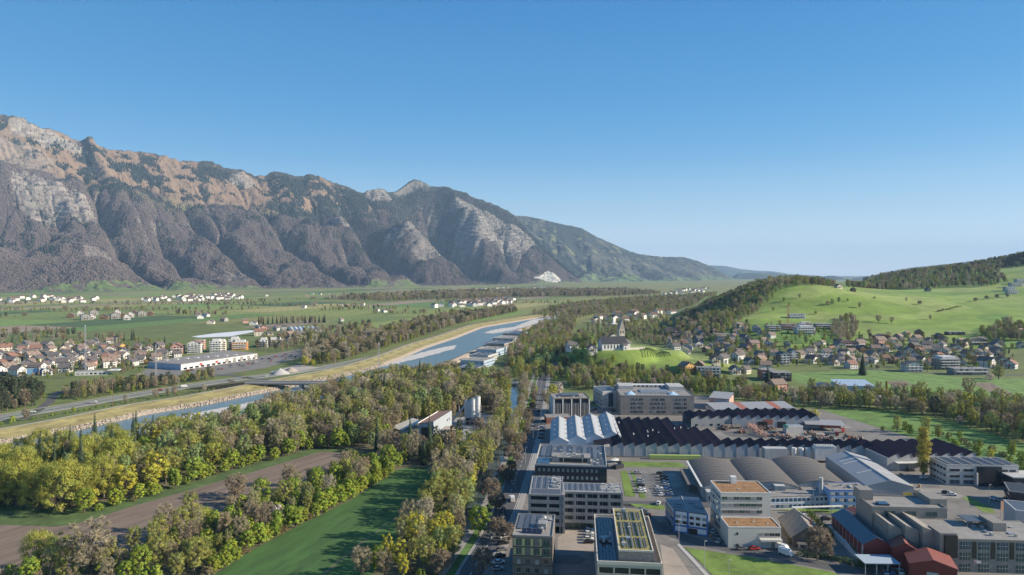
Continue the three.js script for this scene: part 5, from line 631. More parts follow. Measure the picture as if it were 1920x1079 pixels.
// ------------------------------------------------------------------ red works
{
  const t = site('red_hall', 'dark red hall with blue glazed roof slope', 'hall', [1618, 1021], [1672, 1023], 7, { D: 32 }), a = -t.w / 2, b = t.w / 2; gable(t, a, b, -32, 0, 7, 9.6, W.red, mat(0.045, 0.07, 0.10, { roughness: 0.3 }), undefined, { ov: 0.3 }); for (const u of [a, b]) vol(t, 'corner_trim', u - 0.15, u + 0.15, 0, 6.8, -0.2, 0.12, W.pale); for (const z of spread(-31, -1, 9)) vol(t, 'wall_rib', a - 0.12, a + 0.02, 0, 6.8, z - 0.1, z + 0.1, W.pale); vol(t, 'side_base', a - 1.2, a - 0.02, 0, 2, -32, 0, W.white);
  const s = site('red_hall', 'long dark red hall next to the taupe works building', 'hall', [1673, 1027], [1722, 1033], 7.6, { D: 44 }), p = -s.w / 2, q = s.w / 2; gable(s, p, q, -44, 0, 7.4, 9.8, W.red, W.redRoof, W.redRoof, { ov: 0.3 }); vol(s, 'roof_light', p + 1, q - 1, 9.2, 9.35, -22, -21, W.pale);
  const u = site('red_hall', 'front red hall with sunlit rust coloured roof slope', 'hall', [1706, 1057], [1796, 1069], 6.4, { D: 12 }), c = -u.w / 2, d = u.w / 2; gable(u, c, d, -12, 0, 6.4, 8.6, W.red, W.redRoof, W.redRoof, { ov: 0.3 }); vol(u, 'gate', -2, 1.6, 0, 4.2, 0.02, 0.14, W.pale); 
  const k = site('loading_canopy', 'pale blue loading canopy in front of the red hall', 'canopy', [1622, 1057], [1690, 1058], 4.4, { D: 8 }); vol(k, 'roof', -k.w / 2, k.w / 2, 4.2, 4.45, -8, 0, mat(0.33, 0.40, 0.46)); for (const x of spread(-k.w / 2 + 0.4, k.w / 2 - 0.4, 4)) vol(k, 'post', x - 0.12, x + 0.12, 0, 4.2, -0.5, -0.26, W.pale);
  const e = site('red_hall', 'low red roofed shed behind the blue glazed hall', 'hall', [1600, 974], [1652, 972], 7, { D: 10 }), f = -e.w / 2; gable(e, f, -f, -10, 0, 6.6, 8.6, W.red, W.redRoof, W.redRoof, { ov: 0.2 });
}
{ // taupe works building
  const t = site('works_building', 'taupe works building with roof terraces and tall windows at lower right', 'building', [1773, 1012], [1990, 1018], 12, { D: 21 }), a = -t.w / 2, b = t.w / 2, tp = mat(0.235, 0.215, 0.19);
  vol(t, 'wall', a, b, 0, 12, -21, 0, tp); flatRoof(t, a, b, 12.1, -21, 0, W.pvc, tp, 0.5); vol(t, 'black_panel', a - 0.1, a + 4.4, 5.2, 13.4, -0.6, 0.15, W.black); vol(t, 'black_cap', a - 1.5, a + 4.5, 5.2, 14, -9, -0.62, tp);
  for (let i = 0; i < 6; i++) { const u = a + 7 + i * 6.6; for (const y of [0.4, 4.6, 8.6]) { const o = vol(t, 'window', u - 1.9, u + 1.9, y, y + 2.7, 0.0, 0.12, y > 8 ? W.bluegl : W.greengl); for (const k of [-0.95, 0, 0.95]) part('glazing_bar', box(0.09, 2.7, 0.08, u + k, y, 0.16), W.pale, o); part('glazing_bar', box(3.8, 0.09, 0.08, u, y + 1.3, 0.17), W.pale, o); } vol(t, 'black_panel', u + 2.4, u + 4.0, 5.2, 11.4, 0.0, 0.12, W.black); }
  const sg = vol(t, 'sign', a + 10.2, a + 12.6, 3.5, 4.5, 0.14, 0.22, W.white); part('sign_mark', box(0.6, 0.6, 0.04, a + 10.7, 3.7, 0.25), mat(0.45, 0.09, 0.09), sg);
  for (let k = 0; k < 3; k++) { const x0 = a - 16 + k * 5.2; part('shed_roof', prismX([[x0, 0], [x0 + 5.0, 0], [x0 + 5.0, 12 + k * 0.5], [x0, 14.2 + k * 0.3]], -21, -9 + k * 2.2), tp, t); }
  vol(t, 'wall', a - 16.3, a - 0.05, 0, 11.2, -24, -9.5, tp); vol(t, 'upper_block', a - 17, a + 12, 0, 16, -36, -21.05, tp); flatRoof(t, a - 17, a + 12, 16.1, -36, -21.05, W.pvc, tp, 0.8); vol(t, 'tower', a - 18, a - 12.6, 16, 20.4, -36, -30, tp); vol(t, 'stair_block', a + 8, a + 14.5, 12, 18.6, -36, -26, tp); windows(t, 'f', -21.05, spread(a - 10, a + 6, 3), [13], 4.2, 2, W.greengl, W.mid);
  vol(t, 'skylight', a - 13, a - 9, 16.1, 16.9, -27, -23.5, W.bluegl); vol(t, 'glass_canopy', a + 15, a + 22, 14.2, 14.5, -20, -13, W.pvGrey); vol(t, 'roof_house', a + 22.2, a + 27, 12.1, 15.4, -18, -9, tp); for (const x of [a + 15.3, a + 21.6]) vol(t, 'canopy_post', x - 0.1, x + 0.1, 12.1, 14.2, -13.4, -13.2, W.grey); clutter(t, 24, 12, a + 8, b - 8, -18, -3, 12.1); keepOut.push([t.position.x - 10, t.position.z - 20, 35, 28, 0]);
}
{ // right hand office with glass wing
  const t = site('office_building', 'cream three storey office with dark glass corner near the poplar', 'building', [1776, 873], [1911, 875], 10.4, { D: 16 }), a = -t.w / 2, b = t.w / 2; vol(t, 'wall', a, b, 0, 10.4, -16, 0, mat(0.47, 0.44, 0.40)); flatRoof(t, a, b, 10.5, -16, 0, W.pvc, W.pale, 0.5); panels(t, a + 1, b - 2, -15, -1.2, 10.5, 12, false, W.pvGrey, 0.2, 0.7); vol(t, 'glass_corner', a + 15, a + 27, 0, 10, -6, 1.2, W.glass); for (const y of [0.8, 4.2, 7.4]) { windows(t, 'f', 0, [a + 4, a + 11], [y], 5, y < 1 ? 2 : 1.1, y < 1 ? W.bluegl : W.glass, W.grey); windows(t, 'f', 0, [b - 7, b - 3], [y], 3, 1.1, W.glass); windows(t, 'l', a, spread(-14, -2, 5), [y], 2.2, 1.2, W.glass); } const c = part('column', new THREE.CylinderGeometry(0.45, 0.45, 7, 10), W.white, t); c.position.set(a + 14.4, 3.5, 1.4);
  vol(t, 'annex', a + 28, b + 18, 0, 6.6, -4, 8, W.dark); vol(t, 'annex_roof', a + 27.6, b + 18.4, 6.6, 7.1, -4.4, 8.4, W.pale); windows(t, 'f', 8, spread(a + 31, b + 15, 5), [3.8], 2.6, 1, W.bluegl);
  const s = site('office_building', 'dark two storey building cut by the right picture edge', 'building', [1893, 922], [1990, 934], 7.5, { D: 16 }); banded(s, -s.w / 2, s.w / 2, -16, 0, 2, 3.7, 1.3, W.glass, W.dark, { piers: 6 }); flatRoof(s, -s.w / 2, s.w / 2, 7.6, -16, 0, W.pvGrey, W.grey, 0.4);
  const v = site('warehouse', 'pale hall cut by the right picture edge', 'hall', [1905, 958], [1990, 966], 9, { D: 14 }); vol(v, 'wall', -v.w / 2, v.w / 2, 0, 9, -14, 0, W.sheet); flatRoof(v, -v.w / 2, v.w / 2, 9.1, -14, 0, W.pvGrey, W.white, 0.4); windows(v, 'f', 0, spread(-v.w / 2 + 3, v.w / 2 - 3, 4), [3], 2, 1.4, W.glass);
}
// ------------------------------------------------------------------ concrete works by the wood
{
  const [sx, sz] = G(886, 797, 0), t = thing('concrete_plant', 'white silo tower of the concrete works with sloping conveyor', 'silo', sx, 0, sz, -0.05);
  for (const [x, z, h] of [[-3.4, 0, 17], [0.4, 0.8, 19], [3.8, 0, 20.5], [0.6, -3.6, 18.5]]) { const c = part('silo', new THREE.CylinderGeometry(2.0, 2.0, h - 6, 20), W.white, t); c.position.set(x, 6 + (h - 6) / 2, z); const k = part('silo_cone', new THREE.CylinderGeometry(2.0, 0.6, 2.6, 20), W.pale, t); k.position.set(x, 4.7, z); const p = part('silo_cap', new THREE.CylinderGeometry(1.5, 2.05, 0.7, 20), W.grey, t); p.position.set(x, h + 0.35, z); for (let q = 0; q < 4; q++) { const l = part('silo_leg', cbox(0.25, 4.6, 0.25), M.steel, t); l.position.set(x + (q % 2 ? 1.4 : -1.4), 2.3, z + (q > 1 ? 1.4 : -1.4)); } for (const y of [8, 11, 14]) { const r = part('silo_band', new THREE.CylinderGeometry(2.05, 2.05, 0.18, 20), W.pale, t); r.position.set(x, y, z); } }
  vol(t, 'mixing_house', -5.6, 0.6, 5.5, 17.5, -3.5, 2.4, W.sheet); vol(t, 'mixing_base', -5, 5, 0, 5, -3, 1.5, W.dark); vol(t, 'platform', -5.5, 5.8, 3.0, 3.25, -5, 3, M.steel); const f = (a, b, r, n) => { const v = new THREE.Vector3(...b).sub(new THREE.Vector3(...a)), g = new THREE.CylinderGeometry(r, r, v.length(), 8), o = part(n, g, W.pale, t); o.position.copy(new THREE.Vector3(...a).addScaledVector(v, 0.5)); o.quaternion.setFromUnitVectors(new THREE.Vector3(0, 1, 0), v.normalize()); }; f([-16, 1.5, 1], [-2, 18.5, 1], 0.75, 'conveyor'); f([-9, 0, 1], [-9, 10, 1], 0.25, 'conveyor_leg'); f([-5.5, 0, 1], [-5.5, 14.4, 1], 0.25, 'conveyor_leg'); f([5.9, 0.2, 0.8], [5.9, 15, 0.8], 0.3, 'vent_pipe');
  const s = site('concrete_works_hall', 'concrete works hall with slanted brown roof at the wood edge', 'hall', [785, 793], [813, 794], 13, { D: 38, turn: -0.23 }), a = -s.w / 2, b = s.w / 2;
  part('wall', prismX([[a, 0], [b, 0], [b, 14], [a, 12.2]], -38, 0), mat(0.30, 0.33, 0.36), s); part('roof', quadGeo([[a - 0.6, 12.4, 0.6], [b + 0.5, 14.5, 0.6], [b + 0.5, 14.5, -38.6], [a - 0.6, 12.4, -38.6]]), mat(0.30 * GM, 0.165 * GM, 0.12 * GM, { map: corr }), s);
  vol(s, 'opening', a + 1.5, b - 2, 3, 10, 0.01, 0.1, W.black); vol(s, 'lower_store', b + 0.02, b + 7, 0, 6, -24, 2, M.paving); vol(s, 'roof_edge', a - 0.7, a - 0.4, 12.3, 12.9, -38.6, 0.6, W.white); windows(s, 'r', b, [-32, -28, -8], [8.5], 1.6, 1.4, W.glass); vol(s, 'orange_chute', b + 7.1, b + 8, 0, 9, -14, -13, W.orange);
  { const [kx, kz] = G(868, 806, 0); keepOut.push([kx, kz, 24, 34, 0]); const [ex, ez] = G(812, 834, 0); keepOut.push([ex, ez, 30, 16, 0]); }
  const w = site('gravel_store', 'low concrete gravel store with pale slanting roof', 'shed', [752, 806], [792, 800], 5, { D: 14 }); vol(w, 'wall', -w.w / 2, w.w / 2, 0, 4.4, -14, 0, M.concrete); part('roof', quadGeo([[-w.w / 2 - 0.4, 4.5, 0.4], [w.w / 2 + 0.4, 8.4, 0.4], [w.w / 2 + 0.4, 8.4, -14.4], [-w.w / 2 - 0.4, 4.5, -14.4]]), W.cream, w);
}
// ------------------------------------------------------------------ riverside workshops beyond the bridge
[[856, 692, 893, 690, 6, 30, W.grey, 'pale workshop nearest the bridge on the river road'], [862, 678, 908, 676, 8, 34, W.sheetBlue, 'blue grey workshop beside the river'], [880, 668, 915, 666, 8, 30, W.pale, 'second pale workshop along the river'], [893, 657, 930, 655, 9, 40, W.sheetBlue, 'long blue grey workshop along the river'], [912, 646, 944, 644, 8, 44, W.taupe, 'brown workshop along the river'], [925, 636, 960, 634, 8, 50, W.pale, 'pale workshop farther along the river'], [942, 627, 975, 626, 8, 60, W.mid, 'farthest workshop along the river']].forEach(([x0, y0, x1, y1, h, D, m, label], i) => { const t = site('workshop', label, 'building', [x0, y0], [x1, y1], h, { D, turn: -0.36 }), a = -t.w / 2, b = t.w / 2; vol(t, 'wall', a, b, 0, h, -D, 0, m); flatRoof(t, a, b, h + 0.1, -D, 0, i % 2 ? W.pvc : W.pvGrey, W.pale, 0.5); windows(t, 'f', 0, spread(a + 2, b - 2, 4), [1, 4.5], 2.4, 1.5, W.glass); windows(t, 'r', b, spread(-D + 3, -3, 8), [1, 4.5], 2.2, 1.5, W.glass); clutter(t, 30 + i, 5, a + 2, b - 2, -D + 3, -3, h + 0.1); });
// barns at the meadow
{ const t = site('barn', 'barn with blue roof at the meadow edge', 'barn', [1518, 728], [1560, 735], 5, { D: 26, turn: -0.5 }); gable(t, -t.w / 2, t.w / 2, -26, 0, 5, 8.5, W.timber, mat(0.05, 0.09, 0.15, { roughness: 0.5 }), undefined, { ov: 0.8 }); vol(t, 'gate', -2, 2, 0, 3.6, 0.02, 0.1, W.brown);
  const s = site('barn', 'long low grey metal barn in the meadow', 'barn', [1574, 723], [1640, 724], 5.5, { D: 22 }); vol(s, 'wall', -s.w / 2, s.w / 2, 0, 5.2, -22, 0, W.sheetBlue); part('roof', quadGeo([[-s.w / 2 - 0.5, 5.3, 0.6], [s.w / 2 + 0.5, 5.3, 0.6], [s.w / 2 + 0.5, 8, -22.4], [-s.w / 2 - 0.5, 8, -22.4]]), W.sheetBlue, s); vol(s, 'gate', -4, 1, 0, 4, 0.02, 0.1, W.mid);
  const u = site('barn', 'timber barn with tiled lean-to beside the blue roofed barn', 'barn', [1552, 737], [1590, 734], 3.6, { D: 14 }); gable(u, -u.w / 2, u.w / 2, -14, 0, 3.6, 6.4, W.cream, W.tileRed, W.tileRed, { ov: 0.8 }); }
// ------------------------------------------------------------------ houses
const HOUSE = [[10, 11, 5.4, 9.2, 2], [12, 10, 5.6, 9.0, 2], [9, 9, 5.2, 8.6, 2], [14, 11, 5.8, 9.6, 2], [11, 14, 7.8, 11.8, 3], [16, 12, 8.6, 12.2, 3]];
const WALLS = { white: [W.white, 8], cream: [W.cream, 2], grey: [W.grey, 1.2], ochre: [W.ochre, 0.5], pink: [W.pink, 0.4], timber: [W.timber, 0.9] }, ROOFS = { red: [W.tileRed, 1.2], brown: [W.tileBrown, 3], dark: [W.tileDark, 4] };
const houseCache = new Map(), homes = [];
function houseParts(v) {
  if (houseCache.has(v)) return houseCache.get(v);
  const [w, d, e, r, fl] = HOUSE[v], a = -w / 2, b = w / 2, list = []; list.push(['wall', prismX([[a, -3], [b, -3], [b, e], [0, r], [a, e]], -d / 2, d / 2), 'wall']);
  const [ra, rb] = gableGeo(a, b, -d / 2, d / 2, e + 0.02, r + 0.02, 0.8, 0.25); list.push(['roof', ra, 'roof'], ['roof', rb, 'roof']);
  const n = w > 12 ? 4 : 3; for (let f = 0; f < fl; f++) for (const u of spread(a + 1.8, b - 1.8, n)) for (const s of [-1, 1]) list.push(['window', cbox(1.2, 1.4, 0.1), 'glass', [u, 1.7 + f * 2.7, s * (d / 2 + 0.03)]]);
  for (let f = 0; f < fl; f++) for (const u of spread(-d / 2 + 2, d / 2 - 2, 3)) for (const s of [-1, 1]) list.push(['window', cbox(0.1, 1.4, 1.2), 'glass', [s * (w / 2 + 0.03), 1.7 + f * 2.7, u]]);
  list.push(['window', cbox(1.0, 1.2, 0.1), 'glass', [0, r - 2.0, d / 2 + 0.03]], ['door', cbox(1.1, 2.1, 0.12), 'door', [a + 4.2, 1.05, d / 2 + 0.04]], ['chimney', cbox(0.7, 1.8, 0.7), 'chim', [w * 0.16, r + 0.1, -d * 0.2]], ['balcony', box(w * 0.5, 0.9, 1.4, 0, 2.7, d / 2 + 0.72), 'door']);
  houseCache.set(v, list); return list;
}
function house(px, py, zone, r, o = {}) {
  const [x, y, z] = o.at ?? onGround(px, py), pickW = (t) => { let s = 0; for (const k in t) s += t[k][1]; s *= r(); for (const k in t) if ((s -= t[k][1]) <= 0) return k; return Object.keys(t)[0]; };
  const wall = o.wall ?? pickW(WALLS), roof = o.roof ?? pickW(ROOFS), v = o.v ?? (r() < 0.85 ? Math.floor(r() * 4) : 4), turn = o.turn ?? [0.1, -0.3, 0.5, 1.4, -0.9, 1.9][Math.floor(r() * 6)] + (r() - 0.5) * 0.2;
  const t = thing('house', '', 'house', x, y, z, turn, 'houses in ' + zone), mats = { wall: WALLS[wall][0], roof: ROOFS[roof][0], glass: W.glass, door: W.timber, chim: W.rust }, k = o.scale ?? 0.85 + r() * 0.25; t.scale.setScalar(k);
  for (const [n, g, m, p] of houseParts(v)) { if (o.simple && n !== 'wall' && n !== 'roof' && n !== 'chimney') continue; const q = part(n, g, mats[m], t); if (p) q.position.set(...p); }
  const hw = HOUSE[v][0] * k / 2 + 3, hd = HOUSE[v][1] * k / 2 + 3; keepOut.push([x, z, hw, hd, turn]); homes.push({ t, kind: `${wall === 'timber' ? 'timber clad' : wall} house with ${roof} roof`, zone, px: CX + x / -z * FOCAL });
  return t;
}
function flatBlock(name, label, l, r_, h, D, floors, wall, o = {}) {                // apartment house with a flat roof on the slope
  const mid = onGround((l[0] + r_[0]) / 2, l[1]), d = -mid[2], x0 = (l[0] - CX) / FOCAL * d, x1 = (r_[0] - CX) / FOCAL * d, w = x1 - x0, t = thing(name, label, 'building', (x0 + x1) / 2, mid[1], mid[2], o.turn ?? 0, o.group), a = -w / 2, b = w / 2, fh = h / floors;
  vol(t, 'wall', a, b, -4, h, -D, 0, wall); for (let f = 0; f < floors; f++) { windows(t, 'f', 0, spread(a + w * 0.12, b - w * 0.12, Math.max(2, Math.round(w / 4))), [f * fh + fh * 0.34], Math.min(2.2, w / Math.max(2, Math.round(w / 4)) * 0.62), fh * 0.5, W.glass); windows(t, 'r', b, spread(-D + 2, -2, 3), [f * fh + fh * 0.3], 1.8, fh * 0.5, W.glass); windows(t, 'l', a, spread(-D + 2, -2, 3), [f * fh + fh * 0.3], 1.8, fh * 0.5, W.glass); if (o.balcony !== false && f) vol(t, 'balcony', a + w * 0.05, b - w * 0.05, f * fh - 0.2, f * fh + 0.75, 0.02, 1.5, o.band ?? W.white); }
  if (o.gable) { const [p, q] = gableGeo(a, b, -D, 0, h + 0.02, h + o.gable, 0.7); part('roof', p, o.roof ?? W.tileRed, t); part('roof', q, o.roof ?? W.tileRed, t); part('gable_wall', prismX([[a, h - 0.01], [b, h - 0.01], [0, h + o.gable - 0.05]], -D + 0.01, -0.01), wall, t); } else { flatRoof(t, a, b, h + 0.1, -D, 0, W.gravelRoof, o.band ?? W.white, 0.5); clutter(t, Math.round(l[0]), 3, a + 1, b - 1, -D + 2, -2, h + 0.1); if (o.attic) vol(t, 'attic_storey', a + w * 0.2, b - w * 0.15, h + 0.12, h + 2.9, -D + 1, -3, W.white); }
  keepOut.push([t.position.x, t.position.z - D / 2, w / 2 + 3, D / 2 + 3, 0]); return t;
}
const conv = (ox, oy, s, list) => list.map(([x, y]) => [ox + x / s, oy + y / s]);
{
  const r = rng(2024), Z1 = 'the hill village', Z2 = 'the church village', Z3 = 'the church hill foot';
  for (const [x, y] of conv(1440, 460, 3.596, [[330, 695], [365, 675], [480, 708], [640, 718], [725, 718], [800, 716], [935, 618], [1020, 612], [1155, 632], [1180, 674], [1070, 690], [1435, 664], [1530, 694], [1560, 678], [1700, 612], [1710, 694], [330, 780], [400, 768], [440, 790], [560, 790], [500, 800], [985, 770], [1070, 720], [1190, 738], [1110, 815], [1430, 800], [1640, 830], [845, 800], [700, 795], [765, 702], [95, 975], [60, 985], [40, 745], [480, 615], [1005, 645], [1300, 668], [880, 700], [880, 640], [620, 690], [1480, 800], [1580, 800], [300, 712], [560, 830]])) house(x, y, Z1, r, x < 1480 && y > 725 ? { wall: 'pink', roof: 'brown' } : {});
  for (const [x, y] of conv(960, 480, 3.996, [[1290, 545], [1320, 610], [1390, 585], [1400, 640], [1400, 555], [1500, 572], [1170, 665], [1230, 662], [1280, 672], [1190, 690], [1560, 645], [1650, 655], [1740, 565], [1770, 650], [1810, 692], [1460, 722], [1560, 735], [1620, 742], [1700, 738], [1580, 795], [1780, 815], [1860, 815], [1750, 880], [1670, 885], [1860, 590], [1690, 590], [1600, 690], [1480, 690], [1830, 560], [1900, 850], [1240, 600]])) house(x, y, Z2, r);
  const fill = (poly, n, zone, gap) => { const p = poly.map(([a, b]) => onGround(a, b)).map(([x, , z]) => [x, z]), xs = p.map((q) => q[0]), zs = p.map((q) => q[1]); for (let i = 0, m = 0; i < 5000 && m < n; i++) { const x = lerp(Math.min(...xs), Math.max(...xs), r()), z = lerp(Math.min(...zs), Math.max(...zs), r()); if (!inside(p, x, z) || homes.some((h) => (h.t.position.x - x) ** 2 + (h.t.position.z - z) ** 2 < gap * gap)) continue; m++; house(0, 0, zone, r, { at: [x, ground(x, z), z] }); } };
  fill([[1500, 684], [1490, 662], [1560, 648], [1640, 645], [1760, 640], [1860, 655], [1900, 690], [1800, 690], [1680, 684], [1600, 686]], 44, Z1, 19); fill([[1255, 668], [1262, 636], [1300, 618], [1380, 614], [1440, 626], [1480, 650], [1460, 690], [1380, 676], [1310, 664]], 30, Z2, 19);
  house(...conv(960, 480, 3.996, [[1310, 862]])[0], Z3, r, { wall: 'ochre', roof: 'brown', turn: 0.5 }); house(...conv(960, 480, 3.996, [[1405, 845]])[0], Z3, r, { wall: 'timber', roof: 'brown', turn: -0.4 }); house(...conv(960, 480, 3.996, [[1520, 805]])[0], Z3, r, { wall: 'cream', roof: 'red' }); house(...conv(960, 480, 3.996, [[330, 862]])[0], Z3, r, { wall: 'white', roof: 'dark' }); house(...conv(960, 480, 3.996, [[490, 872]])[0], Z3, r, { wall: 'pink', roof: 'brown', v: 3 }); house(...conv(960, 480, 3.996, [[600, 722]])[0], Z3, r, { wall: 'white', roof: 'red', v: 2 }); house(...conv(960, 480, 3.996, [[450, 700]])[0], Z3, r, { wall: 'white', roof: 'dark' });
  flatBlock('apartment_block', 'cream apartment house below the church meadow', [1308, 706], [1352, 706], 9, 14, 3, W.cream, { turn: -0.25 }); flatBlock('apartment_block', 'large pinkish house behind the church', [1250, 628], [1274, 628], 9, 14, 3, W.pink, { gable: 3.6 }); flatBlock('apartment_block', 'ochre apartment house with long balconies in the church village', [1344, 638], [1372, 638], 9, 12, 3, W.ochre, { band: W.cream });
  flatBlock('apartment_block', 'white terraced apartment house below the crane, left one', [1496, 628], [1530, 628], 11, 14, 3, W.white, { attic: true }); flatBlock('apartment_block', 'white terraced apartment house nearest the crane', [1500, 618], [1526, 618], 9, 10, 3, W.white, { attic: true }); flatBlock('apartment_block', 'unfinished grey apartment house beside the crane', [1468, 620], [1496, 620], 10, 13, 3, W.grey, { band: W.pink }); flatBlock('apartment_block', 'grey glazed apartment house left of the crane', [1440, 622], [1466, 622], 9, 13, 3, W.grey); flatBlock('apartment_block', 'white house with ribbon windows highest above the crane', [1482, 598], [1511, 598], 8, 11, 2, W.white); flatBlock('apartment_block', 'grey apartment house behind the white terraces', [1532, 618], [1560, 618], 9, 12, 3, W.mid);
  flatBlock('apartment_block', 'pinkish row of houses in the middle of the village', [1582, 653], [1612, 653], 8, 11, 2, W.pink, { gable: 2.8 }); flatBlock('farmhouse', 'long red farmhouse at the upper village edge', [1645, 640], [1673, 640], 7, 12, 2, W.rust, { gable: 3.2, roof: W.tileDark, balcony: false }); flatBlock('apartment_block', 'white apartment house with gables at the left of the village', [1464, 684], [1482, 684], 12, 14, 4, W.white, { gable: 3, roof: W.tileDark }); flatBlock('apartment_block', 'second white apartment house with gables at the left of the village', [1483, 678], [1497, 678], 12, 12, 4, W.white, { gable: 3, roof: W.tileDark }); flatBlock('apartment_block', 'white three storey house fronting the meadow', [1702, 698], [1732, 698], 8.5, 12, 3, W.white, { gable: 3, roof: W.tileDark }); flatBlock('apartment_block', 'brown stepped apartment house fronting the meadow', [1765, 694], [1803, 694], 12, 16, 4, W.taupe, { attic: true }); flatBlock('apartment_block', 'long grey balconied building fronting the meadow', [1792, 704], [1858, 704], 7, 13, 2, W.grey); flatBlock('office_building', 'dark flat roofed office near the barns', [1452, 716], [1486, 716], 9, 14, 3, W.dark, { balcony: false }); flatBlock('apartment_block', 'brown apartment house left of the barns', [1430, 712], [1456, 712], 10, 13, 3, W.rust); flatBlock('house', 'dark flat roofed house at the foot of the meadow', [1780, 629], [1812, 629], 5, 10, 1, W.dark, { balcony: false }); flatBlock('apartment_block', 'white flat roofed apartment house in the village centre', [1542, 678], [1562, 678], 8, 12, 3, W.white); flatBlock('apartment_block', 'brownish house on the right hillside', [1822, 648], [1856, 648], 8, 12, 2, W.taupe, { gable: 2.6, roof: W.tileBrown });
  for (const [i, [x0, x1, y]] of [[1888, 1905, 546], [1898, 1920, 538], [1908, 1940, 531], [1892, 1910, 552]].entries()) flatBlock('apartment_block', ['white terrace house on the far right hilltop, lower left', 'white terrace house on the far right hilltop, middle', 'white terrace house on the far right hilltop, uppermost', 'white terrace house on the far right hilltop, lowest'][i], [x0, y], [x1, y], 9, 12, 3, W.white);
  house(1808, 499, 'the wooded ridge', r, { wall: 'pink', roof: 'red', v: 4, turn: 0 }); house(1572, 541, 'the hill crest', r, { wall: 'cream', roof: 'red', turn: 0.3 }); house(1556, 536, 'the hill crest', r, { wall: 'white', roof: 'dark', turn: 0.3 }); house(1740, 547, 'the hill crest', r, { wall: 'grey', roof: 'dark', turn: 0 }); house(1600, 547, 'the hill crest', r, { wall: 'timber', roof: 'dark', turn: 0 });
}
{ // left village across the river
  const r = rng(311), P = [[-60, 706], [-60, 668], [60, 656], [150, 652], [240, 655], [330, 652], [345, 668], [300, 676], [280, 684], [200, 690], [120, 702], [40, 706]].map(([a, b]) => G(a, b, 0)), xs = P.map((p) => p[0]), zs = P.map((p) => p[1]), spots = [];
  for (let i = 0; i < 9000 && spots.length < 118; i++) { const x = lerp(Math.min(...xs), Math.max(...xs), r()), z = lerp(Math.min(...zs), Math.max(...zs), r()); if (!inside(P, x, z) || spots.some(([a, b]) => (a - x) ** 2 + (b - z) ** 2 < 19 * 19)) continue; spots.push([x, z]); }
  for (const [x, z] of spots) house(0, 0, 'the left village', r, { at: [x, 0, z] });
  for (const [x, y] of [[50, 650], [88, 652], [165, 650], [130, 648], [178, 645], [205, 644], [215, 641]]) house(x, y, 'the fields behind the left village', r);
  for (const [x, y] of conv(480, 500, 3.996, [[210, 470], [150, 480], [60, 480], [20, 520], [100, 520], [200, 510], [250, 540], [280, 530], [310, 555], [250, 560], [330, 540], [160, 460], [20, 470], [640, 410]])) house(x, y, 'the hamlet beside the greenhouse', r);
  [[318, 664, 340, 10, W.pink, 'pale apartment house at the left of the tall row'], [350, 663, 374, 14, W.white, 'white apartment house with red roof in the tall row'], [366, 656, 380, 13, W.pink, 'rust coloured apartment house behind the white one'], [392, 661, 412, 15, W.white, 'white apartment tower with grey bands in the tall row'], [408, 660, 420, 14, W.cream, 'cream apartment house in the tall row'], [428, 656, 446, 15, W.white, 'white apartment house at the right of the tall row'], [434, 657, 461, 11, W.orange, 'bright orange apartment house'], [500, 650, 528, 10, W.cream, 'cream apartment house beside the hamlet'], [484, 652, 500, 11, W.white, 'white apartment house beside the hamlet']].forEach(([x0, y, x1, h, m, label], i) => flatBlock('apartment_block', label, [x0, y], [x1, y], h, 14, Math.round(h / 3), m, { gable: [0, 1].includes(i) ? 4 : 0, attic: i > 2, turn: 0.25 }));
  // retail store and its neighbours
  const P2 = [[277, 690], [339, 695], [482, 673], [424, 667]].map(([a, b]) => G(a, b, 0)), c = [P2.reduce((s, p) => s + p[0], 0) / 4, P2.reduce((s, p) => s + p[1], 0) / 4], L = P2.map(([x, z]) => [x - c[0], z - c[1]]), t = thing('retail_store', 'large white and blue retail store in front of the left village', 'store', c[0], 0, c[1]);
  const ex = (k, y0, y1, m, n) => { const s = new THREE.Shape(L.map(([x, z]) => new THREE.Vector2(x * k, -z * k))), g = new THREE.ExtrudeGeometry(s, { depth: y1 - y0, bevelEnabled: false }); g.rotateX(-Math.PI / 2); g.translate(0, y0, 0); return part(n, g, m, t); }; ex(1, 0, 6.4, W.white, 'wall'); ex(1.004, 6.4, 6.9, W.grey, 'roof'); ex(0.96, 6.9, 7.1, W.gravelRoof, 'roof_surface');
  const fac = (i, j, f) => { const A = L[i], B = L[j], w = Math.hypot(B[0] - A[0], B[1] - A[1]), g = new THREE.Group(); g.name = 'facade'; g.position.set((A[0] + B[0]) / 2, 0, (A[1] + B[1]) / 2); g.rotation.y = Math.atan2(-(B[1] - A[1]), B[0] - A[0]); t.add(g); f(g, w); };
  fac(0, 1, (g, w) => { vol(g, 'blue_cladding', -w / 2, w / 2, 0, 6.2, 0.02, 0.2, W.sheetBlue); }); fac(1, 2, (g, w) => { for (const u of [-0.28, -0.08]) vol(g, 'red_sign', w * u, w * u + 4, 2.4, 5.2, 0.05, 0.3, mat(0.35, 0.08, 0.07)); windows(g, 'f', 0.1, spread(-w * 0.45, w * 0.45, 14), [0.4], 5, 2.2, W.glass); for (const u of spread(0.05, 0.45, 5)) vol(g, 'grey_panel', w * u, w * u + 5, 1, 5.6, 0.05, 0.2, W.mid); }); keepOut.push([c[0], c[1], 75, 40, 0.4]);
  for (let i = 0; i < 8; i++) { const k = part('roof_light', cbox(5, 0.8, 3), W.white, t); k.position.set(lerp(L[0][0], L[2][0], 0.15 + i * 0.09), 7.5, lerp(L[0][1], L[2][1], 0.15 + i * 0.09)); }
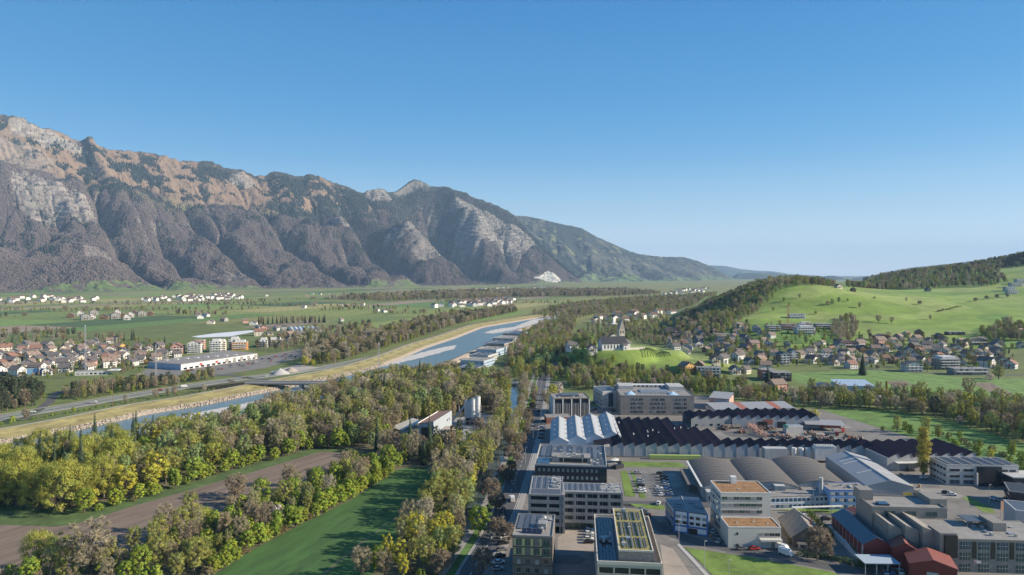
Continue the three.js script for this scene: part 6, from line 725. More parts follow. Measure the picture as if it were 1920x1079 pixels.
  const s = thing('workshop', 'bright blue hall at the edge of the left village', 'hall', ...(([x, z]) => [x, 0, z])(G(50, 703)), 0.2); vol(s, 'wall', -16, 16, 0, 6.5, -12, 0, W.skyblue); vol(s, 'dark_bay', 6, 15.5, 0.5, 6, 0.02, 0.1, W.blue); vol(s, 'white_bay', -10, -5, 0.5, 6, 0.02, 0.1, W.white); flatRoof(s, -16, 16, 6.6, -12, 0, W.pvc, W.white, 0.4);
  const f = thing('filling_station', 'low white service building beside the motorway', 'building', ...(([x, z]) => [x, 0, z])(G(178, 704)), 0.2); vol(f, 'wall', -20, 12, 0, 4.2, -9, 0, W.white); vol(f, 'canopy_roof', 13, 24, 4.6, 5.4, -8, 3, W.white); for (const u of [15, 22]) vol(f, 'canopy_post', u - 0.2, u + 0.2, 0, 4.6, -1, -0.6, W.grey); flatRoof(f, -20, 12, 4.3, -9, 0, W.pvc, W.pale, 0.4); windows(f, 'f', 0, spread(-17, 9, 7), [1], 2.4, 1.8, W.glass);
  // farms in the fields
  for (const [i, [x, y]] of conv(0, 500, 3.996, [[530, 385], [600, 370], [700, 365], [780, 395], [690, 395], [860, 390], [920, 385], [980, 380], [1060, 372], [1120, 370], [880, 360], [640, 400], [1000, 360], [950, 400]]).entries()) house(x, y, 'the farm hamlet', r, { wall: ['timber', 'white', 'grey'][i % 3], roof: ['brown', 'red', 'brown', 'dark'][i % 4], v: 3 + (i % 3), scale: 1.25, turn: 0.3 + (i % 3) * 0.2 });
  for (const [x, y] of [[375, 598], [372, 592], [386, 594], [420, 603], [395, 608], [460, 606], [475, 610], [570, 578], [640, 574], [650, 576], [680, 573], [662, 574], [590, 573], [500, 556], [575, 556], [600, 553], [585, 552], [720, 586], [706, 584]]) house(x, y, 'the open valley fields', r, { v: 3, scale: 1.05, simple: true });
  const gh = thing('greenhouse', 'long pale greenhouse roofs beside the hamlet', 'greenhouse', ...(([x, z]) => [x, 0, z])(G(575, 621)), 0.35); for (let k = 0; k < 7; k++) { const o = part('tunnel', new THREE.CylinderGeometry(4, 4, 110, 12, 1, false, 0, Math.PI), mat(0.55, 0.58, 0.6, { roughness: 0.4 }), gh); o.rotation.set(Math.PI / 2, 0, Math.PI / 2); o.rotation.set(-Math.PI / 2, 0, 0); o.rotateY(-Math.PI / 2); o.position.set(-27 + k * 8.2, 0.2, -20); }
}
// far villages: tiny houses
{
  const r = rng(515), zones = [['the village below the mountain', [[225, 566], [330, 556], [440, 552], [460, 562], [360, 566]], 60], ['the far left village', [[-20, 566], [60, 556], [190, 562], [180, 568], [0, 568]], 34], ['the mid valley village', [[805, 579], [850, 568], [960, 560], [968, 568], [900, 577]], 60], ['the quarry village', [[830, 545], [940, 540], [1060, 538], [1066, 543], [960, 549], [840, 549]], 40], ['the far town', [[1235, 556], [1270, 545], [1330, 541], [1330, 549], [1280, 556]], 34], ['the hamlets beyond the church', [[1090, 606], [1160, 590], [1260, 586], [1262, 594], [1180, 606]], 22]];
  const far = [];
  for (const [zone, poly, n] of zones) { const p = poly.map(([a, b]) => G(a, b, 0)), xs = p.map((q) => q[0]), zs = p.map((q) => q[1]); let m = 0; for (let i = 0; i < 6000 && m < n; i++) { const x = lerp(Math.min(...xs), Math.max(...xs), r()), z = lerp(Math.min(...zs), Math.max(...zs), r()); if (!inside(p, x, z)) continue; m++; far.push([x, z, zone]); keepOut.push([x, z, 14, 14, 0]); } }
  far.sort((a, b) => b[1] - a[1]); const room = Math.max(0, 290 - homes.length);
  far.slice(0, room).forEach(([x, z, zone]) => house(0, 0, zone, r, { at: [x, 0, z], simple: true, scale: 1.25, wall: r() < 0.7 ? 'white' : undefined }));
  const rest = far.slice(room), g = [], tone = (q, c) => { q.setAttribute('color', new THREE.Float32BufferAttribute(new Float32Array(q.attributes.position.count * 3).map((_, i) => c[i % 3]), 3)); for (const k of Object.keys(q.attributes)) if (!['position', 'normal', 'color'].includes(k)) q.deleteAttribute(k); return q.index ? q.toNonIndexed() : q; };
  g.push(tone(prismX([[-6, -1], [6, -1], [6, 7], [0, 10], [-6, 7]], -7, 7), [0.72, 0.7, 0.66])); for (const q of gableGeo(-6, 6, -7, 7, 7.02, 10.1, 0.8)) g.push(tone(q, [0.14, 0.09, 0.07])); const im = new THREE.InstancedMesh(mergeGeometries(g), new THREE.MeshStandardMaterial({ vertexColors: true }), rest.length), m4 = new THREE.Matrix4(), up = new THREE.Vector3(0, 1, 0);
  rest.forEach(([x, z], i) => im.setMatrixAt(i, m4.compose(new THREE.Vector3(x, 0, z), new THREE.Quaternion().setFromAxisAngle(up, r() * 3), new THREE.Vector3(1.3, 1.1 + r() * 0.4, 1.3)))); im.name = 'distant_houses'; im.userData = { kind: 'stuff', label: 'scattered tiny pale houses of the farthest villages', category: 'houses' }; shade(im); scene.add(im); console.log('homes', homes.length, 'rest', rest.length);
}
{ // labels by look and order from the left
  const th = (n) => n + (n % 10 === 1 && n !== 11 ? 'st' : n % 10 === 2 && n !== 12 ? 'nd' : n % 10 === 3 && n !== 13 ? 'rd' : 'th'), by = new Map(); for (const h of homes) { const k = h.kind + h.zone; by.set(k, [...(by.get(k) ?? []), h]); }
  for (const l of by.values()) { l.sort((a, b) => a.px - b.px); l.forEach((h, i) => { h.t.userData.label = l.length === 1 ? `${h.kind}, the only one in ${h.zone}` : `${h.kind}, ${th(i + 1)} such from left in ${h.zone}`; }); }
}
// ------------------------------------------------------------------ church on its knoll
{
  const [x, , z] = onGround(1152, 657), y = ground(x, z) - 0.5, t = thing('church', 'white church with dark roof and stone bell tower on the knoll', 'church', x, y, z, 0.24); keepOut.push([x, z - 6, 28, 16, 0]);
  const nave = prismX([[-6, -6], [6, -6], [6, 7.5], [0, 13.5], [-6, 7.5]], -13, 13); nave.rotateY(Math.PI / 2); nave.translate(0, 0, -6); part('nave_wall', nave, W.white, t);
  for (const q of gableGeo(-6, 6, -13, 13, 7.55, 13.55, 0.6, 0.3)) { q.rotateY(Math.PI / 2); q.translate(0, 0, -6); part('roof', q, W.dark, t); }
  for (const u of spread(-10, 7, 6)) { const o = part('arched_window', mergeGeometries([new THREE.BoxGeometry(1.1, 3.2, 0.14).toNonIndexed(), new THREE.CylinderGeometry(0.55, 0.55, 0.14, 14).rotateX(Math.PI / 2).translate(0, 1.6, 0).toNonIndexed()]), W.glass, t); o.position.set(u, 3.8, 0.05); }
  vol(t, 'choir', 13.02, 18, -6, 6.8, -10.5, -1.5, W.white); part('choir_roof', new THREE.ConeGeometry(6.6, 4.5, 6).translate(15.4, 9.1, -6), W.tileDark, t); vol(t, 'sacristy', 8.5, 12.8, -5, 5.2, 0.02, 3.4, W.white); part('sacristy_roof', quadGeo([[8.2, 5.2, 3.8], [13.1, 5.2, 3.8], [13.1, 7.4, 0], [8.2, 7.4, 0]]), W.tileDark, t); windows(t, 'f', 3.4, [10.6], [1.4], 0.9, 1.8, W.glass);
  const st = mat(0.52, 0.46, 0.37); t.scale.setScalar(1.12); vol(t, 'tower', 10.6, 16.4, -6, 20.5, -18.2, -12.2, st); const sp = part('tower_roof', prismX([[-3.1, 20.5], [3.1, 20.5], [0, 30]], -3.2, 3.2), mat(0.30, 0.27, 0.24), t); sp.rotation.y = Math.PI / 2 * 0; sp.position.set(13.5, 0, -15.2); for (const u of [12.2, 14.8]) vol(t, 'bell_opening', u - 0.6, u + 0.6, 16, 19, -12.22, -12.1, W.dark); const ck = part('clock_face', new THREE.CylinderGeometry(1.4, 1.4, 0.15, 20), W.cream, t); ck.rotation.x = Math.PI / 2; ck.position.set(13.5, 14, -12.1); part('cross', mergeGeometries([box(0.15, 2.2, 0.15, 13.5, 30, -15.2), box(1.1, 0.15, 0.15, 13.5, 31.3, -15.2)]), M.steel, t);
  const [wx, , wz] = onGround(1190, 656), wy = ground(wx, wz), w = thing('churchyard_wall', 'pale churchyard wall right of the church', 'wall', wx, wy, wz, 0.35); vol(w, 'wall', -13, 13, -4, 2.2, -0.4, 0.4, W.cream); vol(w, 'coping', -13.2, 13.2, 2.2, 2.45, -0.55, 0.55, W.white);
  for (const [px, py, ww, hh, label, m, rf] of [[1152, 640, 16, 8, 'cream rectory behind the church', W.cream, W.tileRed], [1167, 648, 9, 6, 'small gabled house beside the church tower', W.cream, W.tileRed]]) { const [a, b, c] = onGround(px, py), o = thing('house', label, 'house', a, b, c, 0.2); gable(o, -ww / 2, ww / 2, -10, 0, hh, hh + 4, m, rf, rf, { ov: 0.6 }); windows(o, 'f', 0, spread(-ww / 2 + 2, ww / 2 - 2, 4), [1.5, 4.4], 1.1, 1.3, W.glass); }
  const [tx, , tz] = onGround(1150, 612), tent = thing('tent_roof', 'white peaked tent roof beyond the church', 'tent', tx, 0, tz); part('canopy', new THREE.LatheGeometry([[11, 4.5], [7, 5.6], [3.5, 8], [1.2, 11], [0.2, 12.6]].map(([a, b]) => new THREE.Vector2(a, b)), 12), W.white, tent); for (let k = 0; k < 8; k++) { const o = part('pole', cbox(0.25, 4.6, 0.25), W.grey, tent); o.position.set(Math.cos(k * 0.785) * 10.6, 2.3, Math.sin(k * 0.785) * 10.6); } part('base', box(26, 4, 16, 0, 0, -4), W.pale, tent);
  // vineyard
  const v = thing('vineyard', 'small vineyard in rows on the church meadow', 'vineyard', 0, 0, 0), vm = mat(0.24, 0.25, 0.09); for (let i = 0; i < 11; i++) { const A = onGround(1199 + i * 3.9, 652 + i * 0.6), B = onGround(1206 + i * 5.2, 672 - i * 0.3), g = []; for (let k = 0; k < 16; k++) { const x0 = lerp(A[0], B[0], k / 16), z0 = lerp(A[2], B[2], k / 16), x1 = lerp(A[0], B[0], (k + 0.8) / 16), z1 = lerp(A[2], B[2], (k + 0.8) / 16), y0 = ground(x0, z0), y1 = ground(x1, z1); g.push(quadGeo([[x0 - 0.12, y0, z0], [x1 - 0.12, y1, z1], [x1, y1 + 1.1, z1], [x0, y0 + 1.1, z0], [x0 + 0.12, y0, z0], [x0, y0 + 1.1, z0], [x1, y1 + 1.1, z1], [x1 + 0.12, y1, z1]])); } part('vine_row', mergeGeometries(g), vm, v); }
}
// ------------------------------------------------------------------ bridge over the river
{
  const A = G(462, 716, 7), B = G(735, 717, 7), L = Math.hypot(B[0] - A[0], B[1] - A[1]), t = thing('road_bridge', 'long low concrete road bridge across the river', 'bridge', (A[0] + B[0]) / 2, 0, (A[1] + B[1]) / 2, Math.atan2(-(B[1] - A[1]), B[0] - A[0]));
  vol(t, 'deck', -L / 2, L / 2, 6.0, 7.2, -5.5, 5.5, M.concrete); vol(t, 'carriageway', -L / 2, L / 2, 7.2, 7.26, -4, 4, M.asphalt); vol(t, 'girder', -L / 2, L / 2, 4.6, 6.0, 3.2, 4.4, W.mid); vol(t, 'girder', -L / 2, L / 2, 4.6, 6.0, -4.4, -3.2, W.mid);
  for (const u of spread(-L * 0.36, L * 0.36, 4)) { vol(t, 'pier', u - 1, u + 1, -0.5, 4.6, -4.2, 4.2, M.concrete); vol(t, 'pier_foot', u - 1.8, u + 1.8, -0.6, 0.9, -5.5, 5.5, M.concrete); }
  for (const s of [-1, 1]) { const r = vol(t, 'railing', -L / 2, L / 2, 8.2, 8.3, s * 5.3 - 0.05, s * 5.3 + 0.05, M.steel); for (const u of spread(-L / 2 + 1, L / 2 - 1, 60)) part('post', box(0.08, 1, 0.08, u, 7.2, s * 5.3), M.steel, r); }
  for (const [e, s] of [[-L / 2, -1], [L / 2, 1]]) part('ramp', prismX(s < 0 ? [[e, -0.5], [e, 7.1], [e - 60, 0.1], [e - 60, -0.5]] : [[e, -0.5], [e + 60, -0.5], [e + 60, 0.1], [e, 7.1]], -5.4, 5.4), M.litter, t);
  const cA = G(948, 722, 0), c = thing('canal_bridge', 'small concrete bridge over the canal', 'bridge', cA[0] + 4, 0, cA[1]); vol(c, 'deck', -9, 9, 0.9, 1.5, -5, 5, M.concrete); for (const s of [-4.8, 4.8]) vol(c, 'parapet', -9, 9, 1.5, 2.3, s - 0.15, s + 0.15, W.pale); for (const s of [-7.5, 7.5]) vol(c, 'abutment', s - 1, s + 1, -0.5, 0.9, -5, 5, M.concrete);
}
// ------------------------------------------------------------------ cars
const paint = { white: mat(0.62, 0.62, 0.60, { roughness: 0.3 }), silver: mat(0.36, 0.37, 0.38, { roughness: 0.3, metalness: 0.4 }), black: mat(0.015, 0.015, 0.018, { roughness: 0.25 }), blue: mat(0.04, 0.08, 0.18, { roughness: 0.3 }), red: mat(0.34, 0.03, 0.025, { roughness: 0.3 }), grey: mat(0.12, 0.125, 0.13, { roughness: 0.3 }), yellow: mat(0.62, 0.42, 0.03, { roughness: 0.4 }) };
const tyre = mat(0.02, 0.02, 0.02), lampM = mat(0.7, 0.7, 0.68, { roughness: 0.2 }), rear = mat(0.35, 0.02, 0.02, { roughness: 0.3 });
function ext(poly, w, bevel = 0.08) { const s = new THREE.Shape(poly.map(([x, y]) => new THREE.Vector2(x, y))), g = new THREE.ExtrudeGeometry(s, { depth: w - bevel * 2, bevelEnabled: true, bevelSize: bevel, bevelThickness: bevel, bevelSegments: 1 }); g.translate(0, 0, -(w - bevel * 2) / 2); return g; }
const carGeo = { body: ext([[-2.1, 0.35], [2.1, 0.35], [2.15, 0.75], [1.2, 0.95], [-2.0, 0.98], [-2.15, 0.7]], 1.75), cab: ext([[-1.75, 0.95], [1.15, 0.95], [0.45, 1.42], [-1.35, 1.45]], 1.5, 0.1), roof: ext([[-1.3, 1.42], [0.4, 1.42], [0.3, 1.5], [-1.2, 1.52]], 1.4, 0.05), wheel: new THREE.CylinderGeometry(0.33, 0.33, 0.22, 12).rotateX(Math.PI / 2), lamp: new THREE.BoxGeometry(0.08, 0.14, 0.35) };
const vanGeo = { body: ext([[-2.7, 0.4], [2.7, 0.4], [2.75, 1.0], [2.2, 1.25], [1.6, 2.2], [1.2, 2.4], [-2.7, 2.4]], 2.0), glass: ext([[1.72, 1.4], [2.2, 1.3], [1.7, 2.15], [1.5, 2.15]], 1.9, 0.02) };
const parked = [];
function car(px, py, turn, color, where, van = false, at) {
  const [x, z] = at ?? G(px, py, 0), t = thing(van ? 'van' : 'car', '', van ? 'van' : 'car', x, 0.15, z, turn, 'vehicles ' + where);
  if (van) { part('body', vanGeo.body, paint[color], t); part('windscreen', vanGeo.glass, W.glass, t); } else { part('body', carGeo.body, paint[color], t); part('cabin_glass', carGeo.cab, W.glass, t); part('roof', carGeo.roof, paint[color], t); }
  const wb = van ? 1.75 : 1.32, ww = van ? 0.95 : 0.82; for (const a of [-wb, wb]) for (const b of [-ww, ww]) part('wheel', carGeo.wheel, tyre, t).position.set(a, 0.33, b); for (const b of [-0.6, 0.6]) { part('headlight', carGeo.lamp, lampM, t).position.set(van ? 2.76 : 2.17, 0.68, b); part('rear_light', carGeo.lamp, rear, t).position.set(van ? -2.76 : -2.2, 0.72, b); }
  parked.push({ t, kind: color + (van ? ' van' : ' car'), where, px: CX + x / -z * FOCAL });
}
{
  const c9 = (l) => l.map(([x, y, c, v]) => [938 + x / 2.803, 694 + y / 2.803, c, v]), c14 = (l) => l.map(([x, y, c, v]) => [1440 + x / 2.803, 694 + y / 2.803, c, v]);
  for (const [x, y, c] of c9([[722, 548, 'silver'], [737, 588, 'silver'], [737, 601, 'silver'], [738, 613, 'black'], [742, 634, 'white'], [746, 647, 'white']])) car(x, y, 0.05, c, 'in the left row of the car park');
  for (const [x, y, c] of c9([[862, 582, 'black'], [866, 597, 'blue'], [870, 610, 'silver'], [873, 623, 'blue'], [877, 638, 'blue'], [832, 628, 'white'], [840, 640, 'silver'], [846, 652, 'silver'], [852, 664, 'white'], [882, 652, 'grey'], [888, 665, 'blue'], [842, 550, 'black'], [858, 566, 'black']])) car(x, y, 0.05, c, 'in the right rows of the car park');
  for (const [x, y, c] of c9([[466, 852, 'blue'], [465, 868, 'white'], [464, 883, 'silver'], [463, 897, 'white'], [466, 912, 'black']])) car(x, y, 0.05, c, 'on the pale office forecourt');
  car(938 + 832 / 2.803, 694 + 708 / 2.803, 1.2, 'white', 'on the access road'); car(938 + 63 / 2.803, 694 + 690 / 2.803, 1.66, 'white', 'on the main road', true); car(938 + 65 / 2.803, 694 + 600 / 2.803, 1.66, 'silver', 'on the main road'); car(938 + 13 / 2.803, 694 + 745 / 2.803, -1.5, 'black', 'on the main road'); car(1012, 772, 1.66, 'black', 'on the main road'); car(1004, 800, -1.5, 'grey', 'on the main road');
  for (const [i, y] of [1010, 1022, 1034, 1046, 1058, 1070].entries()) car(946 - i * 2.6, y, 0.35, ['white', 'black', 'grey', 'black', 'white', 'silver'][i], 'parked under the trees by the main road'); for (const [i, y] of [792, 798, 804, 810, 817, 823].entries()) car(1019 - i * 0.9, y, 0.3, ['black', 'grey', 'blue', 'black', 'grey', 'black'][i], 'parked in the shade beside the white gabled halls');
  for (const [x, y, c, w] of c14([[752, 534, 'black', 'before the right sawtooth hall'], [822, 572, 'white', 'at the foot of the poplar']])) car(x, y, 0.1, c, x < 1720 ? 'before the right sawtooth hall' : 'at the foot of the poplar');
  for (const [x, y, c] of c14([[940, 652, 'black'], [968, 662, 'white'], [1195, 683, 'white'], [1212, 689, 'white'], [1280, 694, 'black'], [1262, 688, 'grey']])) car(x, y, -0.2, c, 'in the right hand car park'); car(1440 + 195 / 2.803, 694 + 775 / 2.803, 1.1, 'white', 'beside the barn hedge'); car(1440 + 305 / 2.803, 694 + 790 / 2.803, 0.1, 'black', 'beside the red sheds');
  for (const [x, y, c] of c14([[620, 1074, 'silver'], [650, 1072, 'blue'], [695, 1070, 'white'], [740, 1068, 'grey']])) car(x, y, 1.3, c, 'before the front red hall'); for (const [x, y] of c14([[78, 950], [95, 975]])) car(x, y, -0.9, 'white', 'beside the cream block', true); car(1415, 1032, 0.1, 'red', 'before the cream block'); car(1392, 1032, 0.1, 'grey', 'before the cream block'); for (const [i, [x, y]] of [[1208, 963], [1215, 969], [1202, 958], [1338, 1000], [1342, 1010], [1348, 1018]].entries()) car(x, y, 1.0, ['black', 'red', 'grey', 'white', 'grey', 'silver'][i], i < 3 ? 'behind the roof garden block' : 'between blue house and cream block');
  for (const [i, [x, y]] of [[60, 774], [175, 757], [300, 733], [345, 727], [430, 715], [500, 707]].entries()) car(x, y, 0.35, ['white', 'silver', 'red', 'white', 'grey', 'white'][i], 'driving on the motorway', i === 1 || i === 3); const r = rng(61); for (let i = 0; i < 34; i++) { const u = r(), x = lerp(350, 560, u), y = lerp(700, 666, u) + (r() - 0.5) * 10; car(x, y, 0.4 + (r() < 0.5 ? 1.57 : 0), ['white', 'silver', 'black', 'grey', 'red', 'blue'][Math.floor(r() * 6)], 'in the retail car park across the river'); }
  for (const [i, [x, y]] of [[1108, 772], [1116, 770], [1124, 773], [1112, 757], [1118, 752], [1140, 776], [1150, 772], [1064, 792]].entries()) car(x, y, 0.1, ['blue', 'black', 'silver', 'blue', 'grey', 'white', 'black', 'white'][i], 'between the rear office buildings');
  const th = (n) => n + (n % 10 === 1 && n !== 11 ? 'st' : n % 10 === 2 && n !== 12 ? 'nd' : n % 10 === 3 && n !== 13 ? 'rd' : 'th'), by = new Map(); for (const h of parked) { const k = h.kind + h.where; by.set(k, [...(by.get(k) ?? []), h]); } for (const l of by.values()) { l.sort((a, b) => a.px - b.px); l.forEach((h, i) => { h.t.userData.label = l.length === 1 ? `${h.kind} ${h.where}` : `${h.kind} ${h.where}, ${th(i + 1)} such from left`; }); }
  const bays = [], Lp = (px, py) => G(px, py, 0); for (let i = 0; i < 18; i++) { for (const [x0, x1] of [[1213, 1222], [1240, 1249]]) { const a = Lp(lerp(x0 - 8, x0 + 4, i / 17), lerp(884, 932, i / 17)), b = Lp(lerp(x1 - 8, x1 + 4, i / 17), lerp(884, 932, i / 17)); bays.push(ribbonGeo([a, b], [[-0.07, 0.13], [0.07, 0.13]])); } } struct('road_marking', mergeGeometries(bays), M.white, 'white parking bay lines of the car park');
}
// ------------------------------------------------------------------ scrap and steel yard between the halls
{
  const r = rng(99), girder = mat(0.42, 0.24, 0.19), A = G(1374, 783, 0), B = G(1436, 822, 0), t = thing('girder_stack', 'long pile of pinkish lattice girders in the scrap yard', 'girders', (A[0] + B[0]) / 2, 0, (A[1] + B[1]) / 2, Math.atan2(-(B[1] - A[1]), B[0] - A[0])), L = Math.hypot(B[0] - A[0], B[1] - A[1]);
  for (let i = 0; i < 110; i++) { const u = lerp(-L / 2, L / 2, (i + r()) / 110), o = part('girder', cbox(0.35, 3.2 + Math.floor(r() * 3) * 1.2, 0.35), girder, t); o.position.set(u, 1 + r() * 2.2, (r() - 0.5) * 5); o.rotation.set((r() - 0.5) * 2.4, r(), (r() - 0.5) * 1.6); }
  const items = []; const junk = (px, py, w, h, d, m, name, label, cat, turn = 0.1) => { const [x, z] = G(px, py, 0), o = thing(name, label, cat, x, 0.06, z, turn); vol(o, 'body', -w / 2, w / 2, 0, h, -d / 2, d / 2, m); return o; };
  { const o = junk(1487, 812, 12, 4.6, 5, W.pale, 'striped_silo_rack', 'green and white ribbed container in the scrap yard', 'container'); for (let i = 0; i < 8; i++) { const k = part('rib', new THREE.CylinderGeometry(0.7, 0.7, 5.2, 10), i ? W.white : mat(0.05, 0.3, 0.14), o); k.rotation.x = Math.PI / 2; k.position.set(-5.2 + i * 1.5, 4.7, 0); } }
  const truck = (px, py, m, label, turn) => { const [x, z] = G(px, py, 0), o = thing('truck', label, 'truck', x, 0.1, z, turn); vol(o, 'cab', 2.2, 4.2, 0.6, 3.0, -1.2, 1.2, m); vol(o, 'cab_window', 3.6, 4.26, 1.9, 2.7, -1.1, 1.1, W.glass); vol(o, 'load_bed', -4.4, 2.0, 1.0, 2.6, -1.2, 1.2, W.mid); for (const a of [-3.4, -2.2, 3]) for (const b of [-1.05, 1.05]) part('wheel', new THREE.CylinderGeometry(0.5, 0.5, 0.3, 12).rotateX(Math.PI / 2), tyre, o).position.set(a, 0.5, b); }; truck(1572, 812, paint.red, 'red lorry at the right end of the scrap yard', 0.2); truck(1352, 797, paint.red, 'red lorry beside the small sawtooth shed', 0.1); truck(1560, 818, paint.red, 'second red lorry beside the scrap heaps', -0.3); truck(1713, 925, paint.yellow, 'yellow lorry at the grey shed gate', 1.5);
  { const [x, z] = G(1545, 806, 0), o = thing('open_shed', 'open shed with grey roof behind the scrap yard', 'shed', x, 0, z, -0.2); part('roof', quadGeo([[-13, 4.2, 5], [13, 4.2, 5], [13, 5.8, -6], [-13, 5.8, -6]]), W.sheetGrey, o); for (const u of spread(-12, 12, 5)) vol(o, 'post', u - 0.15, u + 0.15, 0, 4.3, 4, 4.3, W.grey); vol(o, 'rear_wall', -12.8, 12.8, 0, 5, -6, -5.7, W.rust); }
  const heap = (px, py, n, s, cols, label) => { const [x, z] = G(px, py, 0), o = thing('scrap_heap', label, 'scrap heap', x, 0.06, z, r()); for (let i = 0; i < n; i++) { const k = part('scrap_piece', cbox([0.6, 1.2, 2.2, 3.4][i % 4], [0.3, 0.6][i % 2], [0.5, 0.9, 1.4][i % 3]), cols[i % cols.length], o), q = rdir(r); k.position.set(q[0] * s * r() * 1.6, 0.3 + Math.abs(q[1]) * s * 0.28, q[2] * s * r()); k.rotation.set(r() * 3, r() * 3, r() * 3); } };
  const sc = [W.brown, W.dark, W.rust, W.mid, W.timber]; [[1360, 806, 'left of the girders'], [1395, 812, 'at the foot of the girders'], [1440, 806, 'right of the girders'], [1456, 818, 'in front of the ribbed container'], [1475, 822, 'behind the long sawtooth roof'], [1520, 815, 'beside the ribbed container'], [1535, 823, 'between container and lorries'], [1590, 822, 'at the right end of the yard'], [1612, 826, 'farthest right in the yard'], [1556, 826, 'in front of the red lorries'], [1500, 825, 'in the middle of the yard'], [1420, 800, 'before the rear gates'], [1380, 800, 'behind the girders']].forEach(([x, y, l], i) => heap(x, y, 34, 4.5, sc.slice(i % 3).concat(sc.slice(0, i % 3)), 'heap of rusty scrap metal ' + l));
  for (const [i, [x, y]] of [[1363, 803], [1370, 804], [1380, 804]].entries()) { const [a, b] = G(x, y, 0), o = thing('steel_pipe_bundle', ['rusty pipe bundle farthest left in the yard', 'rusty pipe bundle second from left in the yard', 'rusty pipe bundle nearest the girders'][i], 'pipes', a, 0.1, b, 0.15); for (const [u, v] of [[0, 0], [0, 1.3], [0.9, 0.65], [-0.9, 0.65]]) { const p = part('pipe', new THREE.CylinderGeometry(0.62, 0.62, 6, 12), W.brown, o); p.rotation.z = Math.PI / 2; p.position.set(0, 0.65 + v, u); } }
  for (const [i, [x, y, m]] of [[1155, 873, W.dark], [1148, 877, W.mid], [1160, 879, W.dark], [1152, 869, W.white]].entries()) { const [a, b] = G(x, y, 0), o = thing('container', ['dark skip beside the dark office', 'grey skip nearest the dark office', 'dark skip at the grass strip', 'white container against the long hall'][i], 'container', a, 0.08, b, 0.3 * i); vol(o, 'body', -3, 3, 0, 2.2, -1.2, 1.2, m); for (const u of spread(-2.6, 2.6, 6)) vol(o, 'rib', u - 0.08, u + 0.08, 0.1, 2.1, 1.2, 1.3, m); }
}
// ------------------------------------------------------------------ hedges, masts, lamps, flags, crane
function hedge(label, pts, w, h, m = 0) { const L = dense(pts.map(([a, b]) => G(a, b, 0)), 1.2), r = rng(pts[0][0] | 0), T = new Tri(); for (const [x, z] of L) for (let k = 0; k < 46; k++) { const d = rdir(r), p = [x + (r() - 0.5) * w, Math.abs(r()) * h, z + (r() - 0.5) * w], v = 0.75 + r() * 0.5; leafAt(T, p, vnorm([d[0], Math.abs(d[1]) + 0.3, d[2]]), 0.28, [0.085 * v, 0.125 * v, 0.025 * v], r); } const t = thing('hedge', label, 'hedge'); part('foliage', T.geo(), crownMat, t); }
hedge('clipped hedge in front of the barn garden', [[1500, 1042], [1560, 1050], [1622, 1066]], 2.6, 2.2); hedge('tall hedge between barn garden and red hall', [[1575, 1000], [1596, 1025], [1622, 1064]], 3, 2.8); hedge('narrow conifer hedge beside the barn', [[1516, 965], [1545, 995], [1560, 1008]], 2, 3); hedge('hedge at the end of the red works', [[1566, 1000], [1580, 1012]], 3, 4);
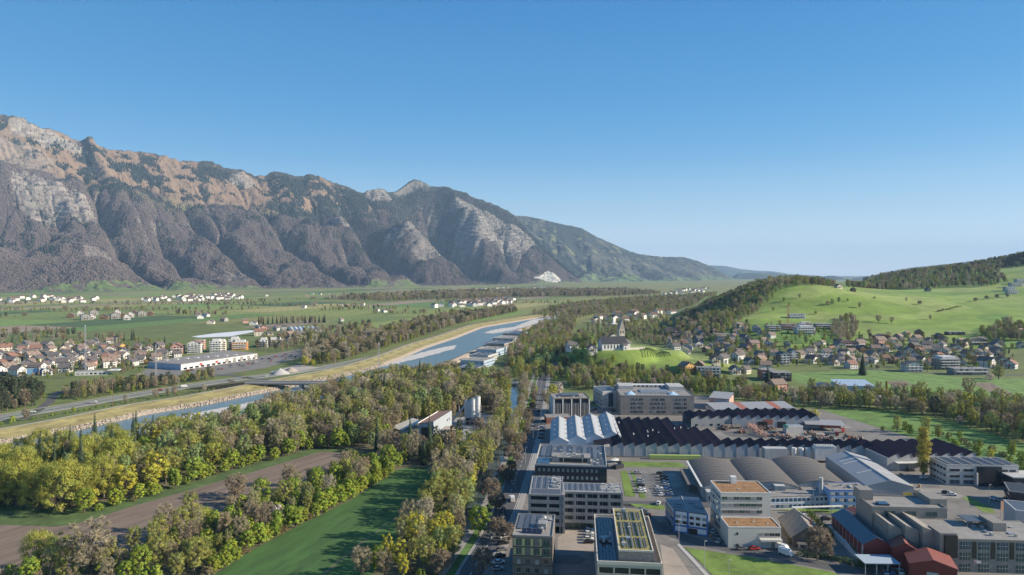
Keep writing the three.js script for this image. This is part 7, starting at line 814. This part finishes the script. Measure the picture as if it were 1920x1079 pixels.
{ const lamp = (px, py, h, label) => { const [x, z] = G(px, py, 0), o = thing('street_lamp', label, 'street lamp', x, 0.1, z); part('pole', new THREE.CylinderGeometry(0.09, 0.13, h, 8).translate(0, h / 2, 0), M.steel, o); part('lamp_head', box(1.0, 0.16, 0.32, 0.5, h, 0), W.pale, o); part('base', box(0.4, 0.3, 0.4), M.concrete, o); };
  lamp(1273, 1022, 10, 'street lamp at the corner of the lawn'); lamp(1321, 1066, 10, 'street lamp in the middle of the lawn'); lamp(1367, 1088, 7, 'street lamp at the bottom edge of the lawn'); lamp(1222, 938, 8, 'street lamp at the car park exit'); lamp(1525, 955, 9, 'street lamp before the striped office'); lamp(1560, 972, 9, 'street lamp beside the barn hedge'); lamp(1855, 945, 9, 'street lamp by the right hand car park'); for (const [i, y] of [1050, 985, 920, 870, 830, 790, 760].entries()) lamp(lerp(908, 1013, (1050 - y) / 290) + 12, y, 9, ['lowest', 'second', 'third', 'fourth', 'fifth', 'sixth', 'farthest'][i] + ' street lamp along the main road counted from below');
  for (const [i, px] of [1877, 1886].entries()) { const [x, z] = G(px, 972, 0), o = thing('banner_pole', i ? 'right one of two orange banners at the car park' : 'left one of two orange banners at the car park', 'banner', x, 0, z); part('pole', new THREE.CylinderGeometry(0.08, 0.1, 8, 8).translate(0, 4, 0), W.pale, o); part('banner', box(1.3, 4.4, 0.05, 0.75, 3.3, 0), mat(0.62, 0.36, 0.22), o); }
  const mast = (px, py, h, label, beacon) => { const [x, z] = G(px, py, 0), o = thing('lattice_mast', label, 'mast', x, 0, z), s = 1.1; for (const [a, b] of [[-1, -1], [1, -1], [1, 1], [-1, 1]]) { const g = new THREE.CylinderGeometry(0.07, 0.12, h, 5); const l = part('leg', g, M.steel, o); l.position.set(a * s * 0.5, h / 2, b * s * 0.5); } const br = []; for (let k = 0; k < h / 2; k++) for (const q of [0, 1, 2, 3]) { const g = new THREE.BoxGeometry(0.07, 2.2, 0.07); g.rotateZ(0.5 * (k % 2 ? 1 : -1)); g.translate(0, k * 2 + 1, s * 0.5); g.rotateY(q * Math.PI / 2); br.push(g); } part('bracing', mergeGeometries(br), M.steel, o); part('antenna', box(0.9, 2.4, 0.9, 0, h, 0), beacon ? W.white : M.steel, o); };
  mast(710, 712, 36, 'tall lattice mast with white head beside the river', true); mast(160, 704, 52, 'tall thin lattice mast above the left village', false); mast(292, 702, 30, 'lattice mast in front of the retail store', false);
  const pole = (px, py, h, label) => { const [x, z] = G(px, py, 0), o = thing('power_pole', label, 'pole', x, 0, z, 0.4); part('pole', new THREE.CylinderGeometry(0.12, 0.2, h, 8).translate(0, h / 2, 0), W.timber, o); part('crossarm', box(2.4, 0.16, 0.16, 0, h - 1.2, 0), W.timber, o); for (const u of [-1.1, 0, 1.1]) part('insulator', new THREE.CylinderGeometry(0.08, 0.08, 0.35, 8).translate(u, h - 0.85, 0), W.pale, o); }; pole(627, 692, 19, 'wooden power pole on the dyke beyond the bridge'); pole(211, 763, 22, 'wooden power pole between motorway and dyke'); pole(458, 725, 16, 'wooden power pole at the bridge head');
  const [cx, cy, cz] = onGround(1478, 610), c = thing('tower_crane', 'orange tower crane on the building site', 'crane', cx, cy, cz), om = mat(0.62, 0.22, 0.05), bars = []; for (const a of [-0.7, 0.7]) for (const b of [-0.7, 0.7]) bars.push(box(0.2, 30, 0.2, a, 0, b)); for (let k = 0; k < 15; k++) for (const s of [-0.7, 0.7]) { const g = new THREE.BoxGeometry(0.12, 2.5, 0.12); g.rotateZ(k % 2 ? 0.6 : -0.6); g.translate(0, k * 2 + 1, s); bars.push(g); } part('tower', mergeGeometries(bars), om, c); part('jib', mergeGeometries([box(14, 0.25, 0.25, 4, 30, 0.4), box(14, 0.25, 0.25, 4, 30, -0.4), box(13, 0.25, 0.25, 3, 31.2, 0)]), om, c); part('counterweight', box(1.6, 2, 1.4, -3, 28.6, 0), M.concrete, c); part('cabin', box(1.4, 1.8, 1.4, 1.2, 28, 1), W.white, c); part('slewing_head', box(1.2, 4, 1.2, 0, 30, 0), om, c);
  // motorway guard rail and noise wall pieces
  const W2 = dense([[-300, 850], [0, 784], [120, 765], [250, 742], [400, 718], [520, 703], [600, 691]].map(([a, b]) => G(a, b, 0)), 8); for (const s of [-11.6, 11.6]) { const t = thing('guard_rail', s < 0 ? 'guard rail on the town side of the motorway' : 'guard rail on the river side of the motorway', 'guard rail'); part('rail', ribbonGeo(W2, [[s - 0.06, 0.45], [s - 0.06, 0.75], [s + 0.06, 0.75], [s + 0.06, 0.45]]), W.mid, t); }
}
{ // tower and garden walls: pale gravel paths of the estate
  strip('path', 'pale kerb path along the curved road and lawn', [[1272, 1022], [1300, 1050], [1330, 1085]], 1.6, 0.17, M.concrete);
}
// ------------------------------------------------------------------ wear and stored goods on the paved ground
{
  const r = rng(7171), tones = [[0.13, 0.125, 0.12], [0.215, 0.2, 0.18], [0.105, 0.103, 0.1], [0.25, 0.235, 0.21], [0.16, 0.145, 0.125]].map((c) => mat(c[0] * GM, c[1] * GM, c[2] * GM, { map: grain(16, 0.16, 91), roughness: 0.95 }));
  for (const [i, [px, py, w, d]] of [[1100, 868, 14, 9], [1150, 905, 6, 22], [1225, 905, 9, 30], [1262, 900, 12, 26], [1205, 950, 30, 5], [1420, 948, 34, 6], [1500, 962, 30, 4], [1700, 935, 26, 20], [1760, 925, 20, 16], [1840, 945, 30, 14], [1720, 900, 12, 26], [1350, 815, 30, 14], [1430, 815, 50, 22], [1520, 818, 44, 20], [1580, 812, 30, 18], [1250, 985, 14, 8], [1290, 1012, 16, 5], [1060, 1050, 16, 9], [1600, 1000, 10, 20], [1660, 1060, 20, 10], [1420, 1036, 26, 6], [1130, 790, 24, 10], [1180, 785, 30, 8], [1560, 800, 24, 16]].entries()) { const [x, z] = G(px, py, 0), n = 14, pts = []; for (let k = 0; k < n; k++) { const a = k / n * 6.283, q = 0.8 + 0.3 * r(); pts.push([x + Math.sign(Math.cos(a)) * Math.pow(Math.abs(Math.cos(a)), 0.5) * w / 2 * q, z + Math.sign(Math.sin(a)) * Math.pow(Math.abs(Math.sin(a)), 0.5) * d / 2 * q]); } flat('asphalt_patch', 'worn patch of differently toned paving in the industrial estate', pts.reverse(), 0.085 + i * 0.0006, tones[i % 5], true); }
  const wood = mat(0.30 * GM, 0.2 * GM, 0.11 * GM, { map: grain(2, 0.25, 92) }), put = (px, py, label, n) => { const [x, z] = G(px, py, 0), o = thing('pallet_stack', label, 'pallets', x, 0.1, z, r()); for (let k = 0; k < n; k++) { const p = part('pallet', cbox(1.2, 0.14, 1.0), wood, o); p.position.set((r() - 0.5) * 0.1, 0.08 + k * 0.17, (r() - 0.5) * 0.1); } };
  [[1300, 893, 'under the canopy of the first vaulted hall'], [1304, 900, 'beside the first vaulted hall'], [1560, 955, 'before the sky blue office'], [1650, 948, 'at the front of the grey shed'], [1724, 915, 'beside the yellow lorry'], [1690, 892, 'before the right sawtooth hall'], [1334, 1008, 'beside the cream block'], [1148, 866, 'next to the long sawtooth hall'], [1600, 1062, 'under the hedge of the barn garden'], [1700, 960, 'behind the taupe works building'], [1860, 915, 'before the glass corner office'], [915, 790, 'in the concrete works yard']].forEach(([x, y, l], i) => put(x, y, 'stack of wooden pallets ' + l, 6 + i % 5));
  const pile = (px, py, w, h, m, label) => { const [x, z] = G(px, py, 0), g = new THREE.ConeGeometry(w, h, 18, 5), p = g.attributes.position; for (let i = 0; i < p.count; i++) { const k = 0.85 + 0.3 * noise2(p.getX(i) * 0.5 + px, p.getZ(i) * 0.5); p.setXYZ(i, p.getX(i) * k, p.getY(i), p.getZ(i) * k); } g.translate(0, h / 2, 0); g.computeVertexNormals(); const o = single('gravel_pile', g, m, label, 'gravel'); o.position.set(x, 0, z); };
  pile(775, 828, 7, 4, M.gravel, 'pale gravel pile left of the concrete works hall'); pile(800, 838, 6, 3.5, M.paving, 'tan gravel pile before the concrete works hall'); pile(868, 815, 5, 3, M.gravel, 'small gravel pile below the silos'); pile(525, 701, 12, 6, M.concrete, 'grey gravel pile at the depot by the dyke'); pile(545, 697, 10, 5, M.paving, 'tan gravel pile at the depot by the dyke');
}
// ------------------------------------------------------------------ where the trees stand
one(1732, 894, 'poplar', 27, 'standing before the sawtooth halls', 1, 1.15);
one(1533, 1052, 'round', 13, 'with hanging twigs beside the barn roof house', 2, 0.9);
one(898, 1003, 'green', 12.5, 'standing by the cycle path', 3, 1.2);
one(1525, 795, 'yellow', 11, 'at the corner of the rear sawtooth hall', 4, 1.5);
one(1817, 743, 'bare', 17, 'standing alone in the meadow', 5, 1.2);
one(1663, 742, 'poplar', 13, 'beside the low grey barn', 6, 0.9);
one(1648, 746, 'olive', 12, 'beside the low grey barn', 7, 1);
one(1495, 1008, 'green', 5.5, 'in the garden below the barn', 8, 1.1); one(1478, 1000, 'lime', 5, 'in the garden below the barn', 9, 1.2); one(1488, 1022, 'shrub', 4, 'in the garden below the barn', 10);
one(1873, 712, 'olive', 14, 'large and rounded at the village edge', 11, 1.7); one(1856, 716, 'blossom', 8, 'at the village edge', 12, 1.2);
one(1618, 704, 'spruce', 24, 'standing alone in the village', 13, 1.2); one(1440, 726, 'spruce', 20, 'beside the dark office by the barns', 14, 1.1);
one(1648, 605, 'bare', 14, 'on the open hillside with a long shadow', 15, 1.3); one(1672, 607, 'bare', 12, 'beside the lone hillside tree', 16); one(1612, 578, 'bare', 11, 'on the upper hillside meadow', 17, 1.1); one(1561, 572, 'sage', 12, 'in a clump on the hillside', 18); one(1573, 569, 'pine', 12, 'in a clump on the hillside', 19); one(1552, 574, 'bare', 11, 'in a clump on the hillside', 20);
one(1898, 655, 'olive', 9, 'among the houses on the right', 21); one(920, 940, 'round', 11, 'beside the main road', 22); one(930, 965, 'round', 10, 'beside the main road', 23); one(944, 905, 'round', 9, 'beside the main road', 24); one(955, 862, 'round', 8, 'beside the main road', 25); one(967, 838, 'green', 9, 'between canal and main road', 26, 1.2); one(976, 808, 'lime', 8, 'between canal and main road', 27, 1.3); one(934, 1012, 'round', 9, 'beside the main road', 28); one(905, 1076, 'round', 9, 'beside the main road', 29); one(828, 1080, 'round', 9, 'at the bottom of the picture by the canal', 30); one(955, 1020, 'round', 8, 'beside the main road', 31);
one(1036, 752, 'yellow', 14, 'next to the white pillared office', 32, 1.2); one(1030, 768, 'birch', 15, 'next to the white pillared office', 33); one(1046, 742, 'blossom', 12, 'next to the white pillared office', 34); one(1024, 760, 'bare', 13, 'next to the white pillared office', 35);
one(680, 1085, 'bare', 12, 'with broken limbs at the picture bottom', 36, 1.1); one(720, 1085, 'bare', 11, 'with broken limbs at the picture bottom', 37, 1);
one(1880, 905, 'round', 9, 'in front of the glass fronted office', 38); one(170, 1085, 'bare', 22, 'tall in front of the ploughed field', 39, 1.2); one(70, 1078, 'willow', 17, 'at the near edge of the ploughed field', 40, 0.9); one(115, 1082, 'olive', 16, 'at the near edge of the ploughed field', 41, 1.3); one(440, 938, 'bare', 13, 'at the edge of the ploughed field', 42, 1.3); one(540, 912, 'bare', 12, 'at the edge of the ploughed field', 43, 1.3); one(453, 930, 'bare', 11, 'at the edge of the ploughed field', 44);
one(900, 793, 'spruce', 6, 'in the concrete works yard', 45);
for (const [k, [x, y]] of [[815, 838], [838, 846], [852, 838], [862, 826], [826, 850]].entries()) one(x, y, 'pine', 14, 'in the row below the concrete works', 50 + k, 0.8);
for (const [k, [x, y, h]] of [[105, 900, 27], [76, 896, 23], [132, 890, 23], [152, 886, 25], [178, 878, 26], [165, 883, 22], [287, 846, 23], [250, 856, 22], [210, 868, 21], [255, 846, 21]].entries()) one(x, y, 'spruce', h, 'in the dark spruce group above the willows', 60 + k, 0.95);
for (const [k, [x, y, h]] of [[70, 955, 21], [115, 962, 25], [150, 950, 21], [30, 948, 22], [-20, 950, 20], [195, 936, 21], [5, 935, 21]].entries()) one(x, y, 'willow', h, 'at the left end of the wood', 80 + k, 0.9);
for (const [k, [x, y]] of [[236, 934], [296, 914], [285, 925], [366, 840], [170, 955]].entries()) one(x, y, 'yellow', [17, 19, 15, 16, 10][k], 'glowing yellow at the edge of the wood', 90 + k, 1.15);
const inWood = (px, d, r) => px < 230 ? { willow: 4, olive: 4, bare: 1, spruce: 1.2, sage: 1 } : px < 480 ? { olive: 4, sage: 3, willow: 1, bare: 2, yellow: 0.5, green: 1, birch: 1 } : px < 700 ? { bare: 4.4, olive: 3.4, birch: 3, sage: 1.3, green: 1.2, lime: 1, spruce: 0.4 } : { bare: 4, birch: 2.4, olive: 4, green: 1, lime: 0.6, sage: 1, spruce: 0.3 };
wood('in the wood above the ploughed field', [[-330, 985], [-330, 930], [0, 890], [180, 862], [290, 835], [480, 796], [560, 782], [560, 850], [480, 862], [351, 898], [200, 936], [100, 948], [0, 944]], 5.4, inWood, [0.85, 1.18], 1001);
wood('in the wood around the concrete works', [[555, 785], [640, 762], [700, 742], [735, 728], [800, 718], [870, 716], [948, 724], [940, 778], [925, 775], [905, 770], [830, 784], [760, 800], [738, 830], [700, 842], [640, 836], [560, 850]], 5.0, inWood, [0.82, 1.15], 1002);
wood('in the wood around the concrete works', [[690, 848], [738, 838], [800, 846], [880, 842], [900, 815], [915, 822], [880, 866], [800, 872], [760, 872]], 5, { bare: 3, olive: 2, lime: 1.5, spruce: 0.6, green: 1 }, [0.7, 0.95], 1003);
row('at the sunlit wood edge', [[160, 964], [246, 942], [351, 908], [480, 870], [600, 838], [650, 842]], 5, { lime: 5, green: 3, shrub: 3, yellow: 0.4 }, [0.7, 1.15], 2.2, 1004);
wood('in the hedge above the crop field', [[-120, 1112], [100, 1078], [225, 1046], [360, 997], [480, 950], [560, 925], [640, 884], [740, 868], [752, 880], [730, 890], [655, 938], [560, 980], [470, 1028], [390, 1078], [300, 1110]], 4.2, (px) => px > 380 ? { lime: 3, green: 3, bare: 2.2, olive: 2, birch: 1, shrub: 1.5, blossom: 0.12 } : { lime: 2, green: 2, bare: 3, olive: 3, shrub: 2, birch: 1, willow: 0.4 }, [0.55, 0.92], 1005);
row('at the hedge edge by the crop field', [[390, 1082], [470, 1032], [560, 984], [655, 938], [725, 894]], 3.4, { lime: 5, green: 3, shrub: 2 }, [0.6, 0.95], 1.3, 1006);
one(728, 884, 'green', 15, 'big and leafy at the head of the crop field', 120, 1.1); one(632, 918, 'lime', 13, 'conical at the edge of the ploughed field', 121, 0.8); one(700, 900, 'green', 11, 'in the hedge by the crop field', 122); one(600, 955, 'lime', 10, 'in the hedge by the crop field', 123, 1.1); one(575, 962, 'sage', 10, 'in the hedge by the crop field', 124, 0.8); one(518, 985, 'blossom', 9, 'in the hedge by the crop field', 125, 0.9);
wood('in the tree row along the canal', [[690, 1088], [735, 1044], [762, 1012], [806, 946], [840, 898], [866, 862], [890, 838], [915, 815], [928, 785], [938, 740], [950, 728], [952, 760], [946, 800], [930, 850], [905, 900], [880, 952], [864, 1012], [848, 1090]], 4.6, (px, d) => d < 330 ? { olive: 3, yellow: 1.4, bare: 1.4, green: 1, birch: 2, sage: 1, shrub: 1 } : { olive: 4, birch: 2.6, yellow: 1.2, bare: 3, sage: 1 }, [0.72, 1.02], 1007);
row('along the far side of the canal', [[952, 840], [968, 800], [978, 770], [985, 735], [985, 718]], 6, { bare: 4, birch: 2, olive: 1 }, [0.5, 0.8], 2, 1008);
row('along the main road', [[955, 902], [985, 818], [995, 770], [1002, 735]], 13, { round: 3, lime: 1, bare: 1 }, [0.5, 0.8], 1.2, 1009);
// behind the industrial estate
wood('in the leafy belt behind the office blocks', [[1060, 728], [1100, 716], [1240, 716], [1330, 722], [1440, 740], [1490, 752], [1480, 768], [1400, 756], [1320, 742], [1220, 730], [1120, 733]], 5.5, { olive: 3, sage: 2, bare: 2, blossom: 1.6, lime: 1, green: 1, pine: 0.7 }, [0.5, 0.85], 1010);
wood('in the tree belt behind the meadow', [[1475, 762], [1560, 746], [1640, 748], [1690, 746], [1760, 752], [1830, 762], [1960, 775], [1960, 842], [1880, 822], [1800, 796], [1720, 778], [1640, 770], [1560, 766]], 5.4, { olive: 4, blossom: 1.8, sage: 2, bare: 3, yellow: 0.7, birch: 1, pine: 0.3 }, [0.6, 1.0], 1011);
wood('in the low scrub behind the right hand halls', [[1640, 805], [1720, 806], [1800, 822], [1960, 872], [1960, 892], [1850, 848], [1760, 826]], 5, { shrub: 5, lime: 1, yellow: 0.5, olive: 0.6 }, [0.6, 0.9], 1012);
row('between the halls and the meadow', [[1800, 850], [1860, 868], [1920, 885]], 9, { yellow: 1, lime: 1, green: 1 }, [0.5, 0.7], 2, 1013);
// knoll with the church
wood('on the slopes of the church hill', [[1000, 712], [1010, 660], [1060, 640], [1105, 645], [1120, 668], [1180, 690], [1200, 712], [1130, 713], [1060, 716]], 6, { sage: 3, olive: 3, green: 1.4, bare: 2, pine: 1.5, lime: 0.6 }, [0.5, 0.85], 1014, true);
wood('around the church', [[1040, 646], [1090, 626], [1160, 618], [1240, 622], [1300, 640], [1280, 655], [1215, 646], [1190, 640], [1120, 640]], 8, { bare: 3, sage: 2, round: 2, pine: 1, lime: 0.8, olive: 1.4 }, [0.5, 0.8], 1015, true);
wood('on the slopes of the church hill', [[1190, 698], [1260, 706], [1330, 714], [1290, 722], [1200, 716]], 6, { pine: 1.4, bare: 2, olive: 2, blossom: 0.8, green: 1 }, [0.5, 0.75], 1016, true);
wood('along the river beyond the church', [[945, 712], [960, 660], [985, 630], [1020, 612], [1075, 598], [1080, 612], [1060, 640], [1030, 668], [1000, 700], [985, 714]], 7, { bare: 4, olive: 3, sage: 2, green: 0.8 }, [0.55, 0.95], 1017);
// wooded end of the hill and the ridge
const hillMix = { bare: 4, olive: 4, pine: 1.6, sage: 2.4, birch: 1, green: 1 };
woodAt('on the wooded knob of the meadow hill', [[1268, 1150], [1330, 1100], [1400, 1200], [1430, 1290], [1470, 1370], [1540, 1400], [1565, 1480], [1545, 1700], [1440, 1850], [1330, 1850], [1272, 1500]], 9, hillMix, [0.55, 1.1], 1018);
woodAt('on the long wooded ridge at the right', [[1590, 1570], [1640, 1640], [1700, 1690], [1760, 1700], [1860, 1640], [1890, 1680], [1868, 1900], [1900, 2300], [1750, 2250], [1650, 2200], [1590, 1900]], 11, { bare: 4, pine: 2.4, olive: 3, sage: 2, green: 0.6 }, [0.6, 1.15], 1019);
woodAt('on the skyline ridge at the far right', [[1868, 2000], [1920, 1960], [2080, 1900], [2100, 2350], [1900, 2400]], 8, { pine: 6, spruce: 4, bare: 3 }, [0.7, 1.1], 1020);
row('on the near river shore', [[490, 784], [560, 766], [640, 744], [720, 724], [790, 714]], 5, { bare: 5, birch: 3, olive: 4, sage: 1 }, [0.75, 1.1], 6, 1080);
row('on the near river shore', [[590, 752], [640, 738], [720, 720], [800, 708], [860, 706]], 7, { bare: 4, birch: 3, olive: 3, green: 1 }, [0.8, 1.1], 6, 1081);
wood('in the copse on the right hillside', [[1838, 628], [1880, 616], [1930, 612], [1980, 618], [1980, 640], [1900, 640], [1850, 640]], 7, { olive: 3, bare: 3, sage: 2 }, [0.7, 1.0], 1021, true);
for (const [k, [x, y, kd, h]] of [[1590, 566, 'sage', 7], [1700, 566, 'bare', 9], [1725, 572, 'round', 8], [1640, 560, 'shrub', 4], [1470, 566, 'green', 9], [1500, 560, 'bare', 10], [1450, 585, 'olive', 10], [1530, 590, 'lime', 7], [1830, 566, 'round', 8], [1850, 562, 'round', 8], [1870, 560, 'round', 8], [1890, 558, 'round', 7], [1745, 600, 'bare', 9], [1480, 575, 'sage', 8]].entries()) one(x, y, kd, h, 'dotted over the hill meadow', 300 + k, 1.1);
row('in the thin hedge across the hill meadow', [[1758, 585], [1778, 581], [1800, 576]], 7, { shrub: 3 }, [0.6, 0.9], 1.5, 1022, true);
wood('among the houses on the hill slope', [[1320, 650], [1380, 622], [1440, 610], [1560, 622], [1640, 630], [1760, 640], [1900, 650], [1900, 690], [1760, 700], [1600, 690], [1480, 690], [1400, 690], [1330, 700]], 12, { bare: 2, sage: 2, lime: 2, green: 1.5, round: 1.5, pine: 1, olive: 2, blossom: 0.5 }, [0.4, 0.72], 1023, true);
wood('at the upper edge of the village', [[1555, 632], [1575, 600], [1600, 598], [1610, 615], [1600, 640], [1570, 650]], 7, { bare: 5, olive: 1 }, [0.6, 0.9], 1024, true);
wood('between the village and the wooded knob', [[1250, 640], [1300, 612], [1360, 620], [1420, 612], [1400, 628], [1330, 640]], 9, { pine: 3, bare: 3, olive: 2 }, [0.6, 0.95], 1025, true);
// left bank
wood('in the brown wood along the far dyke', [[566, 690], [575, 660], [620, 645], [690, 632], [760, 612], [850, 592], [960, 580], [970, 586], [890, 602], [825, 620], [785, 634], [700, 660], [640, 680]], 6.5, { bare: 6, pine: 2.4, olive: 1.6, yellow: 0.25, green: 0.4 }, [0.65, 1.0], 1026);
wood('in the dark pine grove by the motorway', [[-60, 765], [-60, 735], [0, 728], [60, 730], [88, 745], [60, 765], [0, 778]], 5, { pine: 7, spruce: 2, lime: 1, bare: 1 }, [0.65, 0.95], 1027);
wood('in the planted strip beside the motorway', [[110, 745], [160, 730], [260, 722], [330, 714], [400, 706], [400, 712], [310, 728], [200, 742], [140, 752]], 4.4, { bare: 4, pine: 3, olive: 3, shrub: 2, lime: 0.6 }, [0.42, 0.75], 1028);
row('in the scrub between motorway and dyke', [[-100, 818], [0, 797], [120, 777], [250, 754], [380, 735], [500, 717]], 5, { shrub: 5, bare: 1.5, lime: 0.6 }, [0.35, 0.6], 2.5, 1029);
wood('around the retail store', [[190, 690], [280, 672], [280, 690], [230, 706]], 9, { bare: 2, pine: 2, lime: 1, olive: 2 }, [0.35, 0.6], 1030);
wood('among the houses of the left village', [[-40, 705], [-40, 655], [150, 640], [330, 650], [280, 700], [100, 712]], 12, { bare: 3, lime: 1, green: 1, round: 2, pine: 1.4, olive: 2 }, [0.3, 0.55], 1031);
wood('in the groves behind the left village', [[-60, 652], [0, 636], [140, 632], [270, 640], [330, 648], [300, 654], [150, 648], [40, 654]], 15, { bare: 5, spruce: 1.5, pine: 1.5, olive: 2, lime: 0.5 }, [0.45, 0.95], 1083);
wood('in the groves between the hamlet and the river wood', [[470, 655], [500, 636], [560, 626], [640, 616], [700, 610], [690, 628], [620, 642], [570, 656], [520, 662]], 13, { bare: 5, pine: 2.5, olive: 2, yellow: 0.3 }, [0.5, 0.95], 1084);
row('in the conifer belt in the fields', [[482, 609], [540, 607], [612, 605]], 7, { spruce: 8, bare: 3 }, [0.85, 1.1], 6, 1032);
row('in the bare trees by the upper fields', [[10, 632], [60, 631], [135, 632]], 11, { bare: 5, spruce: 3, pine: 1 }, [0.8, 1.2], 8, 1033); row('in the small spruce group in the fields', [[205, 640], [225, 640], [250, 638]], 8, { spruce: 6, bare: 2 }, [0.7, 1], 6, 1034);
for (const [k, [a, b, c, d]] of [[-50, 584, 300, 582], [100, 585, 480, 581], [380, 571, 720, 578], [700, 590, 830, 588], [-60, 572, 260, 570], [240, 573, 480, 571], [600, 583, 760, 581], [820, 567, 1050, 570], [560, 562, 900, 561], [300, 566, 520, 567], [0, 596, 40, 595], [320, 590, 420, 592]].entries()) row('in a far hedge on the valley floor', [[a, b], [c, d]], 7, { bare: 5, pine: 1.5, olive: 2, shrub: 3 }, [0.4, 0.95], 16, 1040 + k);
wood('in the brown wood at the foot of the mountains', [[600, 562], [700, 556], [850, 549], [1000, 545], [1180, 546], [1240, 552], [1150, 556], [1000, 558], [860, 562], [720, 566]], 15, { bare: 6, pine: 2, olive: 1 }, [0.9, 1.4], 1060);
wood('in the far valley wood beyond the river bend', [[1000, 592], [1060, 574], [1180, 562], [1300, 556], [1345, 556], [1300, 580], [1240, 590], [1120, 590], [1060, 604]], 11, { bare: 6, olive: 3, sage: 1.5, pine: 0.8 }, [0.7, 1.05], 1061);
wood('in the far valley wood beyond the church', [[1090, 628], [1120, 600], [1230, 594], [1290, 600], [1270, 620], [1180, 628]], 16, { bare: 4, olive: 3, sage: 2, lime: 1 }, [0.5, 0.9], 1062);
// ------------------------------------------------------------------ the nearest and largest trees stand as things of their own, the mass beyond as woods
{
  const seen = (t) => { const d = -t.z; if (d < 150) return 0; const px = CX + t.x / d * FOCAL, py = HORIZON + (EYE - t.y) / d * FOCAL, top = py - TREES[t.kind][0].H * t.s / d * FOCAL; if (px < -8 || px > 1928 || top > 1075) return 0; return TREES[t.kind][0].H * t.s / d * FOCAL; };
  for (const t of planted) t.big = seen(t) + (t.alone ? 1e5 : 0);
  const byRow = [...planted].sort((a, b) => b.big - a.big).filter((t) => t.big > 0), own = new Set(byRow.slice(0, 300));
  for (const t of own) {
    const p = TREES[t.kind][t.k], green = t.kind === 'spruce' || t.kind === 'pine';
    const o = thing(t.kind === 'shrub' ? 'shrub' : t.kind === 'spruce' ? 'spruce_tree' : t.kind === 'pine' ? 'pine_tree' : t.kind === 'willow' ? 'willow_tree' : t.kind === 'poplar' ? 'poplar_tree' : 'tree', WORDS[t.kind] + (t.kind === 'poplar' || t.kind === 'spruce' || t.kind === 'willow' || t.kind === 'pine' ? ' tree ' : t.kind === 'shrub' ? ' bush ' : ' tree ') + t.where, t.kind === 'shrub' ? 'shrub' : 'tree', t.x, t.y, t.z, t.turn, WORDS[t.kind] + ' trees ' + t.where);
    t.obj = o; o.scale.set(t.sx, t.s, t.sx); part('trunk', p.trunk, barkMat, o); part('crown', p.crown, green ? needleMat : crownMat, o);
  }
  { const th = (n) => n + (n % 10 === 1 && n % 100 !== 11 ? 'st' : n % 10 === 2 && n % 100 !== 12 ? 'nd' : n % 10 === 3 && n % 100 !== 13 ? 'rd' : 'th'), by = new Map(); for (const t of own) { const k = t.obj.userData.label; by.set(k, [...(by.get(k) ?? []), t]); } for (const l of by.values()) if (l.length > 1) { l.sort((a, b) => a.x / -a.z - b.x / -b.z); l.forEach((t, i) => { t.obj.userData.label = 'the ' + th(i + 1) + ' from left, ' + t.obj.userData.label; }); } }
  const zones = new Map(); for (const t of planted) if (!own.has(t)) { const z = zones.get(t.where) ?? new Map(); zones.set(t.where, z); const k = t.kind + t.k; z.set(k, [...(z.get(k) ?? []), t]); }
  const merged = {}, m4 = new THREE.Matrix4(), q = new THREE.Quaternion(), r = rng(5150), up = new THREE.Vector3(0, 1, 0), tint = new THREE.Color();
  for (const [where, kinds] of zones) {
    const w = new THREE.Group(); w.name = numbered('wood'); w.userData = { kind: 'stuff', label: 'mass of trees ' + where, category: 'wood' }; scene.add(w);
    for (const [k, list] of kinds) {
      const t0 = list[0], p = TREES[t0.kind][t0.k]; merged[k] ??= mergeGeometries([p.trunk, p.crown]);
      const im = new THREE.InstancedMesh(merged[k], t0.kind === 'spruce' || t0.kind === 'pine' ? needleMat : crownMat, list.length); im.name = 'trees';
      list.forEach((t, i) => { im.setMatrixAt(i, m4.compose(new THREE.Vector3(t.x, t.y, t.z), q.setFromAxisAngle(up, t.turn), new THREE.Vector3(t.sx, t.s, t.sx))); const v = 0.8 + 0.4 * r(); im.setColorAt(i, tint.setRGB(v * (0.95 + 0.1 * r()), v, v * (0.92 + 0.16 * r()))); });
      shade(im); w.add(im);
    }
  }
  console.log('trees', planted.length, 'alone', own.size, 'smallest', byRow[299]?.big);
}
renderer.render(scene, camera);
